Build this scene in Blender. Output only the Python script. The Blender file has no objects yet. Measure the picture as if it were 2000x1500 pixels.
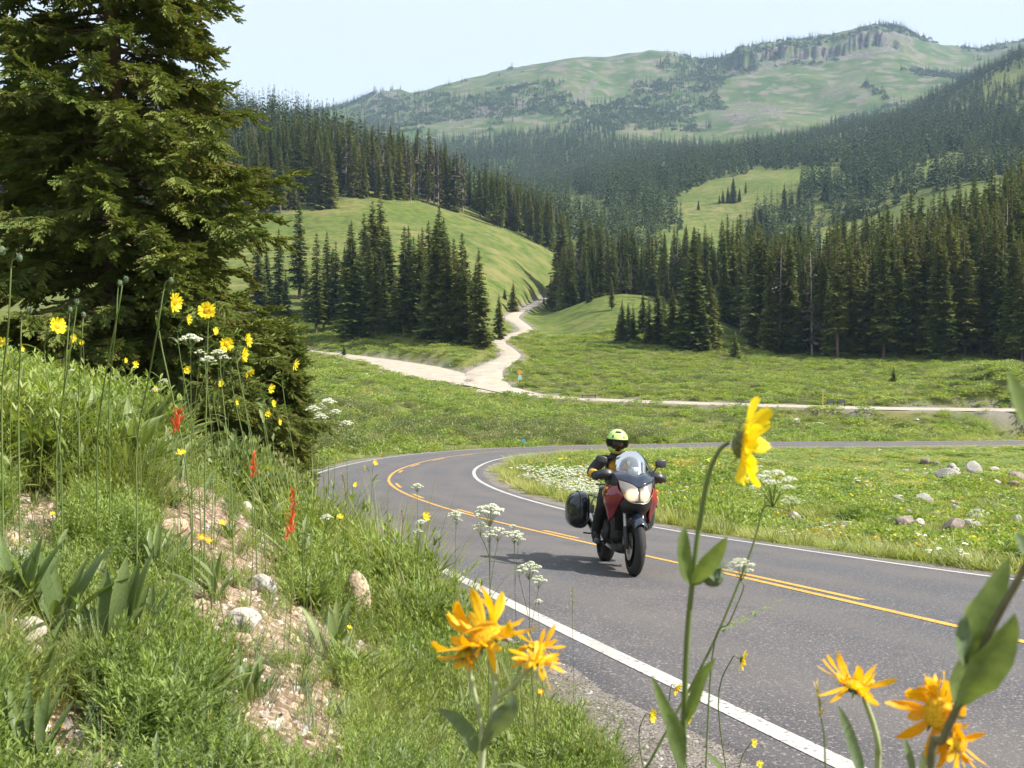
import bpy, bmesh, math, random
import numpy as np
from mathutils import Vector, Matrix, Quaternion
SC = bpy.context.scene
COL = SC.collection
R = math.radians
random.seed(7); NR = np.random.RandomState(11)

# ------------------------------------------------------------------ camera
F = 1944.0; HOR = 700.0                        # focal length and horizon row, in pixels of a 2000 x 1500 frame
PITCH = math.atan((750 - HOR) / F)
cam_d = bpy.data.cameras.new('camera'); cam = bpy.data.objects.new('camera', cam_d); COL.objects.link(cam)
cam.location = (0, 0, 0); cam.rotation_euler = (math.pi/2 - PITCH, 0, 0)
cam_d.sensor_width = 36; cam_d.lens = 36*F/2000; cam_d.clip_start = 0.05; cam_d.clip_end = 12000
cam_d.dof.use_dof = True; cam_d.dof.focus_distance = 12; cam_d.dof.aperture_fstop = 11
SC.camera = cam
# ------------------------------------------------------------------ sky, sun, exposure
SUN_EL, SUN_AZ = 44.0, 102.0                    # azimuth clockwise from +Y (straight ahead)
w = bpy.data.worlds.new('World'); SC.world = w; w.use_nodes = True
nt = w.node_tree; nt.nodes.clear()
sky = nt.nodes.new('ShaderNodeTexSky'); sky.sky_type = 'NISHITA'; sky.sun_disc = False
sky.sun_elevation = R(SUN_EL); sky.sun_rotation = R(SUN_AZ); sky.altitude = 2800; sky.air_density = 0.9; sky.dust_density = 2.2; sky.ozone_density = 1.0
bg = nt.nodes.new('ShaderNodeBackground'); bg.inputs['Strength'].default_value = 0.13
wo = nt.nodes.new('ShaderNodeOutputWorld')
# a thin white veil of high haze in front of the blue
vm = nt.nodes.new('ShaderNodeMix'); vm.data_type = 'RGBA'; vm.inputs[0].default_value = .72; vm.inputs[7].default_value = (3.95, 4.1, 4.0, 1)
nt.links.new(sky.outputs[0], vm.inputs[6]); nt.links.new(vm.outputs[2], bg.inputs['Color']); nt.links.new(bg.outputs[0], wo.inputs['Surface'])
sd = bpy.data.lights.new('sun', 'SUN'); sd.energy = 5.0; sd.angle = R(0.53); sd.color = (1.0, 0.94, 0.84)
so = bpy.data.objects.new('sun', sd); COL.objects.link(so)
_s = Vector((math.sin(R(SUN_AZ))*math.cos(R(SUN_EL)), math.cos(R(SUN_AZ))*math.cos(R(SUN_EL)), math.sin(R(SUN_EL))))
so.rotation_euler = _s.to_track_quat('Z', 'Y').to_euler()
SC.view_settings.view_transform = 'Standard'; SC.view_settings.look = 'None'
SC.view_settings.exposure = 1.2; SC.view_settings.gamma = 1.0
SC.render.engine = 'CYCLES'
SC.cycles.use_denoising = True
SC.cycles.max_bounces = 6; SC.cycles.diffuse_bounces = 3; SC.cycles.glossy_bounces = 3; SC.cycles.transmission_bounces = 5
SC.cycles.volume_bounces = 0; SC.cycles.transparent_max_bounces = 8
SC.cycles.caustics_reflective = False; SC.cycles.caustics_refractive = False

# ------------------------------------------------------------------ helpers
CP, SP = math.cos(PITCH), math.sin(PITCH)
def at(u, v, Y):
    """the point at forward distance Y seen at column u, row v"""
    dx, dy = (u-1000)/F, (750-v)/F
    yw = CP + dy*SP; zw = -SP + dy*CP
    return Vector((dx*Y/yw, Y, zw*Y/yw))
def px(P):
    P = np.asarray(P, float); x, y, z = P[...,0], P[...,1], P[...,2]
    d = y*CP - z*SP; up = y*SP + z*CP
    d = np.where(d < .01, .01, d)
    return 1000+F*x/d, 750-F*up/d
def tag(o, label=None, cat=None, group=None, kind=None):
    if label: o['label'] = label
    if cat: o['category'] = cat
    if group: o['group'] = group
    if kind: o['kind'] = kind
    return o
def empty(name, loc=(0,0,0), rot=(0,0,0), parent=None):
    o = bpy.data.objects.new(name, None); COL.objects.link(o)
    o.location = loc; o.rotation_euler = rot; o.parent = parent; o.empty_display_size = .1
    return o
def meshobj(name, verts, faces, mats, parent=None, smooth=False, mi=None, link=True):
    me = bpy.data.meshes.new(name)
    me.from_pydata([tuple(v) for v in verts], [], [tuple(f) for f in faces])
    if not isinstance(mats, (list, tuple)): mats = [mats]
    for m in mats: me.materials.append(m)
    if mi is not None: me.polygons.foreach_set('material_index', np.asarray(mi, dtype=np.int32))
    if smooth: me.polygons.foreach_set('use_smooth', np.ones(len(me.polygons), dtype=bool))
    me.update()
    o = bpy.data.objects.new(name, me)
    if link: COL.objects.link(o)
    o.parent = parent
    return o
def copy_tree(o, parent=None):
    c = o.copy(); COL.objects.link(c); c.parent = parent
    for ch in list(o.children): copy_tree(ch, c)
    return c

class MB:
    """collects shapes, then links them as ONE mesh"""
    def __init__(s): s.v = []; s.f = []; s.m = []; s.n = 0
    def add(s, vs, fs, m=0):
        s.v.extend(vs); n = s.n
        s.f.extend([tuple(i+n for i in f) for f in fs]); s.m.extend([m]*len(fs)); s.n += len(vs)
    def build(s, name, mats, parent=None, smooth=False, link=True):
        return meshobj(name, s.v, s.f, mats, parent, smooth, s.m, link)
    def tube(s, pts, rads, seg=8, m=0, caps=True):
        pts = [Vector(p) for p in pts]
        if not isinstance(rads, (list, tuple)): rads = [rads]*len(pts)
        vs = []; fs = []
        up = None
        for i, p in enumerate(pts):
            d = (pts[min(i+1, len(pts)-1)] - pts[max(i-1, 0)])
            d = d.normalized() if d.length > 1e-9 else Vector((0,0,1))
            if up is None:
                up = d.orthogonal().normalized()
            up = (up - d*up.dot(d)); up = up.normalized() if up.length > 1e-6 else d.orthogonal().normalized()
            sd_ = d.cross(up)
            for k in range(seg):
                a = 2*math.pi*k/seg
                vs.append(p + (up*math.cos(a) + sd_*math.sin(a))*rads[i])
        for i in range(len(pts)-1):
            for k in range(seg):
                fs.append((i*seg+k, i*seg+(k+1)%seg, (i+1)*seg+(k+1)%seg, (i+1)*seg+k))
        if caps:
            fs.append(tuple(range(seg-1, -1, -1))); fs.append(tuple((len(pts)-1)*seg+k for k in range(seg)))
        s.add(vs, fs, m)
    def box(s, c, size, rot=None, m=0, taper=1.0):
        x, y, z = [a/2 for a in size]
        vs = []
        for dz, t in ((-z, 1), (z, taper)):
            for dx, dy in ((-x,-y),(x,-y),(x,y),(-x,y)): vs.append(Vector((dx*t, dy*t, dz)))
        if rot is not None: vs = [rot @ v for v in vs]
        vs = [v + Vector(c) for v in vs]
        s.add(vs, [(3,2,1,0),(4,5,6,7),(0,1,5,4),(1,2,6,5),(2,3,7,6),(3,0,4,7)], m)
    def loft(s, rings, m=0, cap0=True, cap1=True, closed=True):
        n = len(rings[0]); vs = [Vector(p) for r_ in rings for p in r_]; fs = []
        for i in range(len(rings)-1):
            for k in range(n if closed else n-1):
                fs.append((i*n+k, i*n+(k+1)%n, (i+1)*n+(k+1)%n, (i+1)*n+k))
        if cap0: fs.append(tuple(range(n-1, -1, -1)))
        if cap1: fs.append(tuple((len(rings)-1)*n+k for k in range(n)))
        s.add(vs, fs, m)
    def lathe(s, prof, c=(0,0,0), axis='Z', seg=24, m=0):
        """prof: list of (radius, height along the axis)"""
        rings = []
        for r_, h in prof:
            ring = []
            for k in range(seg):
                a = 2*math.pi*k/seg
                p = {'Z': (r_*math.cos(a), r_*math.sin(a), h), 'Y': (r_*math.cos(a), h, -r_*math.sin(a)), 'X': (h, r_*math.cos(a), r_*math.sin(a))}[axis]
                ring.append(Vector(p)+Vector(c))
            rings.append(ring)
        s.loft(rings, m)
    def ball(s, c, r_, seg=10, rings=6, m=0, scale=(1,1,1), rot=None):
        vs = []; fs = []
        for i in range(rings+1):
            t = math.pi*i/rings
            for k in range(seg):
                a = 2*math.pi*k/seg
                v = Vector((math.sin(t)*math.cos(a)*r_*scale[0], math.sin(t)*math.sin(a)*r_*scale[1], math.cos(t)*r_*scale[2]))
                if rot is not None: v = rot @ v
                vs.append(v + Vector(c))
        for i in range(rings):
            for k in range(seg): fs.append((i*seg+k, (i+1)*seg+k, (i+1)*seg+(k+1)%seg, i*seg+(k+1)%seg))
        s.add(vs, fs, m)

# ------------------------------------------------------------------ materials
MATS = {}
def mat(name, color=(.5,.5,.5), rough=.6, metal=0, coat=0, var=0.0, vscale=8, bump=0, bscale=40, emit=None, es=0, spec=.5, trans=0, alpha=1, objvar=0):
    m = bpy.data.materials.new(name); m.use_nodes = True; nt = m.node_tree; b = nt.nodes['Principled BSDF']
    b.inputs['Base Color'].default_value = (*color, 1); b.inputs['Roughness'].default_value = rough; b.inputs['Metallic'].default_value = metal
    b.inputs['Coat Weight'].default_value = coat; b.inputs['Specular IOR Level'].default_value = spec
    b.inputs['Transmission Weight'].default_value = trans; b.inputs['Alpha'].default_value = alpha
    tc = nt.nodes.new('ShaderNodeTexCoord')
    if var:
        n = nt.nodes.new('ShaderNodeTexNoise'); n.inputs['Scale'].default_value = vscale; n.inputs['Detail'].default_value = 5
        nt.links.new(tc.outputs['Object'], n.inputs['Vector'])
        mr = nt.nodes.new('ShaderNodeMapRange'); mr.inputs['From Min'].default_value = .3; mr.inputs['From Max'].default_value = .7
        mr.inputs['To Min'].default_value = 1-var; mr.inputs['To Max'].default_value = 1+var
        nt.links.new(n.outputs['Fac'], mr.inputs['Value'])
        mx = nt.nodes.new('ShaderNodeVectorMath'); mx.operation = 'SCALE'; mx.inputs[0].default_value = color
        nt.links.new(mr.outputs[0], mx.inputs['Scale']); nt.links.new(mx.outputs[0], b.inputs['Base Color'])
    if bump:
        n2 = nt.nodes.new('ShaderNodeTexNoise'); n2.inputs['Scale'].default_value = bscale; n2.inputs['Detail'].default_value = 4
        nt.links.new(tc.outputs['Object'], n2.inputs['Vector'])
        bp = nt.nodes.new('ShaderNodeBump'); bp.inputs['Strength'].default_value = bump; bp.inputs['Distance'].default_value = .02
        nt.links.new(n2.outputs['Fac'], bp.inputs['Height']); nt.links.new(bp.outputs[0], b.inputs['Normal'])
    if emit: b.inputs['Emission Color'].default_value = (*emit, 1); b.inputs['Emission Strength'].default_value = es
    MATS[name] = m
    return m
def leafmat(name, cols, rough=.55, trans=.35, tcol=None, nscale=1.2, pscale=.05, spec=.35, fine=0, famp=.22):
    """foliage: colour varies per instance, per leaf clump and with the place; part of the light passes through"""
    m = bpy.data.materials.new(name); m.use_nodes = True; nt = m.node_tree; b = nt.nodes['Principled BSDF']; out = nt.nodes['Material Output']
    oi = nt.nodes.new('ShaderNodeObjectInfo'); ge = nt.nodes.new('ShaderNodeNewGeometry')
    n1 = nt.nodes.new('ShaderNodeTexNoise'); n1.inputs['Scale'].default_value = nscale; n1.inputs['Detail'].default_value = 4; nt.links.new(ge.outputs['Position'], n1.inputs['Vector'])
    n2 = nt.nodes.new('ShaderNodeTexNoise'); n2.inputs['Scale'].default_value = pscale; n2.inputs['Detail'].default_value = 3; nt.links.new(ge.outputs['Position'], n2.inputs['Vector'])
    a1 = nt.nodes.new('ShaderNodeMath'); a1.operation = 'MULTIPLY_ADD'; a1.inputs[1].default_value = .34; a1.inputs[2].default_value = 0; nt.links.new(oi.outputs['Random'], a1.inputs[0])
    a2 = nt.nodes.new('ShaderNodeMath'); a2.operation = 'MULTIPLY_ADD'; a2.inputs[1].default_value = .95; nt.links.new(n1.outputs['Fac'], a2.inputs[0]); nt.links.new(a1.outputs[0], a2.inputs[2])
    a3 = nt.nodes.new('ShaderNodeMath'); a3.operation = 'MULTIPLY_ADD'; a3.inputs[1].default_value = .8; nt.links.new(n2.outputs['Fac'], a3.inputs[0]); nt.links.new(a2.outputs[0], a3.inputs[2])
    a4 = nt.nodes.new('ShaderNodeMath'); a4.operation = 'MULTIPLY_ADD'; a4.inputs[1].default_value = .22; nt.links.new(ge.outputs['Random Per Island'], a4.inputs[0]); nt.links.new(a3.outputs[0], a4.inputs[2])
    mr = nt.nodes.new('ShaderNodeMapRange'); mr.inputs['From Min'].default_value = .72; mr.inputs['From Max'].default_value = 1.65; nt.links.new(a4.outputs[0], mr.inputs['Value'])
    cr = nt.nodes.new('ShaderNodeValToRGB'); e = cr.color_ramp.elements
    while len(e) < len(cols): e.new(.5)
    for i, c in enumerate(cols): e[i].position = i/(len(cols)-1); e[i].color = (*c, 1)
    nt.links.new(mr.outputs[0], cr.inputs[0]); nt.links.new(cr.outputs[0], b.inputs['Base Color'])
    b.inputs['Roughness'].default_value = rough; b.inputs['Specular IOR Level'].default_value = spec
    if fine:
        n3 = nt.nodes.new('ShaderNodeTexNoise'); n3.inputs['Scale'].default_value = fine; n3.inputs['Detail'].default_value = 5; nt.links.new(ge.outputs['Position'], n3.inputs['Vector'])
        f3 = nt.nodes.new('ShaderNodeMapRange'); f3.inputs['To Min'].default_value = 1-famp; f3.inputs['To Max'].default_value = 1+famp; f3.inputs['From Min'].default_value = .3; f3.inputs['From Max'].default_value = .7; nt.links.new(n3.outputs['Fac'], f3.inputs['Value'])
        v3 = nt.nodes.new('ShaderNodeVectorMath'); v3.operation = 'SCALE'; nt.links.new(cr.outputs[0], v3.inputs[0]); nt.links.new(f3.outputs[0], v3.inputs['Scale']); nt.links.new(v3.outputs[0], b.inputs['Base Color'])
        bp = nt.nodes.new('ShaderNodeBump'); bp.inputs['Strength'].default_value = famp*1.2; bp.inputs['Distance'].default_value = .0015; nt.links.new(n3.outputs['Fac'], bp.inputs['Height']); nt.links.new(bp.outputs[0], b.inputs['Normal'])
    if trans:
        t = nt.nodes.new('ShaderNodeBsdfTranslucent'); mx = nt.nodes.new('ShaderNodeMixShader'); mx.inputs[0].default_value = trans
        vm = nt.nodes.new('ShaderNodeVectorMath'); vm.operation = 'MULTIPLY'; vm.inputs[1].default_value = tcol or (1.5, 1.5, .6)
        nt.links.new(cr.outputs[0], vm.inputs[0]); nt.links.new(vm.outputs[0], t.inputs['Color'])
        nt.links.new(b.outputs[0], mx.inputs[1]); nt.links.new(t.outputs[0], mx.inputs[2]); nt.links.new(mx.outputs[0], out.inputs['Surface'])
    MATS[name] = m
    return m
HAZE = 0.00011; BHEAD, BLEAN = 6.5, 4.5
ROAD = [(4.76,5.52,-2.004,0.902,0.433,-0.030), (3.93,7.35,-2.116,0.916,0.400,-0.045), (3.16,9.19,-2.247,0.927,0.375,-0.059), (2.44,11.06,-2.398,0.934,0.358,-0.073), (1.74,12.93,-2.560,0.939,0.344,-0.079), (1.07,14.81,-2.727,0.944,0.331,-0.083), (0.42,16.71,-2.897,0.948,0.318,-0.088), (-0.20,18.61,-3.069,0.952,0.305,-0.087), (-0.79,20.52,-3.239,0.957,0.291,-0.085), (-1.36,22.44,-3.406,0.961,0.276,-0.083), (-1.89,24.36,-3.570,0.965,0.261,-0.077), (-2.39,26.30,-3.730,0.969,0.246,-0.069), (-2.87,28.24,-3.885,0.973,0.231,-0.061), (-3.31,30.19,-4.036,0.976,0.216,-0.052), (-3.72,32.15,-4.182,0.981,0.196,-0.042), (-4.08,34.12,-4.322,0.985,0.171,-0.031), (-4.39,36.09,-4.457,0.990,0.141,-0.021), (-4.62,38.08,-4.582,0.994,0.105,-0.012), (-4.78,40.07,-4.698,0.998,0.065,-0.003), (-4.86,42.07,-4.804,1.000,0.020,0.005), (-4.84,44.07,-4.901,1.000,-0.029,0.009), (-4.71,46.07,-4.989,0.997,-0.082,0.013), (-4.48,48.05,-5.069,0.990,-0.138,0.017), (-4.13,50.02,-5.146,0.981,-0.196,0.021), (-3.66,51.97,-5.223,0.966,-0.258,0.024), (-3.07,53.88,-5.299,0.947,-0.322,0.027), (-2.34,55.74,-5.378,0.923,-0.385,0.029), (-1.50,57.55,-5.459,0.895,-0.447,0.031), (-0.53,59.30,-5.543,0.862,-0.506,0.034), (0.55,60.98,-5.630,0.827,-0.562,0.035), (1.74,62.59,-5.719,0.791,-0.611,0.036), (3.02,64.13,-5.810,0.755,-0.656,0.037), (4.38,65.59,-5.902,0.720,-0.694,0.038), (5.81,66.99,-5.992,0.686,-0.727,0.038), (7.30,68.33,-6.081,0.656,-0.755,0.038), (8.84,69.60,-6.169,0.629,-0.777,0.037), (10.42,70.83,-6.253,0.605,-0.796,0.036), (12.03,72.02,-6.333,0.585,-0.811,0.034), (13.67,73.16,-6.411,0.567,-0.824,0.033), (15.33,74.28,-6.487,0.552,-0.834,0.030), (17.01,75.37,-6.561,0.539,-0.842,0.028), (18.70,76.43,-6.634,0.528,-0.849,0.026), (20.40,77.48,-6.707,0.519,-0.854,0.024), (22.12,78.51,-6.781,0.512,-0.859,0.022), (23.84,79.52,-6.856,0.507,-0.862,0.021), (25.57,80.53,-6.932,0.503,-0.864,0.020), (27.30,81.53,-7.010,0.500,-0.866,0.020), (29.03,82.53,-7.090,0.500,-0.866,0.019), (30.76,83.53,-7.170,0.501,-0.866,0.019), (32.49,84.54,-7.251,0.503,-0.864,0.019), (34.22,85.55,-7.333,0.507,-0.862,0.019), (35.94,86.57,-7.415,0.512,-0.859,0.019), (37.65,87.60,-7.497,0.518,-0.855,0.018), (39.36,88.64,-7.580,0.525,-0.851,0.018), (41.05,89.70,-7.662,0.533,-0.846,0.017), (42.74,90.78,-7.745,0.542,-0.840,0.017), (44.41,91.88,-7.828,0.552,-0.834,0.016), (46.07,92.99,-7.911,0.562,-0.827,0.016), (47.72,94.13,-7.994,0.574,-0.819,0.015), (49.34,95.30,-8.077,0.586,-0.810,0.015), (50.95,96.48,-8.161,0.599,-0.801,0.014), (52.54,97.70,-8.244,0.612,-0.791,0.013), (54.11,98.94,-8.327,0.626,-0.779,0.013)]
# ------------------------------------------------------------------ roads: centre points and sideways vectors
RC = np.array([r[:3] for r in ROAD]); RN = np.array([r[3:] for r in ROAD])
def extend(C, N, back, fwd, step=2.0):
    a = []; an = []
    d0 = C[0]-C[1]; 
    for i in range(back, 0, -1): a.append(C[0]+d0*i); an.append(N[0])
    b = []; bn = []; d1 = C[-1]-C[-2]
    for i in range(1, fwd+1): b.append(C[-1]+d1*i); bn.append(N[-1])
    return np.array(a+list(C)+b), np.array(an+list(N)+bn)
RC, RN = extend(RC, RN, 8, 12)
def spline(P, n):
    """Catmull-Rom through P, n points per span"""
    P = np.asarray(P, float); Q = np.vstack([2*P[0]-P[1], P, 2*P[-1]-P[-2]]); out = []
    for i in range(1, len(Q)-2):
        for k in range(n):
            t = k/n; a, b, c, d = Q[i-1], Q[i], Q[i+1], Q[i+2]
            out.append(.5*((2*b)+(-a+c)*t+(2*a-5*b+4*c-d)*t*t+(-a+3*b-3*c+d)*t**3))
    out.append(P[-1]); return np.array(out)
def path3(L, n=8):
    P = np.array([[*at(u, v, Y), hw] for u, v, Y, hw in L]); return spline(P, n)
GRAV_A = path3([(2500,808,112,2.9),(2200,803,116,2.9),(2000,800,119,2.9),(1750,797,121,2.9),(1500,791,125,2.9),(1250,783,133,2.8),(1060,773,141,2.6),(960,754,150,3.4),(905,748,152,4.2),(865,739,155,6.2),(815,724,164,7.2),(760,708,175,5.2),(700,697,184,3.2),(650,690,191,2.0),(615,686,196,1.2),(570,681,205,.9)])
GRAV_B = path3([(975,768,144,3.0),(954,753,151,3.4),(947,727,164,3.0),(972,710,173,2.5),(997,695,183,2.0),(987,681,195,1.8),(973,667,207,1.6),(1001,654,224,1.9),(1027,645,240,1.7),(1019,634,257,1.7),(1000,620,280,2.1),(1012,609,300,1.8),(1039,597,325,1.6),(1066,583,358,1.5),(1110,578,375,1.5)], 10)

# ------------------------------------------------------------------ terrain: height from control points (column, row, distance)
CT = """-300,1500,2.2;-300,1000,4.5;0,1500,2.5;300,1500,2.7;600,1500,3.1;900,1500,3.6;1200,1500,4.35;1450,1500,5.1;1000,2700,1;-500,2700,1;2500,2700,1;0,1200,3.6;300,1250,4.2;600,1250,4.8;900,1250,6;1080,1310,6.1
0,1000,5.5;300,1050,6;600,1080,7;790,1125,8.4;0,860,8;300,900,8.5;500,960,9.5;640,985,10.2;700,1030,10;765,1085,9.6;830,1140,9;740,1085,11.6;-300,800,8;0,800,11.5;-300,700,14;250,850,12;400,890,13;520,940,14.5;600,975,17;570,985,21;0,860,22;-400,760,25;250,880,22;430,930,24;0,850,34;300,870,34;450,900,36;-400,780,45
600,880,56;600,850,66;400,830,60;0,780,60;800,857,73;1000,848,82;1200,848,90;1500,850,103;1750,848,110;2000,848,118;2400,848,130;600,790,88;0,720,95;-400,700,120;800,815,98;1000,810,112;1250,815,118;1500,818,115;1800,818,114;2300,825,110
300,700,110;0,680,120;600,765,108;750,780,104;900,785,112;600,725,140;700,712,155;840,760,135;1200,745,160;1500,745,155;1800,748,150;2100,750,148;1200,705,190;1500,697,200;1750,705,190;2000,717,178;2300,720,180;1340,686,205;1200,655,225;1100,645,250;1060,640,255
1120,600,285;1180,580,288;1240,578,288;1300,594,280;1370,622,250;1250,628,245;1180,584,330;1300,575,330;1450,662,235;840,668,192;950,682,186;880,690,178;780,690,184;700,668,200;620,655,212;0,650,200;300,650,200;-400,640,230;560,605,235;750,605,240;900,605,265;980,605,290;1060,586,352
560,480,330;700,480,330;850,500,330;1000,525,352;1075,540,385;300,500,330;0,500,330;-400,480,330;560,405,400;700,392,410;850,405,430;950,438,430;1050,475,430;1100,510,425
-400,240,620;0,260,600;300,262,610;500,265,600;700,322,580;850,368,560;950,412,540;1050,462,500;1120,505,475;0,300,820;300,320,820;500,340,820;850,410,800;700,360,1100;1000,410,900;900,350,1400;300,330,1200
1150,485,530;1150,445,650;1100,415,800;1200,385,850;1000,365,1200;1150,335,1300;1000,315,1500;850,300,1700;700,290,1800
1300,545,430;1300,455,600;1400,482,585;1500,505,530;1350,400,720;1500,360,770;1640,325,850;1700,458,560;1700,545,400;1850,590,285;1500,645,285;1700,645,262;2000,560,270;2400,540,280;2000,450,400;2000,330,640;1850,350,640;1700,375,670;2400,280,650
1300,345,950;1500,312,1000;1700,272,1100;1850,222,1150;2000,155,1250;1250,320,1200;1450,302,1250;1640,258,1350;1800,214,1370;1900,160,1360;2000,112,1360;2400,30,1400;1450,300,1620;1640,262,1680;1800,225,1680;2000,140,1700
700,262,2000;850,258,1980;1000,240,1980;1200,230,1950;1400,228,1950;1500,240,1850;1600,236,1900;1800,200,2000;2000,130,2100;700,225,2350;850,198,2350;1000,178,2350;1200,160,2350;1300,155,2350;1400,150,2350;1500,142,2330;1650,122,2330;1750,112,2330;1850,125,2330;1950,118,2350
560,232,2550;680,209,2600;740,188,2620;786,180,2620;800,187,2600;850,174,2600;920,160,2600;1000,142,2600;1130,121,2600;1200,117,2600;1270,113,2600;1330,118,2600;1390,126,2600;1450,108,2600;1600,76,2600;1700,61,2600;1745,59,2600;1790,73,2600;1850,92,2600;1900,97,2600;2000,78,2600;2300,40,2600
560,300,3300;800,260,3300;1100,190,3300;1400,180,3300;1750,130,3300;2000,140,3300;2300,120,3300;-400,240,2600;0,240,2600;300,240,2600;-400,300,1200"""
cps = []
for row in CT.replace('\n', ';').split(';'):
    u, v, Y = map(float, row.split(',')); cps.append(at(u, v, Y))
cps = [tuple(p) for p in cps]
for i in range(0, len(RC), 3):
    for o in ((-4.6, 0, 4.6) if RC[i][1] > 3 else ()):
        p = RC[i] + RN[i]*o
        cps.append((p[0], p[1], p[2] - (.12 if o else 0)))
for G in (GRAV_A, GRAV_B):
    for i in range(0, len(G), 8): cps.append(tuple(G[i][:3]))
cps = np.array(cps)
def feat(x, y):
    r = np.maximum(np.hypot(x, y), 1.0); th = np.clip(np.arctan2(x, np.maximum(y, -1e9)), -1.0, 1.0)
    return np.stack([th*3.2, np.log(r)], -1), r
def phi(d2): return np.where(d2 > 0, d2*np.log(d2+1e-12), 0)
_f, _r = feat(cps[:,0], cps[:,1]); _z = cps[:,2]/_r
_n = len(_f); _K = phi(((_f[:,None]-_f[None])**2).sum(-1)) + np.eye(_n)*2e-4
_P = np.hstack([np.ones((_n,1)), _f]); _A = np.block([[_K, _P],[_P.T, np.zeros((3,3))]])
_W = np.linalg.solve(_A, np.concatenate([_z, np.zeros(3)]))
def hash2(i, j, s): 
    h = np.sin(i*127.1 + j*311.7 + s*74.7)*43758.5453; return h - np.floor(h)
def vnoise(x, y, s=0):
    i, j = np.floor(x), np.floor(y); a, b = x-i, y-j; a = a*a*(3-2*a); b = b*b*(3-2*b)
    return (hash2(i,j,s)*(1-a)+hash2(i+1,j,s)*a)*(1-b) + (hash2(i,j+1,s)*(1-a)+hash2(i+1,j+1,s)*a)*b - .5
def fbm(x, y, sc, oct=4, s=0):
    t = 0; a = 1
    for k in range(oct): t = t + vnoise(x/sc+17*k, y/sc-9*k, s+k)*a; a *= .5; sc /= 2.1
    return t
_seg = []
for nm, P, hw in (('r', RC, None), ('a', GRAV_A, 1), ('b', GRAV_B, 1)):
    for i in range(len(P)-1): _seg.append((P[i][0], P[i][1], P[i][2], P[i+1][0], P[i+1][1], P[i+1][2], 3.5 if hw is None else P[i][3], RN[i][2] if hw is None else 0, nm == 'r', RN[i+1][2] if hw is None else 0))
_seg = np.array(_seg, float)
def near_road(x, y):
    """distance beyond the nearest road's half width, that road's height here, distance beyond the paved road"""
    best = np.full(x.shape, 1e9); bz = np.zeros(x.shape); paved = np.full(x.shape, 1e9); side = np.zeros(x.shape)
    m = (np.hypot(x, y) < 520)
    xs, ys = x[m], y[m]; b = np.full(xs.shape, 1e9); z = np.zeros(xs.shape); pv = np.full(xs.shape, 1e9); sd_ = np.zeros(xs.shape)
    for s in _seg:
        dx, dy = s[3]-s[0], s[4]-s[1]; L2 = dx*dx+dy*dy+1e-9
        t = np.clip(((xs-s[0])*dx+(ys-s[1])*dy)/L2, 0, 1)
        ex, ey = xs-s[0]-t*dx, ys-s[1]-t*dy; D = np.hypot(ex, ey)
        sgn = np.sign(ex*dy - ey*dx); d = D - s[6]
        k = d < b; b = np.where(k, d, b)
        z = np.where(k, s[2]+t*(s[5]-s[2]) + (s[7]+t*(s[9]-s[7]))*np.clip((ex*dy-ey*dx)/math.sqrt(L2), -5, 5), z)
        if s[8]: k2 = d < pv; pv = np.where(k2, d, pv); sd_ = np.where(k2, sgn, sd_)
    best[m] = b; bz[m] = z; paved[m] = pv; side[m] = sd_
    return best, bz, paved, side
def smooth(a, b, x): t = np.clip((x-a)/(b-a), 0, 1); return t*t*(3-2*t)
def height(x, y, full=False):
    x = np.asarray(x, float); y = np.asarray(y, float); sh = x.shape; x = x.ravel(); y = y.ravel()
    f, r = feat(x, y); z = np.empty(len(x))
    for i in range(0, len(x), 20000):
        ff = f[i:i+20000]; d2 = ((ff[:,None,0]-_f[None,:,0])**2 + (ff[:,None,1]-_f[None,:,1])**2)
        z[i:i+20000] = phi(d2) @ _W[:_n] + _W[_n] + ff @ _W[_n+1:]
    z = z*r
    rd, rz, pv, side = near_road(x, y)
    # relief on several scales, growing with the size of the land forms
    keep = smooth(.5, 6, rd)
    z = z + keep*(fbm(x, y, 1.1, 3, 1)*.16*(1-smooth(12, 30, r)) + fbm(x, y, 7, 3, 5)*.5*smooth(8, 40, r)*(1-smooth(300,600,r)*.0)
                  + fbm(x, y, 60, 4, 9)*3.2*smooth(300, 900, r) + fbm(x, y, 260, 4, 12)*34*smooth(1500, 2300, r))
    # cliff band on the far mountain
    u = 1000 + F*x/np.maximum(y, 1)
    edge = 2400 + 24*vnoise(u/50, u*0, 3)*2 + 14*vnoise(u/11, u*0, 4)*2 + 12*vnoise(u/4, u*0, 8)*2
    cm = smooth(1415, 1450, u)*(1-smooth(1745, 1790, u))*(y > 1000)
    z = z + cm*(26+16*vnoise(u/30, u*0, 6))*(smooth(0, 9, y-edge) - smooth(60, 260, y-edge)*.9)
    k = 1-smooth(.5, 2.6, rd)
    z = z*(1-k) + (rz - .15 + .12*smooth(-.45, -.05, rd))*k
    if full: return z.reshape(sh), rd.reshape(sh), pv.reshape(sh), side.reshape(sh)
    return z.reshape(sh)

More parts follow.
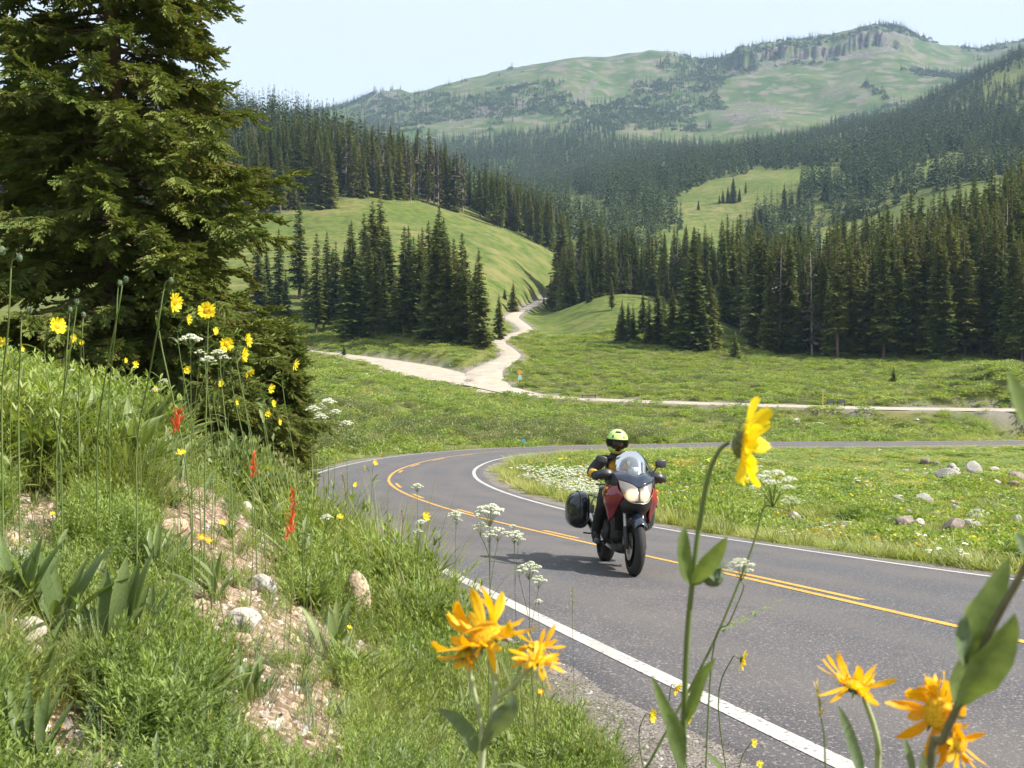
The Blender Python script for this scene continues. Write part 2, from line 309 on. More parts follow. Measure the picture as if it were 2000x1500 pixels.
def cdense(lo, hi, n): return np.linspace(lo, hi, n)
ths = np.concatenate([np.linspace(-math.pi, -.72, 60)[:-1], np.linspace(-.72, -.5, 40)[:-1], np.linspace(-.5, .5, 640), np.linspace(.5, .72, 40)[1:], np.linspace(.72, math.pi, 60)[1:]])
rs = np.concatenate([np.exp(np.linspace(math.log(.35), math.log(14), 150))[:-1], np.exp(np.linspace(math.log(14), math.log(2250), 330))[:-1], np.linspace(2250, 2760, 70)[:-1], np.exp(np.linspace(math.log(2760), math.log(5200), 16))])
TH, RR = np.meshgrid(ths, rs); GX, GY = RR*np.sin(TH), RR*np.cos(TH)
GZ, GRD, GPV, GSD = height(GX, GY, True)
nth, nr = len(ths), len(rs)
verts = np.stack([GX.ravel(), GY.ravel(), GZ.ravel()], -1)
i0 = (np.arange(nr-1)[:,None]*nth + np.arange(nth-1)[None]).ravel()
faces = np.stack([i0, i0+1, i0+nth+1, i0+nth], -1)
me = bpy.data.meshes.new('ground'); me.vertices.add(len(verts)); me.vertices.foreach_set('co', verts.ravel())
cz = float(GZ[0].mean())
me.loops.add(faces.size); me.polygons.add(len(faces)); me.loops.foreach_set('vertex_index', faces.ravel().astype(np.int32))
me.polygons.foreach_set('loop_start', np.arange(0, faces.size, 4, dtype=np.int32)); me.polygons.foreach_set('loop_total', np.full(len(faces), 4, dtype=np.int32))
me.polygons.foreach_set('use_smooth', np.ones(len(faces), dtype=bool)); me.update(calc_edges=True)
ground = bpy.data.objects.new('ground', me); COL.objects.link(ground); tag(ground, kind='structure')
def inpoly(u, v, P):
    c = np.zeros(u.shape, bool); j = len(P)-1
    for i in range(len(P)):
        (xi, yi), (xj, yj) = P[i], P[j]
        if yi != yj:
            c ^= ((yi > v) != (yj > v)) & (u < (xj-xi)*(v-yi)/(yj-yi)+xi)
        j = i
    return c
# what covers the ground: r = bare soil, g = rock and scree, b = dry grass
gu, gv = px(verts); gr = RR.ravel(); gx, gy = verts[:,0], verts[:,1]
jit = fbm(gx, gy, 90, 4, 31)*26
rock = np.zeros(len(gu)); far = gr > 1700
for P, wt in (([(1420,150),(1480,120),(1600,85),(1745,60),(1775,70),(1760,105),(1600,112),(1480,135)], 1), ([(680,210),(740,188),(790,182),(785,200),(735,215)], 1),
              ([(700,235),(800,200),(830,205),(740,245)], .9), ([(840,225),(950,210),(960,225),(860,245)], .8), ([(930,205),(1060,180),(1040,205),(940,225)], .9), ([(1110,200),(1160,150),(1175,165),(1130,210)], .8),
              ([(1380,205),(1500,195),(1540,225),(1460,245),(1390,240)], .8), ([(1560,200),(1680,130),(1710,130),(1640,190)], .45), ([(1090,235),(1150,225),(1160,240),(1100,250)], .8), ([(940,215),(1000,208),(1000,222),(950,224)], .9)):
    rock = np.maximum(rock, wt*inpoly(gu+jit, gv+jit*.5, P)*far)
umap = 1000+F*gx/np.maximum(gy, 1)
cliff = smooth(1415, 1450, umap)*(1-smooth(1745, 1790, umap))*smooth(-25, 0, gy-2400+jit*.5)*(1-smooth(30, 60, gy-2400))*(gy > 1000)
rock = np.maximum(rock, cliff)
soil = np.zeros(len(gu)); pvf = GPV.ravel(); sdf = GSD.ravel(); rdf = GRD.ravel()
soil = np.where((sdf < 0) & (gr < 20) & (pvf > .8), smooth(-.12, .25, fbm(gx, gy, 1.6, 3, 44))*.95, soil)
BARE = ([(250,890),(430,890),(580,1010),(660,1090),(560,1130),(400,1110),(290,1030)], [(380,1140),(540,1110),(640,1260),(700,1400),(680,1520),(500,1520),(400,1330)], [(510,1040),(700,1070),(790,1200),(760,1300),(640,1290),(540,1160)], [(0,1400),(160,1380),(280,1520),(0,1520)], [(0,990),(110,950),(170,1060),(60,1120),(0,1120)], [(0,1190),(130,1200),(220,1300),(0,1330)])
for P in BARE:
    soil = np.maximum(soil, inpoly(gu + jit*.0 + fbm(gx, gy, .5, 2, 3)*70, gv + fbm(gx, gy, .5, 2, 8)*60, P)*(gr < 14)*1.0)
grav = (1-smooth(.3, 1.5, rdf + fbm(gx, gy, .8, 3, 60)*1.1))*(gr < 420)
dry = np.clip(.5+fbm(gx, gy, 40, 4, 71)*1.1, 0, 1)
ca = me.color_attributes.new('cover', 'FLOAT_COLOR', 'POINT')
ca.data.foreach_set('color', np.stack([soil, rock, dry, grav], -1).astype(np.float32).ravel())

def nd(nt, t, **k):
    n = nt.nodes.new(t)
    for a, b in k.items(): setattr(n, a, b)
    return n
def mixc(nt, fac, a, b):
    n = nt.nodes.new('ShaderNodeMix'); n.data_type = 'RGBA'
    for s_, v in ((0, fac), (6, a), (7, b)):
        if isinstance(v, (int, float)): n.inputs[s_].default_value = v
        elif isinstance(v, tuple): n.inputs[s_].default_value = (*v, 1)
        else: nt.links.new(v, n.inputs[s_])
    return n.outputs[2]
def noise(nt, vec, sc, det=4, lo=.35, hi=.65, rough=.55):
    n = nd(nt, 'ShaderNodeTexNoise'); n.inputs['Scale'].default_value = sc; n.inputs['Detail'].default_value = det; n.inputs['Roughness'].default_value = rough; nt.links.new(vec, n.inputs['Vector'])
    mr = nd(nt, 'ShaderNodeMapRange'); mr.inputs['From Min'].default_value = lo; mr.inputs['From Max'].default_value = hi; nt.links.new(n.outputs['Fac'], mr.inputs['Value'])
    return mr.outputs[0]
def ground_mat():
    m = bpy.data.materials.new('meadow_ground'); m.use_nodes = True; nt = m.node_tree; b = nt.nodes['Principled BSDF']
    ge = nd(nt, 'ShaderNodeNewGeometry'); P = ge.outputs['Position']
    at_ = nd(nt, 'ShaderNodeAttribute', attribute_name='cover'); sp = nd(nt, 'ShaderNodeSeparateColor'); nt.links.new(at_.outputs['Color'], sp.inputs[0])
    g = mixc(nt, noise(nt, P, .02, 5), (.082,.118,.020), (.135,.158,.034))
    g = mixc(nt, noise(nt, P, .35, 5, .4, .62), g, (.055,.088,.018))
    dm = nd(nt, 'ShaderNodeMath', operation='MULTIPLY'); nt.links.new(sp.outputs[2], dm.inputs[0]); nt.links.new(noise(nt, P, .12, 5, .42, .68), dm.inputs[1])
    g = mixc(nt, dm.outputs[0], g, (.19,.17,.065))
    soil = mixc(nt, noise(nt, P, 3, 6), (.15,.095,.065), (.32,.225,.16)); soil = mixc(nt, noise(nt, P, 22, 4, .5, .62), soil, (.45,.36,.28))
    dist = nd(nt, 'ShaderNodeVectorMath', operation='LENGTH'); nt.links.new(P, dist.inputs[0]); mrd = nd(nt, 'ShaderNodeMapRange'); mrd.inputs['From Min'].default_value = 1500; mrd.inputs['From Max'].default_value = 2000; nt.links.new(dist.outputs['Value'], mrd.inputs['Value'])
    alp = mixc(nt, noise(nt, P, .012, 6, .42, .6), (.040,.078,.018), (.082,.108,.036)); alp = mixc(nt, noise(nt, P, .03, 6, .5, .62), alp, (.15,.13,.10)); g = mixc(nt, mrd.outputs[0], g, alp)
    g = mixc(nt, sp.outputs[0], g, soil)
    rk = mixc(nt, noise(nt, P, .05, 6), (.12,.105,.10), (.23,.20,.18)); rk = mixc(nt, noise(nt, P, .16, 8, .46, .56, .7), rk, (.055,.047,.043)); rk = mixc(nt, noise(nt, P, .022, 6, .44, .6), rk, (.085,.11,.042))
    g = mixc(nt, sp.outputs[1], g, rk)
    gv_ = mixc(nt, noise(nt, P, 14, 5), (.13,.11,.10), (.22,.195,.175)); gv_ = mixc(nt, noise(nt, P, 70, 4, .5, .62), gv_, (.34,.31,.28)); gv_ = mixc(nt, noise(nt, P, 55, 4, .54, .64), gv_, (.055,.048,.044))
    g = mixc(nt, at_.outputs['Alpha'], g, gv_)
    nt.links.new(g, b.inputs['Base Color']); b.inputs['Roughness'].default_value = .95; b.inputs['Specular IOR Level'].default_value = .15
    n = nd(nt, 'ShaderNodeTexNoise'); n.inputs['Scale'].default_value = 9; n.inputs['Detail'].default_value = 8; n.inputs['Roughness'].default_value = .7; nt.links.new(P, n.inputs['Vector'])
    n2 = nd(nt, 'ShaderNodeTexNoise'); n2.inputs['Scale'].default_value = .12; n2.inputs['Detail'].default_value = 8; nt.links.new(P, n2.inputs['Vector'])
    bp = nd(nt, 'ShaderNodeBump'); bp.inputs['Strength'].default_value = .9; bp.inputs['Distance'].default_value = .05; nt.links.new(n.outputs['Fac'], bp.inputs['Height'])
    bp2 = nd(nt, 'ShaderNodeBump'); bp2.inputs['Strength'].default_value = .5; bp2.inputs['Distance'].default_value = 2.0; nt.links.new(n2.outputs['Fac'], bp2.inputs['Height']); nt.links.new(bp.outputs[0], bp2.inputs['Normal'])
    nt.links.new(bp2.outputs[0], b.inputs['Normal'])
    return m
me.materials.append(ground_mat())
def gz(x, y): return float(height(np.array([x]), np.array([y]))[0])
def gzs(x, y): return height(np.asarray(x), np.asarray(y))

# ------------------------------------------------------------------ paved road, markings, gravel roads
def resample(C, N, k=4):
    t = np.arange(len(C)); tt = np.linspace(0, len(C)-1, (len(C)-1)*k+1)
    S = np.hstack([C, N]); o = spline(S, k); return o[:, :3], o[:, 3:]
DC, DN = resample(RC, RN, 4)
DS = np.concatenate([[0], np.cumsum(np.linalg.norm(np.diff(DC, axis=0), axis=1))])
def ribbon(name, C, N, offs, zs, m, kind='structure', a=0, b=None, wob=0, flip=False):
    C = C[a:b]; N = N[a:b]; vs = []; k = len(offs)
    for i in range(len(C)):
        for o, z in zip(offs, zs):
            o2 = o + (wob*float(vnoise(np.array([C[i][0]*2.3+o]), np.array([C[i][1]*2.3]), 5)[0]) if abs(o) > 3.3 else 0)
            p = C[i] + N[i]*o2; vs.append((p[0], p[1], p[2]+z))
    fs = [(i*k+j, i*k+j+1, (i+1)*k+j+1, (i+1)*k+j) for i in range(len(C)-1) for j in range(k-1)]
    return tag(meshobj(name, vs, fs, m, smooth=True), kind=kind)
def asphalt_mat():
    m = bpy.data.materials.new('asphalt'); m.use_nodes = True; nt = m.node_tree; b = nt.nodes['Principled BSDF']
    ge = nd(nt, 'ShaderNodeNewGeometry'); P = ge.outputs['Position']
    uv = nd(nt, 'ShaderNodeAttribute', attribute_name='lane'); 
    c = mixc(nt, noise(nt, P, 1.1, 6, .35, .65), (.072,.067,.073), (.106,.095,.096))
    c = mixc(nt, noise(nt, P, .33, 4, .45, .6), c, (.072,.073,.084))
    c = mixc(nt, noise(nt, P, 48, 3, .56, .66), c, (.24,.215,.20))
    c = mixc(nt, noise(nt, P, 60, 2, .60, .68), c, (.03,.03,.032))
    # wheel tracks polished smoother and a little browner
    tr = mixc(nt, uv.outputs['Fac'], c, (.125,.112,.104)); c = mixc(nt, .55, c, tr)
    nt.links.new(c, b.inputs['Base Color']); b.inputs['Roughness'].default_value = .72; b.inputs['Specular IOR Level'].default_value = .45
    n = nd(nt, 'ShaderNodeTexNoise'); n.inputs['Scale'].default_value = 70; n.inputs['Detail'].default_value = 3; nt.links.new(P, n.inputs['Vector'])
    bp = nd(nt, 'ShaderNodeBump'); bp.inputs['Strength'].default_value = .6; bp.inputs['Distance'].default_value = .01; nt.links.new(n.outputs['Fac'], bp.inputs['Height']); nt.links.new(bp.outputs[0], b.inputs['Normal'])
    return m
offs = np.concatenate([[-3.72, -3.6], np.linspace(-3.45, 3.45, 33), [3.6, 3.72]])
zs = [-.06, -.008] + [0]*33 + [-.008, -.06]
road = ribbon('road', DC, DN, offs, zs, asphalt_mat(), wob=.22)
la = road.data.attributes.new('lane', 'FLOAT', 'POINT')
la.data.foreach_set('value', np.tile([max(math.exp(-((abs(o)-.85)/.28)**2), math.exp(-((abs(o)-2.45)/.28)**2))*.9 for o in offs], len(DC)).astype(np.float32))
def paint(name, col):
    m = mat(name, col, rough=.7); nt = m.node_tree; b = nt.nodes['Principled BSDF']; ge = nd(nt, 'ShaderNodeNewGeometry')
    c = mixc(nt, noise(nt, ge.outputs['Position'], 30, 5, .56, .66), col, (.12,.11,.10)); c = mixc(nt, noise(nt, ge.outputs['Position'], 2.2, 4, .5, .8), c, tuple(a*.72 for a in col))
    nt.links.new(c, b.inputs['Base Color']); return m
WHITE = paint('white_road_paint', (.44,.42,.39)); YEL = paint('yellow_road_paint', (.60,.32,.055))
ribbon('edge_line', DC, DN, [-3.32, -3.18], [.004]*2, WHITE); ribbon('edge_line', DC, DN, [3.18, 3.32], [.004]*2, WHITE)
ribbon('centre_line', DC, DN, [-.14, -.04], [.004]*2, YEL)
def s_at(u, v):
    a, b = px(DC + DN*.12); i = int(np.argmin((a-u)**2+(b-v)**2)); return i
def dash(s0, s1):
    a = int(np.searchsorted(DS, s0)); b = int(np.searchsorted(DS, s1)); 
    if b-a >= 1: ribbon('centre_line_dash', DC, DN, [.07, .17], [.004]*2, YEL, a=a, b=b+1)
for (a0, b0), (a1, b1) in (((1675,1163),(1410,1111)), ((1132,1048),(1092,1038)), ((940,1004),(905,996)), ((828,973),(812,966)), ((787,949),(778,942)), ((784,930),(779,924)), ((816,911),(802,909)), ((864,897),(846,898)), ((917,888),(903,888))):
    i0, i1 = s_at(a0, b0), s_at(a1, b1); i0, i1 = min(i0, i1), max(i0, i1)+1
    if i1-i0 < 3: i1 = i0+3
    ribbon('centre_line_dash', DC, DN, [.07, .17], [.004]*2, YEL, a=i0, b=i1+1)
def gravel_mat():
    m = bpy.data.materials.new('gravel_road'); m.use_nodes = True; nt = m.node_tree; b = nt.nodes['Principled BSDF']
    ge = nd(nt, 'ShaderNodeNewGeometry'); P = ge.outputs['Position']
    c = mixc(nt, noise(nt, P, .5, 6), (.27,.23,.185), (.45,.395,.33)); c = mixc(nt, noise(nt, P, .22, 5, .45, .62), c, (.36,.32,.25)); c = mixc(nt, noise(nt, P, 9, 4, .5, .65), c, (.30,.26,.21))
    nt.links.new(c, b.inputs['Base Color']); b.inputs['Roughness'].default_value = .95
    return m
GM = gravel_mat()
def gravel(name, G, dz):
    vs = []; k = 7
    for i, p in enumerate(G):
        d = G[min(i+1, len(G)-1)][:2]-G[max(i-1, 0)][:2]; d = d/np.linalg.norm(d); n = np.array([d[1], -d[0]])
        for j in range(k):
            t = -1 + 2*j/(k-1); o = p[3]*t*(1+ .12*float(vnoise(np.array([p[0]*.7]), np.array([p[1]*.7+j]), 2)[0]))
            vs.append((p[0]+n[0]*o, p[1]+n[1]*o, p[2] + dz + .03*(1-t*t)*1 - (.12 if abs(t) > .99 else 0)))
    fs = [(i*k+j, i*k+j+1, (i+1)*k+j+1, (i+1)*k+j) for i in range(len(G)-1) for j in range(k-1)]
    return tag(meshobj(name, vs, fs, GM, smooth=True), kind='structure')
gravel('gravel_road', GRAV_A, .02); gravel('gravel_track', GRAV_B, .035)
DU, DV = px(DC); 
for s0, s1 in ((-3, -0.4), (3.6, 7.0), (13.2, 14.8)): pass
# ------------------------------------------------------------------ spruces
SPR = leafmat('spruce_needles', [(.055,.085,.022), (.105,.138,.030), (.175,.190,.042), (.25,.215,.060)], rough=.6, trans=.2, tcol=(1.2,1.3,.5), nscale=.25, pscale=.02)
SPRF = leafmat('far_spruce_needles', [(.040,.076,.030), (.064,.106,.038), (.094,.134,.046), (.13,.145,.056)], rough=.65, trans=.0, nscale=.08, pscale=.008)
DEADN = mat('dead_spruce_twigs', (.12,.095,.075), rough=.9, var=.3, vscale=1)
BARK = mat('spruce_bark', (.14,.095,.07), rough=.95, var=.35, vscale=3, bump=.6, bscale=12)
GREYB = mat('weathered_trunk', (.26,.23,.20), rough=.95, var=.25, vscale=3)
def conifer_mesh(seed, n_whorl, per, h=1.0, wid=.1, bare=.06, frond=3, shape=.8, mb=None, open_=.0, droop=.5):
    """crown of a narrow spruce one unit high: whorls of drooping boughs, each bough a fan of ragged sprays"""
    rnd = random.Random(seed); vs = []; fs = []
    for wv in range(n_whorl):
        t = bare + (1-bare)*(wv+rnd.random()*.6)/n_whorl
        rad = wid*((1-t)**shape)*(.55+.45*min(1, (t-bare)/.06+.4))
        lump = .75+.5*rnd.random()
        for k in range(per):
            if rnd.random() < open_: continue
            a = rnd.uniform(0, 2*math.pi); L = rad*lump*rnd.uniform(.6, 1.2)+.004
            ca, sa = math.cos(a), math.sin(a); z0 = t + rnd.uniform(-.5, .5)/n_whorl
            dr = droop*rnd.uniform(.5, 1.3)
            for j in range(frond):
                s0 = j/frond; s1 = (j+1.25)/frond
                wd = L*(.30-.10*s0)*rnd.uniform(.7, 1.3)
                p0 = L*s0; p1 = L*min(s1, 1.1)
                zz0 = z0 - dr*p0*(1-.25*s0); zz1 = z0 - dr*p1*(1-.3*s1) + rnd.uniform(-.1,.1)*L
                tw = rnd.uniform(-.5, .5)*wd
                n = len(vs)
                vs += [(ca*p0-sa*wd*.4, sa*p0+ca*wd*.4, zz0-.004+tw*.4), (ca*p0+sa*wd*.4, sa*p0-ca*wd*.4, zz0-.004-tw*.4),
                       (ca*p1+sa*wd, sa*p1-ca*wd, zz1-wd*.55-tw), (ca*(p1+L*.12), sa*(p1+L*.12), zz1), (ca*p1-sa*wd, sa*p1+ca*wd, zz1-wd*.55+tw)]
                fs += [(n, n+1, n+2, n+3), (n, n+3, n+4)]
                if rnd.random() < .55:            # a hanging spray
                    n = len(vs); q = (p0+p1)/2
                    vs += [(ca*p0, sa*p0, zz0), (ca*p1, sa*p1, zz1), (ca*q+rnd.uniform(-1,1)*wd*.5, sa*q+rnd.uniform(-1,1)*wd*.5, (zz0+zz1)/2-L*rnd.uniform(.2,.42))]
                    fs.append((n, n+1, n+2))
    # leader
    n = len(vs); vs += [(-.004,0,.95),(.004,.003,.95),(0,0,1.01)]; fs.append((n,n+1,n+2))
    return vs, fs
def trunk_mb(h=1.0, r=.011, m=0, seg=6, top=.97):
    b = MB(); b.tube([(0,0,-.03),(0,0,.02),(0,0,.5),(0,0,top)], [r*1.4, r, r*.6, r*.08], seg, m); return b
PROTO = {}
for i, (wl, per, wid, bare, shp, op) in enumerate(((60,11,.078,.03,.72,0),(62,10,.068,.06,.68,.1),(56,11,.092,.02,.82,0),(60,10,.062,.12,.62,.15),(46,11,.13,.01,.9,.05),(58,9,.056,.2,.55,.25))):
    v, f = conifer_mesh(100+i, wl, per, wid=wid, bare=bare, shape=shp, open_=op)
    cr = meshobj('crown', v, f, SPR, link=False); tr = trunk_mb(r=.010).build('trunk', [BARK], smooth=True, link=False)
    PROTO['n%d' % i] = (cr, tr)
for i in range(2):
    v, f = conifer_mesh(140+i, 30, 4, wid=.07, bare=.15, shape=.5, open_=.35, droop=.7)
    PROTO['d%d' % i] = (meshobj('crown', v, f, DEADN, link=False), trunk_mb(r=.010).build('trunk', [GREYB], smooth=True, link=False))
FAR = []
for i, (wl, per, wid, shp) in enumerate(((24,6,.095,.8),(26,6,.08,.7),(22,6,.115,.85),(24,5,.07,.6))):
    v, f = conifer_mesh(200+i, wl, per, wid=wid, bare=.02, shape=shp, frond=1, droop=.6)
    b = MB(); b.add(v, f, 0); FAR.append(b.build('far_spruce', [SPRF], link=False))
v, f = conifer_mesh(230, 14, 4, wid=.06, bare=.1, shape=.5, frond=1, open_=.3); b = MB(); b.add(v, f, 0); FAR.append(b.build('far_dead_spruce', [DEADN], link=False))
b = MB()                                                           # krummholz and bushes of the high slopes
rnd = random.Random(5)
for k in range(150):
    a = rnd.uniform(0, 6.28); q = rnd.random()**.5; h = (1-q*q)*.8*rnd.uniform(.5, 1); c = Vector((q*math.cos(a), q*math.sin(a), h)); s_ = .2
    b.add([c+Vector((rnd.uniform(-1,1), rnd.uniform(-1,1), rnd.uniform(-1,1)))*s_ for _ in range(3)], [(0,1,2)])
FAR.append(b.build('krummholz', [SPRF], link=False))

def scatter_obj(name, pts, scl, rot, idx, protos, label=None, kind='stuff', tilt=None):
    """ONE object that sets out copies of the unlinked prototype meshes on its points"""
    me = bpy.data.meshes.new(name); me.vertices.add(len(pts)); me.vertices.foreach_set('co', np.asarray(pts, np.float32).ravel())
    def attr(n, t, key, a):
        x = me.attributes.new(n, t, 'POINT'); x.data.foreach_set(key, np.ascontiguousarray(a).ravel())
    attr('sc', 'FLOAT_VECTOR', 'vector', np.asarray(scl, np.float32)); attr('ro', 'FLOAT_VECTOR', 'vector', np.asarray(rot, np.float32)); attr('ix', 'INT', 'value', np.asarray(idx, np.int32))
    o = bpy.data.objects.new(name, me); COL.objects.link(o)
    g = bpy.data.node_groups.new(name, 'GeometryNodeTree'); g.interface.new_socket('Geometry', in_out='INPUT', socket_type='NodeSocketGeometry'); g.interface.new_socket('Geometry', in_out='OUTPUT', socket_type='NodeSocketGeometry')
    gi = g.nodes.new('NodeGroupInput'); go = g.nodes.new('NodeGroupOutput')
    g2i = g.nodes.new('GeometryNodeGeometryToInstance')
    for p in reversed(protos):
        oi = g.nodes.new('GeometryNodeObjectInfo'); oi.inputs[0].default_value = p; oi.inputs['As Instance'].default_value = True
        g.links.new(oi.outputs['Geometry'], g2i.inputs[0])
    jn = g.nodes.new('GeometryNodeJoinGeometry')
    g.nodes.remove(g2i)
    for p in reversed(protos):
        oi = [n for n in g.nodes if n.bl_idname == 'GeometryNodeObjectInfo' and n.inputs[0].default_value == p][0]
        g.links.new(oi.outputs['Geometry'], jn.inputs[0])
    ip = g.nodes.new('GeometryNodeInstanceOnPoints'); ip.inputs['Pick Instance'].default_value = True
    m2p = g.nodes.new('GeometryNodeMeshToPoints'); g.links.new(gi.outputs[0], m2p.inputs['Mesh'])
    g.links.new(m2p.outputs[0], ip.inputs['Points']); g.links.new(jn.outputs[0], ip.inputs['Instance'])
    for n, t, s_ in (('sc', 'FLOAT_VECTOR', 'Scale'), ('ro', 'FLOAT_VECTOR', 'Rotation'), ('ix', 'INT', 'Instance Index')):
        a = g.nodes.new('GeometryNodeInputNamedAttribute'); a.data_type = t; a.inputs['Name'].default_value = n
        src = a.outputs['Attribute']
        if s_ == 'Rotation':
            e = g.nodes.new('FunctionNodeEulerToRotation'); g.links.new(src, e.inputs[0]); src = e.outputs[0]
        g.links.new(src, ip.inputs[s_])
    g.links.new(ip.outputs[0], go.inputs[0])
    md = o.modifiers.new('scatter', 'NODES'); md.node_group = g
    tag(o, label=label, kind=kind)
    return o

def ground_pts(n, Y0, Y1, u0=-60, u1=2060, rng=NR):
    """random points spread evenly over the ground between two distances"""
    Y = np.sqrt(rng.uniform(Y0*Y0, Y1*Y1, n)); u = rng.uniform(u0, u1, n); x = (u-1000)/F*Y
    return x, Y
T = []    # x, y, z, height, tag, lean
def forest(zone, n, Y0, Y1, u0, u1, test, h0, h1, dead=.06):
    x, y = ground_pts(n, Y0, Y1, u0, u1); z = gzs(x, y); u, v = px(np.stack([x, y, z], -1))
    k = test(u, v, x, y, z); x, y, z = x[k], y[k], z[k]
    hh = NR.uniform(h0, h1, len(x))*(.75+.5*np.clip(.5+fbm(x, y, 45, 3, 91), 0, 1))
    hh = np.where(NR.rand(len(x)) < .24, hh*NR.uniform(.4, .75, len(x)), hh)
    for i in range(len(x)): T.append((x[i], y[i], z[i], hh[i], zone, NR.rand() < dead))
area = lambda Y0, Y1, u0, u1: (Y1*Y1-Y0*Y0)/2*(u1-u0)/F
# right forest edge above the willow meadow
def t_right(u, v, x, y, z):
    lim = np.interp(u, [1400,1450,1500,1560,1650,1750,1850,2000,2100], [262,240,212,202,196,193,189,182,178]) + 6*vnoise(u/40, u*0, 2)
    return (y > lim) & (u > 1400) & ((u > 1480) | (y > 225))
forest('right', int(area(176,300,1395,2420)/13), 176, 300, 1395, 2420, t_right, 22, 29, .07)
def t_mid(u, v, x, y, z):
    return ((u > 1100) & (u < 1480) & (y > 295+np.where(u>1300, -15, 0)) & (y < 345)) 
forest('mid', int(area(280,345,1090,1480)/20), 280, 345, 1090, 1480, t_mid, 17, 24, .05)
# left ridge
def t_left(u, v, x, y, z):
    lim = np.interp(u, [-100,300,450,560,620,655,665,700,770,880,905,930,940,1010,1080,1110], [392,392,388,385,392,392,412,414,420,436,440,470,430,428,432,440]) + 8*vnoise(u/35, u*0, 7)
    return (y > lim) & (u < 1112)
forest('ridge', int(area(380,760,-420,1112)/26), 380, 760, -420, 1112, t_left, 20, 28, .10)
MEAD = [[(1318,385),(1390,352),(1480,338),(1560,328),(1655,318),(1640,345),(1590,355),(1560,375),(1545,400),(1475,425),(1465,450),(1440,500),(1330,500),(1330,450)],
        [(1075,385),(1120,375),(1150,385),(1190,405),(1190,440),(1120,430),(1090,410)], [(1650,285),(1690,285),(1690,298),(1650,300)], [(1790,330),(1880,295),(1890,315),(1815,350),(1790,348)], [(1265,262),(1375,252),(1380,258),(1290,272)], [(1735,345),(1765,340),(1765,360),(1735,365)]]
def t_hill(u, v, x, y, z):
    k = np.ones(len(u), bool)
    jj = 10*vnoise(x/18, y/18, 3)
    for P in MEAD: k &= ~inpoly(u+jj, v+jj, P)
    return k & (fbm(x, y, 70, 3, 17) > -.52) & ((u > 1130) | (y > 560)) & ~((u > 1290) & (u < 1475) & (y < 600)) & ~((u > 1180) & (y < 520)) & ~((u > 1600) & (y < 600))
forest('hill', int(area(400,1000,1060,2450)/52), 400, 1000, 1060, 2450, t_hill, 17, 26)
forest('hill', int(area(1000,1700,850,2450)/92), 1000, 1700, 850, 2450, t_hill, 17, 25)
def t_valley(u, v, x, y, z): return (fbm(x, y, 160, 3, 23) > -.35) & ((y > 1000) | (fbm(x,y,80,3,4) > 0.05)) & ~inpoly(u, v, MEAD[1])
forest('hill', int(area(700,1900,600,1200)/120), 700, 1900, 600, 1200, t_valley, 15, 23)
K0 = len(T)
# high mountain: woods in bands and scattered trees
def t_mtn(u, v, x, y, z):
    d = fbm(x, y, 220, 4, 41)
    k = d > .04
    kb = inpoly(u, v, [(1100,240),(1210,195),(1310,150),(1400,118),(1600,73),(1640,68),(1600,92),(1480,122),(1425,145),(1400,185),(1420,215),(1300,225),(1200,250)])
    k |= kb
    k |= inpoly(u, v, [(900,160),(1000,145),(1120,125),(1100,165),(1000,185),(930,200)]) & (d > -.15)
    k |= inpoly(u, v, [(1150,120),(1270,113),(1380,128),(1330,160),(1200,200),(1080,240),(1140,190)]) & (d > -.12)
    k |= inpoly(u, v, [(760,225),(860,180),(900,195),(840,230),(780,240)]) & (d > -.2)
    k &= ~(inpoly(u, v, [(1430,150),(1780,100),(1900,105),(2000,90),(1850,170),(1640,235),(1500,250),(1400,210)]) & (d < .30))
    k &= ~inpoly(u, v, [(1480,130),(1600,88),(1745,62),(1800,80),(1900,100),(1760,110),(1600,118)])
    k |= kb
    k &= NR.rand(len(u)) < np.where((d > .2) | kb, .95, .6)
    return k
forest('mountain', int(area(1850,2700,350,2400)/95), 1850, 2700, 350, 2400, t_mtn, 13, 23, .02)

# trees one can tell apart: column, row of the foot, distance, height in rows, proto, label
SOLO = [
 (617,657,214,205,'n3','tall spruce with a bare reddish lower trunk at the left of the clearing stand'),
 (672,690,186,24,'n4','tiny young spruce beside the start of the pale gravel branch road'),
 (570,640,225,18,'n4','tiny young spruce on the shaded grass left of the clearing stand'),
 (938,683,187,200,'n0','tall narrow spruce at the right end of the stand beside the winding gravel road'),
 (974,650,212,78,'n2','low bushy spruce between the clearing stand and the gravel bends'),
 (1002,600,300,56,'n4','lone small spruce on the grass slope left of the upper gravel bend'),
 (986,592,310,32,'n4','smallest spruce on the grass slope above the gravel bends'),
 (1100,612,318,132,'n0','tall spruce standing right where the gravel road goes out of sight'),
 (1118,618,300,90,'n4','broad low spruce in the dark group right of the road crest'),
 (1062,606,335,28,'n4','small round spruce tight against the road crest'),
 (1152,622,285,85,'n2','spruce between the road crest group and the grassy knoll'),
 (1195,638,262,98,'n3','lone slim spruce in front of the grassy knoll'),
 (1364,434,700,45,'n2','lone spruce on the bright hillside meadow left of the small clump'),
 (1435,692,195,52,'n4','short stout spruce standing alone at the edge of the willow meadow'),
 (1745,738,152,28,'n4','tiny dark spruce poking out of the willow meadow on the right'),
 (1215,668,215,85,'n2','bushy spruce at the left end of the group on the meadow edge'),
 (1237,670,214,78,'n4','bushy spruce second in the group on the meadow edge'),
 (1352,680,205,235,'n0','largest tallest spruce of the group on the meadow edge'),
]
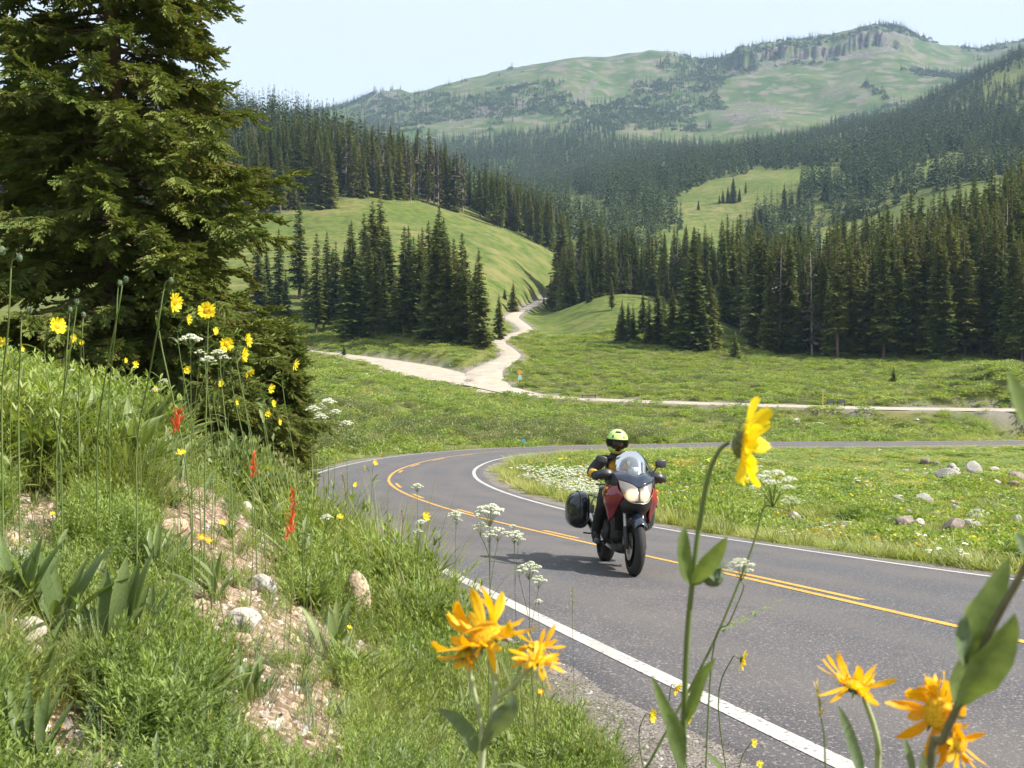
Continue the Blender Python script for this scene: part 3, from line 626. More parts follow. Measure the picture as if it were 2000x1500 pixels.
GRP = [  # clumps: centre columns, feet rows, distance, heights
 ('clearing stand', [(632,652,216,130),(650,642,232,160),(668,648,222,120),(682,640,238,200),(705,640,232,160),(722,648,214,185),(748,650,212,150),(762,646,222,205),(788,645,228,170),(815,660,206,150),(826,648,226,205),(845,662,208,185),(866,650,222,225),(884,664,206,200),(912,672,196,190),(928,678,192,165),(560,640,228,110),(545,636,232,190),(585,620,246,232),(600,640,224,120),(655,640,226,170),(640,636,232,185),(690,655,205,225),(700,650,215,140),(735,655,204,165),(730,640,226,250),(755,640,226,190),(770,655,208,120),(790,660,202,220),(808,650,214,190),(820,660,202,205),(835,664,198,150),(850,670,194,245),(862,662,204,165),(875,672,192,220),(890,675,190,190),(905,676,190,170),(920,674,194,150),(860,650,216,250),(840,640,228,210),(745,625,245,250),(715,630,238,215),(675,640,226,160),(800,640,230,200),(900,668,200,215),(522,630,240,150),(505,635,236,180)]),
 ('meadow edge group', [(1255,655,228,88),(1268,672,212,95),(1285,670,214,110),(1298,668,216,90),(1315,672,210,112),(1330,676,208,105),(1372,682,204,105),(1385,676,210,150),(1395,670,216,110),(1228,660,224,70),(1208,668,216,60)]),
 ('road crest group', [(1088,605,328,100),(1108,600,335,130),(1124,605,325,110),(1138,610,310,70),(1096,560,365,150),(1112,585,345,120),(1075,602,338,60)]),
 ('knoll group', [(1150,545,360,130),(1178,553,330,105),(1165,550,345,120),(1220,560,330,115),(1235,560,325,110),(1262,565,315,95),(1135,560,350,140)]),
 ('hillside clump', [(1412,412,720,42),(1422,414,716,50),(1432,414,714,70),(1444,412,716,46),(1405,416,714,36),(1456,398,745,44)]),
 ('lower meadow clump', [(1462,470,560,48),(1475,468,566,66),(1486,468,570,74),(1496,465,575,58),(1508,466,575,40),(1532,430,640,70),(1546,425,650,50),(1560,420,655,62)]),
]
def tree_thing(x, y, z, h, proto, label, group=None, yaw=None, name='spruce_tree', wide=1.0, category='tree'):
    cr, tr = PROTO[proto]
    t = empty(name, (x, y, z-.15)); t.rotation_euler = (random.uniform(-.02,.02), random.uniform(-.02,.02), random.uniform(0, 6.28) if yaw is None else yaw)
    t.scale = (h*wide, h*wide, h)
    for src in (cr, tr):
        c = src.copy(); c.parent = t; COL.objects.link(c)
    tag(t, label, category, group); return t
def part_of(u, E): return ('the far left end', 'the left part', 'the left middle', 'the centre', 'the right middle', 'the right part', 'the far right end')[sum(u > e for e in E)]
for (u, v, Y, hp, pr, lab) in SOLO:
    p = at(u, v, Y); z = gz(p.x, p.y); tree_thing(p.x, p.y, z, hp*Y/F*1.0 + (p.z-z), pr, lab, wide={'n4': 1.4}.get(pr, 1.6))
GLAB = {'clearing stand': 'dark spruce in the dense stand on the clearing left of the gravel bends', 'meadow edge group': '',
        'road crest group': 'dark spruce in the tight group where the gravel road goes over the crest', 'knoll group': 'spruce standing behind the small grassy knoll',
        'hillside clump': 'spruce in the small pointed clump on the bright hillside meadow', 'lower meadow clump': 'spruce in the dark clump at the lower right edge of the hillside meadow'}
def forest_label(t):
    u = 1000+F*t[0]/t[1]; big = 'tall' if t[3] > 25 else 'short' if t[3] < 17 else 'medium'
    if t[4] == 'right': return '%s spruce in %s of the right forest edge, %s' % (big, part_of(u, (1480, 1570, 1660, 1750, 1840, 1930)), 'front row' if t[1] < np.interp(u, [1400,1500,1650,2000], [262,228,212,200]) else 'second row')
    if t[4] == 'mid': return '%s spruce in %s of the dark row behind the knoll' % (big, part_of(u, (1150, 1200, 1250, 1300, 1350, 1400)))
    return '%s spruce in %s of the lower forest edge on the left ridge' % (big, part_of(u, (560, 650, 740, 830, 920, 1010)))
n_ind = len(SOLO)
ORD = 'first second third fourth fifth sixth seventh eighth ninth tenth eleventh twelfth'.split()
SHORT = {'meadow edge group': 'the group beside the willow meadow', 'road crest group': 'the tight group right of the road crest', 'knoll group': 'the group behind the small grassy knoll', 'hillside clump': 'the small clump on the bright hillside meadow', 'lower meadow clump': 'the clump below the hillside meadow'}
for g, L in GRP:
    L = sorted(L, key=lambda q: q[0])
    for i, (u, v, Y, hp) in enumerate(L):
        if g in SHORT: GLAB[g] = ('tall ' if hp > 120 else 'small ' if hp < 60 else '') + 'dark spruce, %s from the left in %s' % (ORD[i], SHORT[g])
        else: GLAB[g] = '%s dark spruce in %s of the dense clearing stand, %s' % ('tall' if hp > 190 else 'low' if hp < 145 else 'medium', part_of(u, (560, 650, 730, 800, 860, 905)), 'front row' if Y < 212 else 'back row')
        p = at(u, v, Y); z = gz(p.x, p.y); tree_thing(p.x, p.y, z, max(5, hp*Y/F + (p.z-z)), 'n%d' % random.choice((0,0,1,1,2,3)), GLAB[g], g, wide=1.9 if hp < 130 else 1.7); n_ind += 1
NEARLAB = {'right': 'tall dark spruce in the dense forest edge along the right of the willow meadow', 'mid': 'spruce in the dark row across the valley behind the grassy knoll', 'ridge': 'dark spruce in the forest covering the left ridge above the grass slope',
           'hill': 'blue green spruce in the forest on the right hillside', 'mountain': 'tiny spruce high on the far mountain'}
T.sort(key=lambda t: -t[3]/t[1])
# those that can be seen best come first: the forest edges
def seen(t): return t[4] in ('right', 'mid', 'ridge') and -20 < 1000+F*t[0]/t[1] < 2020
def front(t):
    u = 1000+F*t[0]/t[1]
    if t[4] == 'right': return t[1] < np.interp(u, [1400,1500,1650,2000], [285,245,232,222])
    if t[4] == 'mid': return True
    if t[4] == 'ridge': return u > 470 and t[1] < np.interp(u, [450,650,880,1110], [408,415,455,450])+14
    return False
cand = [t for t in T if seen(t) and front(t)][:300-n_ind]
ids = set(id(t) for t in cand)
for t in cand:
    pr = 'd%d' % random.randint(0, 1) if t[5] else 'n%d' % random.choice((0,1,1,3,5,2))
    tree_thing(t[0], t[1], t[2], t[3]*(1+.28*float(np.clip((1000+F*t[0]/t[1]-1700)/300, 0, 1)) if t[4] == 'right' else 1), pr, ('grey dead spruce with bare twigs in the ' + {'right': 'right forest edge', 'mid': 'dark row behind the knoll', 'ridge': 'left ridge forest'}[t[4]]) if t[5] else forest_label(t),
               {'right': 'spruces of the right forest edge', 'mid': 'spruces behind the knoll', 'ridge': 'spruces of the left ridge'}[t[4]] + (' that are dead' if t[5] else ''), wide=random.uniform(1.05, 1.6))
rest = [t for t in T if id(t) not in ids]
print('trees: individual', len(cand)+n_ind, 'in the mass', len(rest))
mid_ = [t for t in rest if t[1] < 480]; far_ = [t for t in rest if t[1] >= 480]
# one join of both kinds of prototype
def whole(k):
    cr, tr = PROTO[k]; b = MB()
    b.add([tuple(v.co) for v in cr.data.vertices], [tuple(p.vertices) for p in cr.data.polygons], 0)
    b.add([tuple(v.co) for v in tr.data.vertices], [tuple(p.vertices) for p in tr.data.polygons], 1)
    return b.build('forest_spruce', [cr.data.materials[0], tr.data.materials[0]], link=False)
PW = [whole(k) for k in ('n0','n1','n2','n3','n5','d0')] + FAR
pts = []; scl = []; rot = []; idx = []
for t in rest:
    pts.append((t[0], t[1], t[2]-.3)); wd = t[3]*random.uniform(1.0, 1.5)*(.8 if t[1] > 480 else 1); scl.append((wd, wd, t[3])); rot.append((0, 0, random.uniform(0, 6.28)))
    if t[1] < 480: idx.append(5 if t[5] else random.randint(0, 4))
    elif t[4] == 'mountain' and random.random() < .5: idx.append(11); scl[-1] = (t[3]*.36, t[3]*.36, t[3]*.42)
    else: idx.append(10 if t[5] else 6+random.randint(0, 3))
scatter_obj('spruce_forest', pts, scl, rot, idx, PW, label='dense spruce forest covering the valley sides and the far mountain')
# ------------------------------------------------------------------ haze over the valley
hm = bpy.data.materials.new('valley_haze'); hm.use_nodes = True; nt = hm.node_tree; nt.nodes.remove(nt.nodes['Principled BSDF'])
pv = nt.nodes.new('ShaderNodeVolumePrincipled'); pv.inputs['Density'].default_value = HAZE; pv.inputs['Color'].default_value = (.50,.70,1,1); pv.inputs['Anisotropy'].default_value = .0
nt.links.new(pv.outputs[0], nt.nodes['Material Output'].inputs['Volume'])
zmin = float(verts[:,2].min())-1.5; zmax = float(verts[:,2].max())+40
hz = MB(); hz.box((0, 0, (zmin+zmax)/2), (11000, 11000, zmax-zmin)); tag(hz.build('haze', [hm]), 'thin bluish haze over the valley', kind='stuff')
# ------------------------------------------------------------------ plants: builders for leaves, blades, flowers
def leaf(mb, base, d, up, L, W, bend=.3, m=0, seg=4, fold=.25, tipw=0.0, peak=.4, twist=0):
    """a pointed leaf that starts at base along d and bends down; two faces wide with a folded midrib"""
    d = Vector(d).normalized(); up = Vector(up); up = (up-d*up.dot(d)); up = up.normalized() if up.length > 1e-5 else d.orthogonal().normalized()
    side = d.cross(up); p = Vector(base); vs = []; step = L/seg
    for i in range(seg+1):
        t = i/seg; wd = W*.5*(math.sin(math.pi*min(1, t/peak*.5)) if t < peak else math.cos((t-peak)/(1-peak)*math.pi/2)**.8)
        wd = max(wd, W*.04 if i else W*.08)
        if i == seg: wd = W*tipw*.5+W*.01
        s2 = side*math.cos(twist*t)+up*math.sin(twist*t); u2 = up*math.cos(twist*t)-side*math.sin(twist*t)
        vs += [p - s2*wd + u2*wd*fold, p.copy(), p + s2*wd + u2*wd*fold]
        q = Quaternion(side, -bend/seg); d = q @ d; up = q @ up; p = p + d*step
    fs = []
    for i in range(seg):
        a = i*3; fs += [(a, a+1, a+4, a+3), (a+1, a+2, a+5, a+4)]
    mb.add(vs, fs, m)
def blade(mb, base, d, L, W, bend, m=0, seg=3):
    d = Vector(d).normalized(); side = d.cross(Vector((0,0,1))); side = side.normalized() if side.length > 1e-4 else Vector((1,0,0))
    p = Vector(base); vs = []
    a = random.uniform(-.6, .6); side = Quaternion(d, a) @ side
    for i in range(seg+1):
        wd = W*.5*(1-(i/seg)**1.5)
        vs += [p-side*wd, p+side*wd] if i < seg else [p]
        q = Quaternion(side, -bend/seg*(1 if d.z > -.3 else 0)); d = q @ d; p = p + d*(L/seg)
    fs = [(2*i, 2*i+1, 2*i+3, 2*i+2) for i in range(seg-1)] + [(2*seg-2, 2*seg-1, 2*seg)]
    mb.add(vs, fs, m)
def rdir(tilt, a=None):
    a = random.uniform(0, 6.283) if a is None else a
    return Vector((math.cos(a)*math.sin(tilt), math.sin(a)*math.sin(tilt), math.cos(tilt)))
G_GRASS = leafmat('grass_blades', [(0.131,0.172,0.047), (0.226,0.272,0.074), (0.344,0.346,0.121), (0.547,0.412,0.238)], rough=.5, trans=.35)
G_HERB = leafmat('feathery_herb', [(0.119,0.177,0.048), (0.202,0.278,0.068), (0.296,0.363,0.092), (0.404,0.415,0.156)], rough=.5, trans=.38, nscale=2.5, pscale=.4)
G_BROAD = leafmat('broad_leaf', fine=140, cols= [(0.094,0.139,0.057), (0.145,0.200,0.072), (0.217,0.263,0.101), (0.310,0.324,0.152)], rough=.45, trans=.36, nscale=3, pscale=.5)
G_BLUE = leafmat('grey_green_leaf', fine=140, cols= [(.10,.15,.08), (.15,.20,.12), (.20,.25,.16)], rough=.6, trans=.3, nscale=3)
G_WILL = leafmat('willow_leaves', [(0.112,0.142,0.067), (0.166,0.198,0.085), (0.255,0.268,0.116), (0.363,0.330,0.198)], rough=.55, trans=.25, nscale=.5, pscale=.03)
G_DRY = leafmat('dry_grass', [(.22,.17,.09), (.34,.27,.15), (.42,.36,.22)], rough=.7, trans=.3)
G_STEM = leafmat('plant_stem', [(.10,.15,.04), (.15,.20,.06), (.20,.22,.09)], rough=.6, trans=.1, nscale=4)
F_YEL = leafmat('yellow_petals', famp=.09, fine=260, cols= [(.84,.66,.014), (.90,.76,.03), (.93,.84,.07)], rough=.5, trans=.4, tcol=(1.1,1.05,.5), nscale=6)
F_ORA = leafmat('orange_petals', famp=.12, fine=260, cols= [(.82,.37,.006), (.90,.50,.010), (.93,.62,.02)], rough=.5, trans=.4, tcol=(1.1,1.0,.4), nscale=9)
F_WHT = leafmat('white_florets', [(.60,.64,.46), (.74,.76,.62), (.84,.84,.76)], rough=.6, trans=.3, tcol=(1,1,.8), nscale=8)
F_RED = leafmat('red_bracts', [(.60,.09,.035), (.76,.16,.06), (.82,.28,.12)], rough=.5, trans=.3, tcol=(1.1,.8,.6), nscale=8)
F_DISK = mat('flower_disk', (.78,.50,.02), rough=.8, var=.35, vscale=300)
F_DISKG = mat('green_flower_disk', (.42,.42,.03), rough=.8, var=.3, vscale=300)
F_CUP = mat('flower_cup', (.14,.17,.07), rough=.8, var=.3, vscale=120)

def feathery(n=9, h=.2, seed=1):
    random.seed(seed); b = MB()
    for i in range(n):
        d = rdir(random.uniform(.1, .75)); L = h*random.uniform(.6, 1.15); p = Vector((random.uniform(-.05,.05), random.uniform(-.05,.05), 0)); q = p.copy(); ns = 9
        bend = random.uniform(.1, .5)
        for k in range(ns):
            t = (k+1)/ns; q2 = q + d*(L/ns)
            if t > .25:
                for sgn in (-1, 1):
                    sd_ = d.cross(Vector((0,0,1))).normalized() if abs(d.z) < .99 else Vector((1,0,0))
                    ld = (d*.75 + sd_*sgn*.8 + Vector((0,0,random.uniform(0,.35)))).normalized(); ll = L*.26*(1.25-t)*random.uniform(.7,1.2)
                    for e in range(3):     # each leaflet is itself cut into narrow lobes
                        l2 = (ld + sd_*random.uniform(-.45,.45) + d*random.uniform(-.4,.4)).normalized()
                        blade(b, q2+ld*ll*.2*e, l2, ll*.8, ll*.17, .4, 0, 2)
            d = (d + Vector((0,0,-bend/ns))).normalized(); q = q2
        b.tube([p, (p+q)/2+Vector((0,0,.01)), q], [.0016,.0013,.0006], 3, 1, caps=False)
        for e in range(4): blade(b, q, (d+rdir(.8)*.6).normalized(), L*.14, L*.03, .3, 0, 2)
    return b.build('feathery_herb', [G_HERB, G_STEM], link=False)
def leafy(n=12, h=.16, L=.045, W=.012, seed=1, m_=None, stems=True):
    random.seed(seed); b = MB()
    for i in range(n):
        d = rdir(random.uniform(.05, .6)); hh = h*random.uniform(.5, 1.2); p = Vector((random.gauss(0,.04), random.gauss(0,.04), 0)); q = p.copy(); ns = 8
        for k in range(ns):
            q = q + d*(hh/ns)
            for e in range(2):
                ld = (rdir(random.uniform(.5, 1.2)) + d*.5).normalized(); leaf(b, q, ld, (0,0,1), L*random.uniform(.6,1.3), W*random.uniform(.8,1.3), .5, 0, 3)
            d = (d + Vector((random.uniform(-.1,.1), random.uniform(-.1,.1), .03))).normalized()
        b.tube([p, q], [.0015,.0008], 3, 1, caps=False)
    return b.build('leafy_herb', [m_ or G_HERB, G_STEM], link=False)
def rosette(n=14, L=.28, W=.045, seed=1, tilt=(.15,.8), m_=None):
    random.seed(seed); b = MB()
    for i in range(n):
        d = rdir(random.uniform(*tilt)); leaf(b, (random.gauss(0,.02), random.gauss(0,.02), 0), d, (-d.x, -d.y, 1), L*random.uniform(.6,1.15), W*random.uniform(.7,1.2), random.uniform(.2,1.1), 0, 6, fold=.35, peak=.55)
    return b.build('broad_leaves', [m_ or G_BROAD], link=False)
def tuft(n=60, h=.3, W=.005, seed=1, spread=.06, bend=(.2,1.2), m_=None, tilt=.45):
    random.seed(seed); b = MB()
    for i in range(n):
        a = random.uniform(0, 6.28); r_ = abs(random.gauss(0, spread)); blade(b, (r_*math.cos(a), r_*math.sin(a), -.01), rdir(random.uniform(0, tilt), a), h*random.uniform(.5,1.2), W*random.uniform(.7,1.3), random.uniform(*bend), 0, 3)
    return b.build('grass_tuft', [m_ or G_GRASS], link=False)
def shrub(n=260, seed=1, leafs=.075, m_=None, flat=.8):
    """willow dome one unit wide: leaf sprays through the whole volume of several uneven lobes"""
    random.seed(seed); b = MB()
    lob = [(Vector((random.uniform(-.32,.32), random.uniform(-.32,.32), random.uniform(.12,.34)*flat)), random.uniform(.16,.32)) for _ in range(7)]
    for i in range(n):
        c, r_ = random.choice(lob); d = Vector((random.gauss(0,1), random.gauss(0,1), random.gauss(.35,.9))).normalized()
        p = c + d*r_*random.uniform(.6, 1.08)*Vector((1,1,flat)).length/1.6
        if p.z < 0: p.z = random.uniform(0,.1)
        for e in range(2):
            ld = (d + rdir(random.uniform(0, 1.5))*.9).normalized(); sd_ = ld.cross(Vector((random.gauss(0,1), random.gauss(0,1), random.gauss(0,1)))).normalized(); s_ = leafs*random.uniform(.6,1.3)
            b.add([p, p+ld*s_*.5+sd_*s_*.28, p+ld*s_*1.1, p+ld*s_*.5-sd_*s_*.28], [(0,1,2,3)], 0)
    return b.build('willow', [m_ or G_WILL], link=False)
def flower_dots(n=9, h=.35, seed=1, fm=None, r_=.02, umbel=False):
    random.seed(seed); b = MB()
    for i in range(n):
        p = Vector((random.gauss(0,.16), random.gauss(0,.16), 0)); q = p + rdir(random.uniform(0,.25))*h*random.uniform(.7,1.2)
        b.tube([p, q], [.003,.002], 3, 1, caps=False)
        if umbel:
            for k in range(9): a = rdir(random.uniform(0,1.1)); b.ball(q + a*r_*1.6 - Vector((0,0,r_)), r_*.62, 5, 3, 0, (1,1,.6))
        else:
            ax = rdir(random.uniform(0,.9)); t = ax.orthogonal().normalized(); s_ = ax.cross(t)
            for k in range(8):
                a = k*6.283/8; dd = t*math.cos(a)+s_*math.sin(a); w_ = ax.cross(dd)*r_*.33
                b.add([q, q+dd*r_*.6+w_, q+dd*r_*1.15, q+dd*r_*.6-w_], [(0,1,2,3)], 0)
            b.ball(q, r_*.3, 5, 3, 0)
    for i in range(22): blade(b, (random.gauss(0,.13), random.gauss(0,.13), 0), rdir(random.uniform(0,.5)), h*random.uniform(.4,.9), .01, .5, 2, 2)
    return b.build('flower_patch', [fm, G_STEM, G_GRASS], link=False)

P_FEA = [feathery(9, .20, 1), feathery(11, .17, 2), feathery(8, .24, 3)]
P_LEA = [leafy(15, .15, .024, .0055, 4), leafy(15, .12, .020, .006, 5, G_BLUE), leafy(13, .22, .034, .007, 6)]
P_ROS = [rosette(14, .26, .040, 7), rosette(10, .20, .034, 8), rosette(12, .30, .030, 9, (.05,.5))]
P_TUF = [tuft(70, .26, .0045, 10), tuft(60, .34, .0035, 11, .05, (.1,.7)), tuft(50, .22, .004, 12, .08, (.4,1.6)), tuft(34, .3, .003, 13, .05, (.2,1.2), G_DRY)]
P_MEA = [tuft(46, .42, .016, 14, .14, (.2,.9)), tuft(46, .34, .018, 15, .17, (.3,1.2)), shrub(210, 16, .085, G_HERB, .6), shrub(170, 17, .10, G_HERB, .5)]
P_FLO = [flower_dots(8, .36, 18, F_YEL, .030), flower_dots(8, .34, 19, F_ORA, .030), flower_dots(6, .5, 20, F_WHT, .034, True), flower_dots(7, .30, 21, F_RED, .02)]
P_WIL = [shrub(430, 22, .058), shrub(430, 23, .058), shrub(380, 24, .06, None, .6), shrub(340, 25, .06, G_HERB, .6), shrub(360, 26, .066, G_BROAD, .9)]
def put(name, x, y, protos, idx, s, label, lean=.12, sink=.01, zs=None):
    z = gzs(x, y); n = len(x)
    pts = np.stack([x, y, z-sink], -1); sc = np.stack([s, s, s*(zs if zs is not None else 1)], -1)
    rot = np.stack([NR.normal(0, lean, n), NR.normal(0, lean, n), NR.uniform(0, 6.283, n)], -1)
    return scatter_obj(name, pts, sc, rot, idx, protos, label=label)
def keep(x, y, margin=.25, gm=.3):
    rd, _, pv, sd_ = near_road(x, y); return (rd > margin), rd, pv, sd_
_YS = np.concatenate([np.exp(np.linspace(math.log(2), math.log(60), 260)), np.linspace(60.5, 420, 500)])
def hit(u, v):
    """where the line of sight through (column, row) meets the ground"""
    x = np.array([at(u, v, Y)[0] for Y in _YS]); z = np.array([at(u, v, Y)[2] for Y in _YS]); g = gzs(x, _YS); k = np.where(z <= g)[0]
    if not len(k): return None
    i = k[0]; return Vector((x[i], _YS[i], g[i]))
MB_ = [ # column, row, width, height, kind, label
 (1807,905,22,11,'b','small dark rock, leftmost of the upper row of rocks in the meadow'), (1828,908,16,9,'b','low brown rock just right of the leftmost upper rock'), (1853,930,48,19,'g','long pale boulder, largest of the upper row of meadow rocks'),
 (1860,916,22,12,'g','grey rock directly behind the long pale upper boulder'), (1903,921,34,26,'g','jagged upright pale boulder right of the long pale upper one'), (1806,928,18,7,'g','flat rock left of the long pale upper boulder'), (1885,937,10,6,'g','small stone below the jagged pale boulder'),
 (1941,919,22,9,'g','flat grey rock right of the jagged pale boulder'), (1950,927,14,8,'g','small grey stone under the flat rock at the upper right'), (1986,934,38,16,'b','large dark rock at the right edge of the upper row'), (1946,943,22,8,'g','flat rock left below the dark right edge rock'), (1980,946,22,9,'b','low brown rock under the dark right edge rock'),
 (1698,970,28,8,'g','flat pale rock, leftmost of the middle row in the meadow'), (1756,974,34,11,'g','flat slanting rock in the middle row'), (1807,976,37,15,'g','rounded grey boulder in the middle row'), (1863,984,22,8,'t','small tan rock right of the rounded grey boulder'), (1868,996,18,9,'g','pale stone under the small tan rock'),
 (1945,990,18,10,'b','small brown rock above the right end of the lower rocks'), (1560,978,22,13,'g','grey rock beside the large white umbel'), (1583,973,18,8,'g','flat rock right of the grey rock beside the umbel'), (1553,1013,26,15,'g','pale rock half sunk in grass below the large white umbel'), (1616,1030,20,8,'b','small dark stone low in the grass, left part of the meadow'),
 (1580,1031,32,10,'b','low dark rock near the road in the left part of the meadow'), (1516,1027,16,10,'g','small grey stone near the road left of the low dark rock'), (1651,1004,26,7,'t','thin tan slab in the grass'), (1694,1014,26,8,'g','thin grey slab right of the tan slab'), (1659,1026,36,11,'g','long low grey rock under the two thin slabs'),
 (1774,1004,16,11,'g','small upright pale stone above the long dark boulder'), (1735,1021,20,8,'g','pale stone at the left end of the long dark boulder'), (1767,1021,46,17,'b','long dark boulder in the lower row'), (1796,1024,28,17,'g','grey boulder at the right end of the long dark boulder'), (1825,1004,26,8,'g','thin pale slab right of the upright pale stone'),
 (1912,1010,44,17,'g','bluish grey boulder in the right part of the lower row'), (1902,1026,52,15,'g','long flat pale boulder below the bluish grey one'), (1863,1033,54,26,'b','broad brown boulder in the lower row near the road'), (1986,1013,22,13,'g','grey rock near the right edge in the lower row'), (1880,1050,18,7,'b','small brown stone below the broad brown boulder'), (1960,1052,16,7,'g','small pale stone close to the road near the right edge'),
 (1555,822,17,11,'w','lone white boulder beyond the paved road'), (1597,829,26,6,'g','string of low pale stones right of the lone white boulder'), (1790,820,10,6,'w','tiny white stone right of the bare patch beyond the road'), (1884,836,18,6,'g','small grey rock beyond the road at the right'), (1638,772,10,5,'g','tiny pale rock on the bank of the gravel road'),
 (735,728,24,7,'b','pair-sized dark rock in the grass below the pale branch road'), (716,731,12,6,'g','small grey rock left of the dark rock by the branch road'), (1420,771,12,6,'b','small dark rock just beyond the gravel road'),
 (1116,463,11,11,'w','white boulder by the tall spruce at the right end of the grass slope')]
# the near bank
def cover_at(x, y):
    """bare soil on the bank, as the ground was painted"""
    z = gzs(x, y); u, v = px(np.stack([x, y, z], -1)); s_ = smooth(-.12, .25, fbm(x, y, 1.6, 3, 44))*.6
    for P in SOILP: s_ = np.maximum(s_, inpoly(u + fbm(x, y, .5, 2, 3)*70, v + fbm(x, y, .5, 2, 8)*60, P)*1.0)
    return s_, u, v
SOILP = BARE
n = 50000
Y = np.sqrt(NR.uniform(1.4**2, 17**2, n)); x = NR.uniform(-.90, .42, n)*Y + 0; y = Y
Y2 = NR.uniform(1.4, 7, 14000); x = np.concatenate([x, NR.uniform(-.62, .42, 14000)*Y2]); y = np.concatenate([y, Y2])
k, rd, pv, sd_ = keep(x, y); so_, u, v = cover_at(x, y)
edge = .75 + .5*vnoise(x*1.3, y*1.3, 3) + .1*smooth(900, 1400, u)
k = (pv > edge) & (sd_ < 0) & (NR.rand(len(x)) > so_*.93)
x, y, u, v = x[k], y[k], u[k], v[k]
kind = fbm(x, y, 1.1, 2, 77) + NR.uniform(-.25, .25, len(x)); ridge = (v < 960) & (u < 560)
idx = np.where(kind > .22, NR.randint(3, 6, len(x)), np.where(kind < -.2, NR.randint(9, 13, len(x)), NR.randint(0, 3, len(x))))
idx = np.where(ridge, NR.choice([0,1,3,5,5,6,8,10,11], len(x)), idx)
idx = np.where((~ridge) & (NR.rand(len(x)) < .075), NR.randint(6, 9, len(x)), idx)
sc_ = NR.uniform(.6, 1.15, len(x))*np.where(idx >= 9, .9, 1)*np.where(ridge, np.where(idx < 6, 1.35, np.where(idx < 9, 1.3, 1.1)), 1)*np.where((pv[k] < 4.5) & (y > 6.5) & (y < 14), 1.9, 1)*(1-.5*np.maximum(so_[k], cover_at(x*1.07, y*1.07)[0]))
print('bank plants', len(x))
put('bank_undergrowth', x, y, P_FEA+P_LEA+P_ROS+P_TUF, idx, sc_, 'feathery herbs, leaf rosettes and grass on the near bank')
# meadow inside the bend
_ROCKS = []
def rock_near(x, y):
    k = np.zeros(len(x), bool)
    for (a, b, r_) in _ROCKS: k |= (np.hypot((x-a), (y-b)*.5) < r_) | ((np.abs(x-a*y/b) < r_*.7) & (y < b) & (y > b-2.2))
    return k
for r_ in MB_:
    if r_[1] < 900: continue
    q_ = hit(r_[0], r_[1]+r_[3]*.4)
    if q_: _ROCKS.append((q_.x, q_.y, r_[2]*q_.y/F*.55))
n = 41000; Y = np.sqrt(NR.uniform(9**2, 92**2, n)); x = NR.uniform(-.05, .74, n)*Y; y = Y
k, rd, pv, sd_ = keep(x, y); nb = fbm(x, y, 1.2, 2, 7)
k = (sd_ > 0) & (rd > .75+nb*.7) & (NR.rand(n) < np.clip(30/y, .35, 1)); x, y, rd = x[k], y[k], rd[k]
nn = len(x); pat = fbm(x, y, 5, 3, 50); u = 1000+F*x/y
pick = NR.rand(nn); idx = np.where(pat > .12, 2, np.where(pat < -.2, 3, NR.randint(0, 2, nn))); idx = np.where(pick < .3, NR.randint(0, 4, nn), idx); idx = np.where(rd < 2.2, NR.randint(0, 2, nn), idx)
fl = NR.rand(nn); yel = fbm(x, y, 9, 3, 52)
idx = np.where((fl < .10+.10*(yel > .1)) & (rd > 2), 4+(NR.rand(nn) < .55), idx)
wht = (np.hypot(x-at(1090,890,34).x, y-36) < 0) | ((u < 1190) & (rd > 1.6) & (rd < 12) & (y > 17) & (y < 42))
idx = np.where(((fl > .915) & (fl < .925)) | (wht & (fl > .42)), 6, idx); idx = np.where(fl > .994, 7, idx)
sz = NR.uniform(.7, 1.2, nn)*np.clip(y/26, 1, 2.0)*np.where(rock_near(x, y), .55, 1)*np.where(idx == 2, .8, 1)*np.where(idx >= 4, .9, 1)
put('meadow_grass', x, y, P_MEA+P_FLO, idx, sz, 'green meadow with yellow, orange and white flowers inside the bend', zs=np.clip(24/y, .3, 1)*np.where(y > 50, .55, 1)*np.where(pat > .1, .75, 1)*np.where(x > .22*y, .6, 1))
print('meadow', nn)
# beyond the road: bushes, willow flat, valley floor
def zone2(n, Y0, Y1, u0, u1, fn): 
    x, y = ground_pts(n, Y0, Y1, u0, u1); rd, _, pv, sd_ = near_road(x, y); z = gzs(x, y); u, v = px(np.stack([x, y, z], -1)); k = fn(x, y, u, v, rd, pv, sd_); return x[k], y[k], u[k], v[k], rd[k]
def f_bush(x, y, u, v, rd, pv, sd_): return (((sd_ < 0) & (pv > 3.5)) | ((y > 70) & ((sd_ < 0) | (NR.rand(len(x)) < .05)))) & (rd > 1.2) & ((pv < 60) | (rd > 2.5)) & ~((u > 1400) & (rd < 9) & (y < 125) & (NR.rand(len(x)) < .8)) & (NR.rand(len(x)) < np.where(fbm(x, y, 9, 3, 61) > -.12, .95, .25)) & ~((sd_ > 0) & (pv < 60) & (y < 70)) & (y > np.interp(u, [0, 560, 700], [60, 46, 40]))
x, y, u, v, rd = zone2(int(area(40,118,-300,2350)*.85), 40, 118, -300, 2350, f_bush); nn = len(x)
big = (y < 92) & (u < 1300)
put('willow_shrubs', x, y, P_WIL, NR.choice(5, nn, p=[.32,.28,.16,.12,.12]), NR.uniform(.8, 2.0, nn)*np.where(big, 1.25, .9), 'low green willow shrubs behind the bend of the road', zs=np.where(big, .85, .5))
print('bush', nn)
def f_flat(x, y, u, v, rd, pv, sd_): return (rd > 1.5) & ~((u > 1400) & (y > 205)) & (NR.rand(len(x)) < np.where(fbm(x, y, 12, 3, 63) > -.1, 1, .4)) & ((u > 1000) | (fbm(x, y, 14, 3, 64) > .12)) & ~((u < 1000) & (y > 170))
x, y, u, v, rd = zone2(int(area(112,215,300,2350)*.55), 112, 215, 300, 2350, f_flat); nn = len(x)
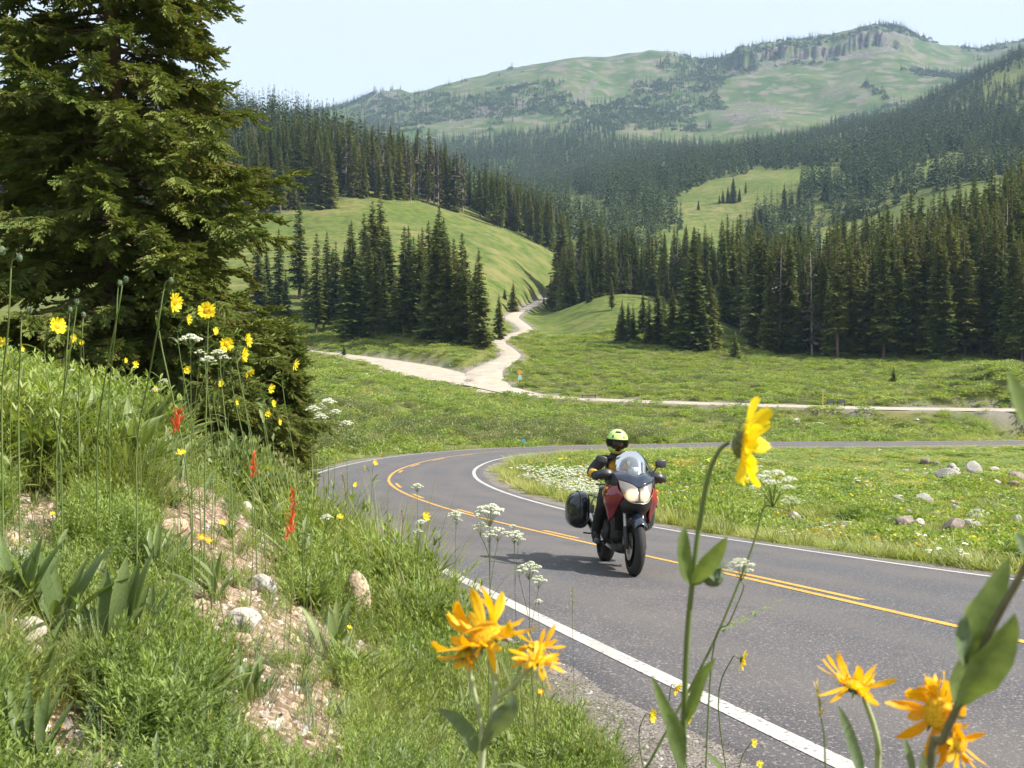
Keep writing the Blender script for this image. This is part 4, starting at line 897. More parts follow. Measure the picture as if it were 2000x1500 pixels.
put('willow_flat', x, y, P_WIL, NR.choice(5, nn, p=[.3,.3,.16,.14,.10]), NR.uniform(.8, 2.3, nn), 'low willows covering the flat below the forest', zs=np.full(nn, .42))
print('flat', nn)
def f_gr(x, y, u, v, rd, pv, sd_): return (rd > .5) & ((sd_ < 0) | (y > 110)) & (y > np.interp(u, [0, 560, 600, 700], [24, 24, 28, 40]))
x, y, u, v, rd = zone2(20000, 24, 235, -350, 2350, f_gr); nn = len(x)
put('valley_grass', x, y, P_MEA, NR.choice(4, nn, p=[.35,.35,.2,.1]), NR.uniform(1.2, 2.2, nn)*np.clip(y/60, .7, 1.8), 'rough grass of the valley floor and road verge', zs=np.clip(40/y, .35, .9))
print('valley grass', nn)

# tall bushy herbs on the lip of the bank, hiding the edge of the road, and bushes along the road further on
n = 3300; u = NR.uniform(570, 880, n); v = NR.uniform(960, 1230, n); Yr = NR.uniform(6.2, 12.5, n); x = (u-1000)/F*Yr; y = Yr; rd, _, pv, sd_ = near_road(x, y); z = gzs(x, y); u2, v2 = px(np.stack([x, y, z], -1))
s0 = cover_at(x, y)[0]; k = (sd_ < 0) & (pv > .55) & (pv < 3.3) & (NR.rand(n) > s0*.75); x, y = x[k], y[k]; n = len(x)
put('bank_lip_herbs', x, y, P_FEA+P_LEA+P_TUF[:3]+P_ROS[2:], NR.choice(10, n, p=[.22,.20,.20,.05,.07,.05,.07,.05,.04,.05]), NR.uniform(.9, 2.0, n)*np.clip(1.15+fbm(x, y, .9, 2, 88)*1.5, .6, 1.6), 'bushy feathery herbs along the lip of the bank beside the road')
x, y = ground_pts(3600, 14.5, 44, 440, 690); rd, _, pv, sd_ = near_road(x, y); k = (sd_ < 0) & (pv > .9) & (pv < 9); x, y, pv = x[k], y[k], pv[k]; n = len(x)
k = NR.rand(n) < .55; x, y, pv = x[k], y[k], pv[k]; n = len(x)
put('roadside_bushes', x, y, P_WIL, NR.choice(5, n, p=[.25,.2,.15,.25,.15]), NR.uniform(.9, 1.7, n)*np.clip(.45+pv*.4, .6, 1.3), 'bright green bushes at the outside of the bend below the big spruce', zs=np.full(n, 1.25))
print('lip', len(x))

# dry straw and withered stalks on the bare soil
n = 9000; Yd = NR.uniform(1.6, 12, n); x = NR.uniform(-.6, .3, n)*Yd; rd, _, pv, sd_ = near_road(x, Yd); s0 = cover_at(x, Yd)[0]; k = (sd_ < 0) & (pv > .9) & (NR.rand(n) < .05+s0*.22); x, Yd = x[k], Yd[k]; n = len(x)
STRAW = [tuft(9, .16, .003, 31, .07, (0,.5), G_DRY, 1.5), tuft(7, .12, .0025, 32, .09, (0,.9), G_DRY, 1.5), tuft(26, .2, .003, 33, .03, (.2,.9), G_BLUE)]
put('straw_litter', x, Yd, STRAW, NR.choice(3, n, p=[.42,.38,.2]), NR.uniform(.6, 1.3, n), 'dry straw and thin grey green grass on the bare soil of the bank', lean=.3)
print('straw', n)
# ------------------------------------------------------------------ the big spruce on the left and its small neighbour
SPB = leafmat('big_spruce_needles', [(.088,.132,.028), (.145,.200,.044), (.215,.258,.060), (.27,.28,.075)], rough=.55, trans=.16, tcol=(1.2,1.25,.5), nscale=.9, pscale=.25)
SPT = leafmat('spruce_tips', [(.17,.185,.05), (.24,.22,.065), (.26,.19,.07)], rough=.6, trans=.2, nscale=2)
def spray_proto(seed, n=15):
    """a half metre branchlet along +X: short needle brushes on both sides, drooping a little"""
    rnd = random.Random(seed); V = []; Fs = []; M = []
    def brush(p, d, L, w, m):
        s = d.cross(Vector((0,0,1))); s = s.normalized() if s.length > .01 else Vector((0,1,0)); u_ = s.cross(d)
        for a in (0, 1.05, 2.1):
            q = s*math.cos(a)+u_*math.sin(a); n_ = len(V)
            V.extend([p - q*w*.35, p + d*L*.3 + q*w*1.0, p + d*L*.65 - q*w*.2, p + d*L*.55 + q*w*.95, p + d*L*1.08 + q*w*rnd.uniform(-.3,.3), p+d*L*.6 - q*w*.95, p+d*L*.25 - q*w*1.0])
            Fs.extend([(n_, n_+1, n_+2, n_+6), (n_+2, n_+3, n_+4, n_+5)]); M.extend([m, m])
    for i in range(n):
        t = i/(n-1); side = (-1)**i; p = Vector((t*.5, 0, -.05*t+.03*math.sin(t*3)))
        d = Vector((.75, side*(.9-.6*t), rnd.uniform(-.45, .25))).normalized(); L = .21*(1.15-.6*t)*rnd.uniform(.8,1.25)
        brush(p, d, L, .026, 0)
        if rnd.random() < .5: brush(p + d*L*.7, (d+Vector((.2,0,.25))).normalized(), L*.45, .022, 1)
    brush(Vector((.45,0,-.03)), Vector((1,0,.15)), .16, .028, 0); brush(Vector((.58,0,0)), Vector((1,0,.3)).normalized(), .07, .024, 1)
    return np.array([tuple(v) for v in V]), np.array(Fs), np.array(M)
def fill_mesh(name, Vs, Fs, Ms, mats, parent=None):
    V = np.concatenate(Vs); me = bpy.data.meshes.new(name); me.vertices.add(len(V)); me.vertices.foreach_set('co', V.astype(np.float32).ravel())
    Fq = np.concatenate(Fs); M = np.concatenate(Ms)
    me.loops.add(Fq.size); me.polygons.add(len(Fq)); me.loops.foreach_set('vertex_index', Fq.ravel().astype(np.int32))
    me.polygons.foreach_set('loop_start', np.arange(0, Fq.size, 4, dtype=np.int32)); me.polygons.foreach_set('loop_total', np.full(len(Fq), 4, dtype=np.int32))
    for m in mats: me.materials.append(m)
    me.polygons.foreach_set('material_index', M.astype(np.int32)); me.update(calc_edges=True)
    o = bpy.data.objects.new(name, me); COL.objects.link(o); o.parent = parent; return o
SPRAYS = [spray_proto(s) for s in (1, 2, 3, 4)]
def spruce_big(x, y, H, Rb, seed, label, step=.33, top_vis=.62, power=.6, lean=0, per=7, dens=1.0):
    rnd = random.Random(seed); z0 = gz(x, y)-.2; t_ = empty('spruce_tree', (x, y, z0)); tag(t_, label, 'tree')
    Vs = []; Fs = []; Ms = []; n0 = 0; bm_ = MB(); z = .35
    while z < H*top_vis + 0:
        tt = z/H; rad = Rb*(1-tt)**power*(.75+.5*rnd.random())*min(1, .55+z/3)
        for k in range(per if z < H*.5 else per-1):
            az = rnd.uniform(0, 6.283); L = rad*rnd.uniform(.72, 1.12); zz = z + rnd.uniform(-.15, .15)
            d = Vector((math.cos(az), math.sin(az), rnd.uniform(-.05, .22))).normalized(); p = Vector((0, 0, zz)); pts = [p.copy()]; nseg = max(4, int(L/.3))
            droop = rnd.uniform(.25, .6)
            for s_ in range(nseg):
                f = s_/nseg; d2 = Vector((d.x, d.y, d.z - droop*math.sin(f*2.6) + .35*max(0, f-.6)*2)).normalized()
                p = p + d2*(L/nseg); pts.append(p.copy())
                if f > .18 or rnd.random() < .3:
                    for q in range(2 if f < .5 else 3):
                        if rnd.random() > dens: continue
                        sd_ = Vector((-d.y, d.x, 0))*rnd.choice((-1, 1)); w_ = (1.25-f)
                        ax = (d2*rnd.uniform(.5, 1.0) + sd_*rnd.uniform(.2, 1.0)*w_ + Vector((0, 0, rnd.uniform(-.55, .18)))).normalized()
                        P_, F_, M_ = SPRAYS[rnd.randint(0, 3)]; up = (Vector((0,0,1)) - ax*ax.z).normalized(); lat = up.cross(ax)
                        Rm = np.array([ax, lat, up]); s3 = rnd.uniform(.75, 1.35)*(.8+.4*w_)
                        Vs.append(P_*s3 @ Rm + np.array(p)); Fs.append(F_+n0); Ms.append(M_ if rnd.random() < .6 else M_*0); n0 += len(P_)
            bm_.tube(pts, [.035*(1-i/len(pts))+.006 for i in range(len(pts))], 4, 0, caps=False)
        z += step*rnd.uniform(.8, 1.2)*(1 if z < H*.5 else 1.5)
    fill_mesh('crown', Vs, Fs, Ms, [SPB, SPT], t_)
    bm_.build('boughs', [BARK], t_)
    tr = MB(); tr.tube([(0,0,-.4),(0,0,.3),(.03,0,H*.3),(0,.02,H*.6),(0,0,H)], [H*.015, H*.0125, H*.010, H*.006, .01], 14); tr.build('trunk', [BARK], t_, smooth=True)
    print(label, n0//1000, 'k verts'); return t_
spruce_big(at(225,800,22).x, 22, 21.0, 3.85, 5, 'huge spruce with yellow green tips filling the upper left, its top out of sight', per=9, power=.76)
spruce_big(at(538,800,27).x, 27.5, 4.9, .6, 8, 'small dark spruce at the right foot of the huge spruce', step=.22, top_vis=.97, power=.75, per=6)
spruce_big(at(455,800,25).x, 24.8, 3.2, .8, 9, 'low spruce sapling half hidden under the huge spruce', step=.22, top_vis=.97, power=.8, per=6)

# ------------------------------------------------------------------ single flowering plants on the bank
def to_ground(pts):
    """carry a stem from its last point down to the ground, bending gently"""
    p = pts[-1]; q = pts[-2]; d = (p-q); d = Vector((d.x, d.y, 0)); d = d.normalized()*min(d.length, .03) if d.length > 0 else d
    g = gz(p.x+d.x, p.y+d.y)
    if g < p.z-.02: pts = pts + [Vector((p.x+d.x*.6, p.y+d.y*.6, (p.z+g)/2)), Vector((p.x+d.x, p.y+d.y, g-.03))]
    return pts
def smooth_path(pts, n=4): return [Vector(p) for p in spline([tuple(p) for p in pts], n)]
def petal(mb, c, ax, d, r0, L, W, lift, curl, m=0, notch=True, seg=5, tw=0):
    side = ax.cross(d).normalized(); p = c + d*r0; dd = (d*math.cos(lift)+ax*math.sin(lift)).normalized(); vs = []; up = side.cross(dd)*-1
    for i in range(seg+1):
        t = i/seg; w_ = W*.5*(.35+.65*math.sin(min(1, t*1.35)*math.pi/2))*(1 if t < .75 else 1-(t-.75)*2.4)
        s2 = side*math.cos(tw*t)+dd.cross(side)*math.sin(tw*t); rid = dd.cross(side)*W*.10
        vs += [p-s2*w_, p-s2*w_*.4+rid, p.copy(), p+s2*w_*.4+rid, p+s2*w_]
        dd = (Quaternion(side, curl/seg) @ dd); p = p + dd*(L/seg)
    if notch:
        for j in (1, 3): vs[seg*5+j] = vs[seg*5+j] + dd*L*.06
    fs = [(i*5+j, i*5+j+1, (i+1)*5+j+1, (i+1)*5+j) for i in range(seg) for j in range(4)]
    mb.add(vs, fs, m)
def daisy_head(parent, c, ax, D, n=14, mats=(None, None, None), seed=0, wide=.30, lift=.15, curl=.3, irregular=.15, near=False, disk=.30, dome=.45):
    rnd = random.Random(seed); ax = Vector(ax).normalized(); t = ax.orthogonal().normalized(); s_ = ax.cross(t); c = Vector(c)
    hd = MB()
    for layer in range(2 if near else 1):
        for k in range(n):
            a = (k+rnd.uniform(-.3,.3)*(1+irregular*2)+layer*.5)*6.283/n; d = t*math.cos(a)+s_*math.sin(a)
            L = D*.5*(1-disk)*rnd.uniform(1-irregular, 1+irregular); petal(hd, c-ax*D*.01*layer, ax, d, D*disk*.42, L, D*wide*.55*rnd.uniform(.8,1.15), lift+rnd.gauss(0, irregular*1.2), -curl*rnd.uniform(.2,1.8), 0, True, 5 if near else 3, rnd.gauss(0, irregular*2))
            if near and layer == 0 and rnd.random() < .3: continue
    pt = hd.build('petals', [mats[0]], parent, smooth=True)
    dk = MB(); rr = D*disk*.5; rot = Vector((0,0,1)).rotation_difference(ax).to_matrix()
    dk.ball(c, rr, 12, 6, 0, (1,1,dome), rot)
    if near:
        for k in range(150):
            q = math.sqrt(k/150)*.97; a = k*2.39996; p = c + (t*math.cos(a)+s_*math.sin(a))*rr*q + ax*rr*dome*math.sqrt(max(0, 1-q*q)); dk.tube([p-ax*.001, p+ax*rr*.10], [rr*.045, rr*.03], 4, 0)
    dk.build('disk', [mats[1]], pt, smooth=not near)
    cu = MB(); cu.lathe([(rr*.28, -rr*.75), (rr*.75, -rr*.55), (rr*1.0, -rr*.1), (rr*.95, rr*.05)], seg=10)
    cu.v = [c + (rot @ Vector(v)) for v in cu.v]
    for k in range(14):
        a = k*6.283/14; d = t*math.cos(a)+s_*math.sin(a); leaf(cu, c - ax*rr*.3 + d*rr*.8, (d*.9+ax*.1).normalized(), ax, rr*rnd.uniform(.7,1.2), rr*.28, .5, 0, 2)
    cu.build('cup', [mats[2]], pt)
    return pt
YM = (F_YEL, F_DISK, F_CUP); OM = (F_ORA, F_DISK, F_CUP)
def sunflower(u, v, Y, dpx, ax, label, group=None, stem=None, leaves=3, seed=0, near=False, n=14, lean=None, mats=YM, **kw):
    rnd = random.Random(seed*7+int(u)); D = dpx*Y/F; c = at(u, v, Y); ax = Vector(ax).normalized()
    o = empty('flowering_plant', (0,0,0)); base = None
    back = c - ax*D*.16
    if stem is None:
        lx = rnd.uniform(-.10,.10) if lean is None else lean
        g = gz(c.x+lx, Y+.05); h = back.z-g
        pts = [back, back - ax*D*.35 - Vector((0,0,D*.15)), Vector((back.x-ax.x*D*.9+lx*.25, back.y-ax.y*D*.6, back.z-.14*min(1,h))), Vector((c.x+lx*.6, Y+.02, g+h*.45)), Vector((c.x+lx, Y+.03, g-.02))]
    else: pts = to_ground([back] + [at(*s_) for s_ in stem])
    sp = smooth_path(pts, 5); r_ = max(.0016, D*.028); N_ = len(sp)
    b = MB(); b.tube(sp, [r_*(.8+.7*i/N_) for i in range(N_)], 7 if near else 4); b.build('stem', [G_STEM], o, smooth=True)
    for k in range(leaves):
        i = int(N_*(.35+.6*(k+.5)/leaves)); i = min(i, N_-2); a = rnd.uniform(0, 6.28); lb = MB(); L = rnd.uniform(.09,.17)
        leaf(lb, sp[i], (math.cos(a)*.7, math.sin(a)*.5, .8), (0,0,1), L, L*.17, rnd.uniform(.3,1.2), 0, 6, peak=.35); lb.build('leaf', [G_BROAD], o)
    daisy_head(o, c, ax, D, n, mats, seed=int(u)+seed, near=near, **kw)
    # put the plant's origin at its foot
    foot = sp[-1]
    for ch in o.children: ch.data.transform(Matrix.Translation(-foot))
    for ch in o.children:
        for c2 in ch.children: c2.data.transform(Matrix.Translation(-foot))
    o.location = foot; tag(o, label, 'flower', group); return o
R_ = Vector((1,-.35,.1)); CF = Vector((.1,-1,.25)); RD = Vector((.9,-.3,-.35))
YG = 'yellow sunflower-like blooms on the bank'
YH = [ # u, v, distance, width in rows, facing, label
 (112,637,3.7,38,(.75,-.5,.15),'yellow bloom facing right on the far left, below the nodding buds'),
 (341,590,3.7,42,(.95,-.3,-.15),'yellow bloom turned sideways, highest on the bank in front of the big spruce'),
 (404,607,3.9,37,CF,'open yellow bloom with narrow rays facing the camera in front of the big spruce'),
 (367,624,4.4,24,(1,-.15,0),'small yellow bloom seen edge-on between the two highest blooms'),
 (420,646,4.8,19,R_,'small yellow bloom just under the open camera-facing bloom'),
 (442,672,4.2,31,(.6,-.8,-.1),'yellow bloom right of the white umbel in front of the big spruce'),
 (484,664,4.5,29,(1,-.1,.1),'upper one of two edge-on yellow blooms close together'),
 (476,693,4.4,30,(1,-.1,-.1),'lower one of two edge-on yellow blooms close together'),
 (487,727,4.8,25,(.7,-.3,-.6),'nodding yellow bloom below the two edge-on blooms'),
 (576,712,4.6,27,(1,-.1,-.2),'edge-on yellow bloom standing alone before the pale branch road'),
 (529,759,5,22,(.9,-.4,-.2),'yellow bloom at the right foot of the big spruce, top of three'),
 (533,788,5.2,18,R_,'yellow bloom at the right foot of the big spruce, middle of three'),
 (523,808,5.4,15,(.5,-1,0),'yellow bloom at the right foot of the big spruce, lowest of three'),
 (546,825,5.6,14,R_,'tiny yellow bloom low beside the small dark spruce'),
 (430,748,5.2,19,(1,-.4,-.2),'yellow bloom low in the middle of the bank top'),
 (462,786,5.6,13,R_,'tiny yellow bloom above the red paintbrush on the bank'),
 (365,722,5.0,18,(.6,-.8,-.2),'yellow bloom beside the small white umbels'),
 (264,712,4.9,17,(.8,-.4,.1),'small yellow bloom in the dark shade left of the tall nodding bud'),
 (245,704,5.4,12,R_,'tiny yellow bloom in the dark shade, left of its bigger neighbour'),
 (142,660,4.6,19,(.9,-.3,-.2),'small yellow bloom just right of the far left bloom'),
 (160,669,5.0,12,CF,'tiny yellow bloom right of the two blooms at the far left'),
 (43,682,5.0,12,R_,'tiny yellow bloom between the stems at the left edge'),
 (4,668,3.8,24,(-.3,-.9,.3),'yellow bloom cut by the left edge of the picture'),
 (303,760,5.5,14,R_,'tiny yellow bloom beside the lowest small white umbel'),
 (713,914,7.2,11,(-.8,-.5,0),'tiny yellow bloom over the grey road surface, left of a pair'),
 (733,904,7.2,13,(.6,-.7,.3),'tiny yellow bloom over the grey road surface, right of a pair'),
 (832,1008,6.2,22,(.6,-.8,.2),'yellow bloom over the asphalt beside a small white umbel'),
 (693,946,7.0,12,(.7,-.6,0),'tiny yellow bloom beside the dry seed head at the road edge'),
 (1450,1288,2.6,42,(.95,-.3,-.2),'yellow bloom hanging sideways over the asphalt right of the tall stem'),
 (1322,1345,3.0,28,(.7,-.6,-.4),'nodding yellow bloom on the white edge line left of the tall stem'),
 (1273,1398,3.0,30,(.8,-.5,-.1),'yellow bloom over the gravel shoulder, lowest left of the tall stem'),
 (1346,1404,3.1,26,(.9,-.3,-.3),'yellow bloom partly behind the tall stem'),
 (1472,1451,3.0,20,(.5,-.8,.3),'half open yellow bloom low right of the tall stem'),
 (1484,1492,3.0,17,(.3,-1,.3),'yellow bloom cut by the bottom edge right of the tall stem'),
]
for i, (u, v, Y, d, ax, lab) in enumerate(YH): sunflower(u, v, Y*(1.3 if u < 620 else 1), d, ax, lab, YG, leaves=2 if v < 1100 else 1, seed=i, n=13+i%4, disk=.34, curl=.35, near=(d > 27), wide=.26)
for i, (u, v, Y, d, lab) in enumerate(((393,1050,3.6,22,'small orange yellow bloom low in the herbs above the bare soil, left of two'), (408,1056,3.6,20,'small orange yellow bloom low in the herbs above the bare soil, right of two'), (434,1022,3.9,18,'small yellow bloom in the herbs just above the low pair'), (353,884,4.6,22,'golden bloom under the upper left red flower'), (664,1010,5.6,18,'golden bloom at the left edge of the road among the herbs'), (683,1225,4.6,12,'tiny yellow bloom in front of the tall tan stone'), (1056,1352,2.6,16,'small orange yellow bloom in the herbs right of the orange cluster'), (103,1003,4.0,12,'small yellow bud on a leaning red stem at the left'))):
    sunflower(u, v, Y, d, (.3,-.6,.8), lab, 'small yellow blooms low on the bank', leaves=1, seed=90+i, n=10, disk=.4, curl=.5, mats=OM if i in (0,1,6) else YM)
sunflower(1452,868,1.02,178,(.96,-.30,-.10),'large yellow bloom with notched rays nodding right over the meadow', None, seed=3, near=True, n=11, leaves=0, wide=.42, disk=.33, curl=.25, irregular=.22, lift=.25,
    stem=[(1405,880,1.02),(1385,925,1.02),(1368,1010,1.02),(1352,1140,1.02),(1342,1250,1.03),(1336,1400,1.04),(1332,1560,1.06)])
tall = [o for o in COL.objects if o.get('label','').startswith('large yellow bloom')][0]
def add_leaf(o, pts, W, m_=None, name='leaf', up=None):
    """a leaf whose midrib runs through the given (column, row, distance) points"""
    P = smooth_path([at(*p) for p in pts], 4); n_ = len(P); b = MB(); vs = []
    for i, p in enumerate(P):
        t = i/(n_-1); d = (P[min(i+1, n_-1)]-P[max(0, i-1)]).normalized(); side = d.cross(Vector((.25,-1,.35) if up is None else up)).normalized(); nn_ = side.cross(d)
        w_ = W*.5*(math.sin(min(1, t/.4)*math.pi/2)**.8 if t < .4 else math.cos((t-.4)/.6*math.pi/2)**.75) + W*.02
        for e in (-1,-.5,0,.5,1): vs.append(p + side*w_*e + nn_*w_*(.30*abs(e)+.05*math.sin(i*1.9+e)))
    fs = [(i*5+j, i*5+j+1, (i+1)*5+j+1, (i+1)*5+j) for i in range(n_-1) for j in range(4)]
    b.add(vs, fs); c = b.build(name, [m_ or G_BROAD], o, smooth=True); c.data.transform(Matrix.Translation(-o.location)); return c
for pts, W in (([(1348,1140,1.02),(1338,1110,1.01),(1333,1060,1.0),(1338,1028,1.0)], .016), ([(1350,1145,1.02),(1375,1110,1.0),(1398,1080,.99),(1420,1048,.98)], .019), ([(1350,1142,1.03),(1366,1125,1.04),(1372,1090,1.05)], .012),
               ([(1334,1425,1.05),(1352,1370,1.03),(1370,1320,1.02),(1398,1285,1.01)], .014), ([(1330,1490,1.06),(1325,1440,1.04),(1300,1390,1.02),(1272,1318,1.0)], .017), ([(1336,1500,1.04),(1326,1470,1.0),(1310,1420,.98),(1302,1395,.97)], .018)): add_leaf(tall, pts, W)
bd = MB(); c = at(1392,1124,1.02); bd.ball(c, .012, 10, 6)
for k in range(14): bd_d = rdir(random.uniform(.2,1.4)); leaf(bd, c+bd_d*.009, (bd_d+Vector((.8,0,-.2))).normalized(), (0,0,1), .018, .005, .4, 0, 2)
b2 = bd.build('bud', [G_BLUE], tall); b2.data.transform(Matrix.Translation(-tall.location))

# nodding buds on tall bare stems
def bud_stalk(pts, label, rb=.013, rs=.0033):
    P = to_ground([at(p[0], p[1], p[2]*1.55) for p in pts]); sp = smooth_path(P, 5); foot = sp[-1]; o = empty('budding_stalk', foot)
    b = MB(); b.tube([p-foot for p in sp], [rs*(.75+.6*i/len(sp)) for i in range(len(sp))], 6); b.build('stem', [G_STEM], o, smooth=True)
    b = MB(); b.ball(sp[0]-foot, rb, 8, 5, 0, (1,1,1.3))
    for k in range(8): d = rdir(random.uniform(.3,1.2)); leaf(b, sp[0]-foot+d*rb*.7, (d+Vector((.4,0,-.3))).normalized(), (0,0,1), rb*1.5, rb*.5, .3, 0, 2)
    b.build('bud', [G_BLUE], o); tag(o, label, 'flower stalk', 'tall stalks with nodding buds'); return o
for pts, lab in (([(38,504,2.6),(24,512,2.6),(20,560,2.6),(16,640,2.62),(4,760,2.7)],'tallest nodding bud at the left edge'), ([(4,490,2.2),(-10,500,2.2),(-14,600,2.2),(-20,760,2.3)],'nodding bud cut by the left edge'),
    ([(58,606,2.9),(44,616,2.9),(40,680,2.9),(36,780,3.0)],'shorter nodding bud right of the tallest one at the left edge'), ([(246,546,3.1),(240,552,3.1),(232,600,3.1),(205,740,3.2),(190,860,3.3)],'nodding bud on a long slanting stalk before the middle of the spruce'),
    ([(234,553,3.3),(230,570,3.3),(226,640,3.3),(214,760,3.4)],'thin stalk with a bud just left of the long slanting stalk'), ([(334,548,3.0),(322,558,3.0),(308,640,3.0),(290,740,3.1),(268,860,3.2)],'tall nodding bud just left of the highest yellow bloom'),
    ([(150,590,3.2),(147,620,3.2),(135,700,3.2),(112,860,3.3)],'straight stalk with a small closed bud above the left bloom'), ([(137,605,3.4),(134,640,3.4),(128,720,3.4),(118,840,3.5)],'straight bare stalk left of the stalk with the closed bud'),
    ([(163,615,3.3),(160,660,3.3),(154,760,3.4)],'short straight bare stalk right of the stalk with the closed bud')): bud_stalk(pts, lab)

# white umbels
def umbel_head(b, c, r_, rnd, near=False, nb=13):
    for k in range(nb):
        q = math.sqrt((k+.3)/nb); a = k*2.4; d = Vector((math.cos(a)*q, math.sin(a)*q, 0)); p = c + d*r_ + Vector((0,0, r_*(.62*(1-q*q)+rnd.uniform(-.08,.08))))
        b.tube([c - Vector((0,0,r_*.75)), (c+p)/2 - Vector((0,0,r_*.22)), p], [r_*.022, r_*.018, r_*.014], 3, 1, caps=False)
        ur = r_*.30
        for j in range(22 if near else 9):
            dd = rdir(random.uniform(0,1.25)); b.ball(p + Vector((dd.x*ur, dd.y*ur, dd.z*ur*.55)), ur*(.19 if near else .38), 5, 3, 0, (1,1,.7))
def umbel(u, v, Y, wpx, label, stem=None, extra=(), near=False, name='umbel_plant', group='white umbel flowers'):
    rnd = random.Random(int(u*3+v)); c = at(u, v, Y); r_ = wpx*.5*Y/F; c = c - Vector((0,0,r_*.2)); hub = c - Vector((0,0,r_*.75))
    if stem is None:
        lx = rnd.uniform(-.08,.08); g = gz(c.x+lx, Y); P = [hub, hub-Vector((-lx*.1,0,(hub.z-g)*.3)), Vector((c.x+lx*.6, Y, g+(hub.z-g)*.35)), Vector((c.x+lx, Y, g-.02))]
    else: P = to_ground([hub]+[at(*s_) for s_ in stem])
    sp = smooth_path(P, 5); foot = sp[-1]; o = empty('umbel_flower', foot); rs = max(.0013, r_*.05)
    b = MB(); b.tube(sp, [rs*(.7+.8*i/len(sp)) for i in range(len(sp))], 6 if near else 4)
    h = MB(); umbel_head(h, c, r_, rnd, near)
    for (u2, v2, w2, t_) in extra:
        c2 = at(u2, v2, Y); r2 = w2*.5*Y/F; j = sp[min(len(sp)-1, int(t_*len(sp)))]; umbel_head(h, c2, r2, rnd, near, 9); b.tube(smooth_path([c2-Vector((0,0,r2*.7)), (c2+j)/2-Vector((0,0,.004)), j], 3), rs*.6, 4, 0, caps=False)
    for k in range(2):
        j = sp[int(len(sp)*(.45+.3*k))]; a = rnd.uniform(0,6.28)
        for e in range(9): leaf(b, j+Vector((math.cos(a), math.sin(a)*.5, .5))*.012*e, (math.cos(a+(-1)**e), math.sin(a+(-1)**e), rnd.uniform(.1,.5)), (0,0,1), .03, .007, .4, 0, 2)
    b.build('stem', [G_STEM], o); h.build('flower_head', [F_WHT, G_STEM], o)
    for ch in o.children: ch.data.transform(Matrix.Translation(-foot))
    tag(o, label, 'flower', group); return o
umbel(372,664,3.9,42,'white umbel, largest on the bank top in front of the big spruce', extra=((405,706,30,.3),(390,692,22,.35)))
umbel(427,690,4.3,26,'white umbel just left of the yellow bloom on the bank top', extra=((438,702,22,.3),(402,708,20,.4)))
umbel(321,745,5.2,18,'small white umbel low in the shade of the big spruce'); umbel(303,762,5.3,15,'smaller white umbel just below and left of another in the spruce shade'); umbel(140,724,5.5,10,'tiny white umbel before the dark foot of the big spruce')
umbel(612,800,12.2,26,'white umbel by the bend, upper left of the others', extra=((622,812,18,.2),)); umbel(655,806,12.4,22,'small white umbel by the bend between the larger ones'); umbel(641,787,12.5,30,'white umbel by the bend, highest of three', extra=((632,800,18,.2),)); umbel(628,817,12,27,'white umbel by the bend, lowest left of three'); umbel(677,829,12,25,'white umbel by the bend, rightmost of three')
umbel(815,951,5.2,23,'small flat white umbel over the far part of the road'); umbel(822,1021,5.4,20,'white umbel beside a yellow bloom over the asphalt', extra=((815,1040,18,.3),)); umbel(638,1012,6.5,24,'white umbel at the left edge of the asphalt')
umbel(890,1006,4.6,29,'round white umbel over the asphalt left of the widest one', extra=((892,1018,20,.1),)); umbel(957,1002,4.0,58,'widest white umbel over the asphalt left of the motorcycle', extra=((938,1034,34,.15),(972,1045,38,.3),(955,1050,30,.3)))
umbel(1005,1046,4.2,34,'white umbel over the asphalt right of the widest one', extra=((1012,1056,26,.2),(1002,1030,14,.1))); umbel(1034,1112,3.9,46,'white umbel over the motorcycle shadow', extra=((1052,1138,32,.3),(1014,1121,20,.2)))
umbel(1222-170,1175,4.2,16,'small sparse white umbel over the white edge line')
umbel(1510,945,1.75,96,'large white umbel beside the large nodding yellow bloom', near=True, stem=[(1492,990,1.75),(1478,1040,1.75),(1458,1100,1.75),(1405,1230,1.75),(1350,1340,1.75),(1268,1490,1.75),(1230,1560,1.8)], extra=((1542,985,40,.03),))
umbel(1448,1108,1.7,58,'flat white umbel over the yellow centre line', near=True, stem=[(1452,1150,1.7),(1425,1215,1.72),(1390,1290,1.74)])

# red spikes
def red_spike(u, v0, v1, Y, label, w=20):
    rnd = random.Random(int(u)); top = at(u, v0, Y); bot = at(u-4, v1, Y); g = gz(bot.x, Y); foot = Vector((bot.x-.02, Y, g)); o = empty('red_flower', foot)
    b = MB(); b.tube([p-foot for p in smooth_path([top, bot, (bot+foot)/2+Vector((.01,0,0)), foot], 4)], .002, 4); h = MB(); n_ = int((v1-v0)*.34); W = w*Y/F
    for i in range(n_):
        t = i/n_; p = top.lerp(bot, t)-foot; 
        for e in range(2):
            d = rdir(rnd.uniform(.5, 1.3), rnd.uniform(0,6.28)); leaf(h, p, d, (0,0,1), W*(.45+.5*t)*rnd.uniform(.6,1.1), W*.16, -.3, 0, 2, tipw=.5)
    for k in range(5): a = rnd.uniform(0,6.28); leaf(b, Vector((0,0,(bot.z-g)*rnd.uniform(.2,.9))), (math.cos(a), math.sin(a), 1), (0,0,1), .05, .007, .4, 1, 3)
    b.build('stem', [G_STEM, G_HERB], o); h.build('flower_head', [F_RED], o); tag(o, label, 'flower', 'red flower spikes'); return o
red_spike(350,805,848,4.4,'red flower spike, upper left of the red ones on the bank', 34); red_spike(342,838,852,4.5,'short pale red spike just under the upper left red flower', 16)
red_spike(497,888,938,5.0,'red flower spike near the crest, between the other red ones', 24); red_spike(573,958,1050,4.6,'longest red flower spike, beside the bare soil at the road', 26); red_spike(564,1034,1062,4.7,'small red spike at the foot of the longest one', 18)

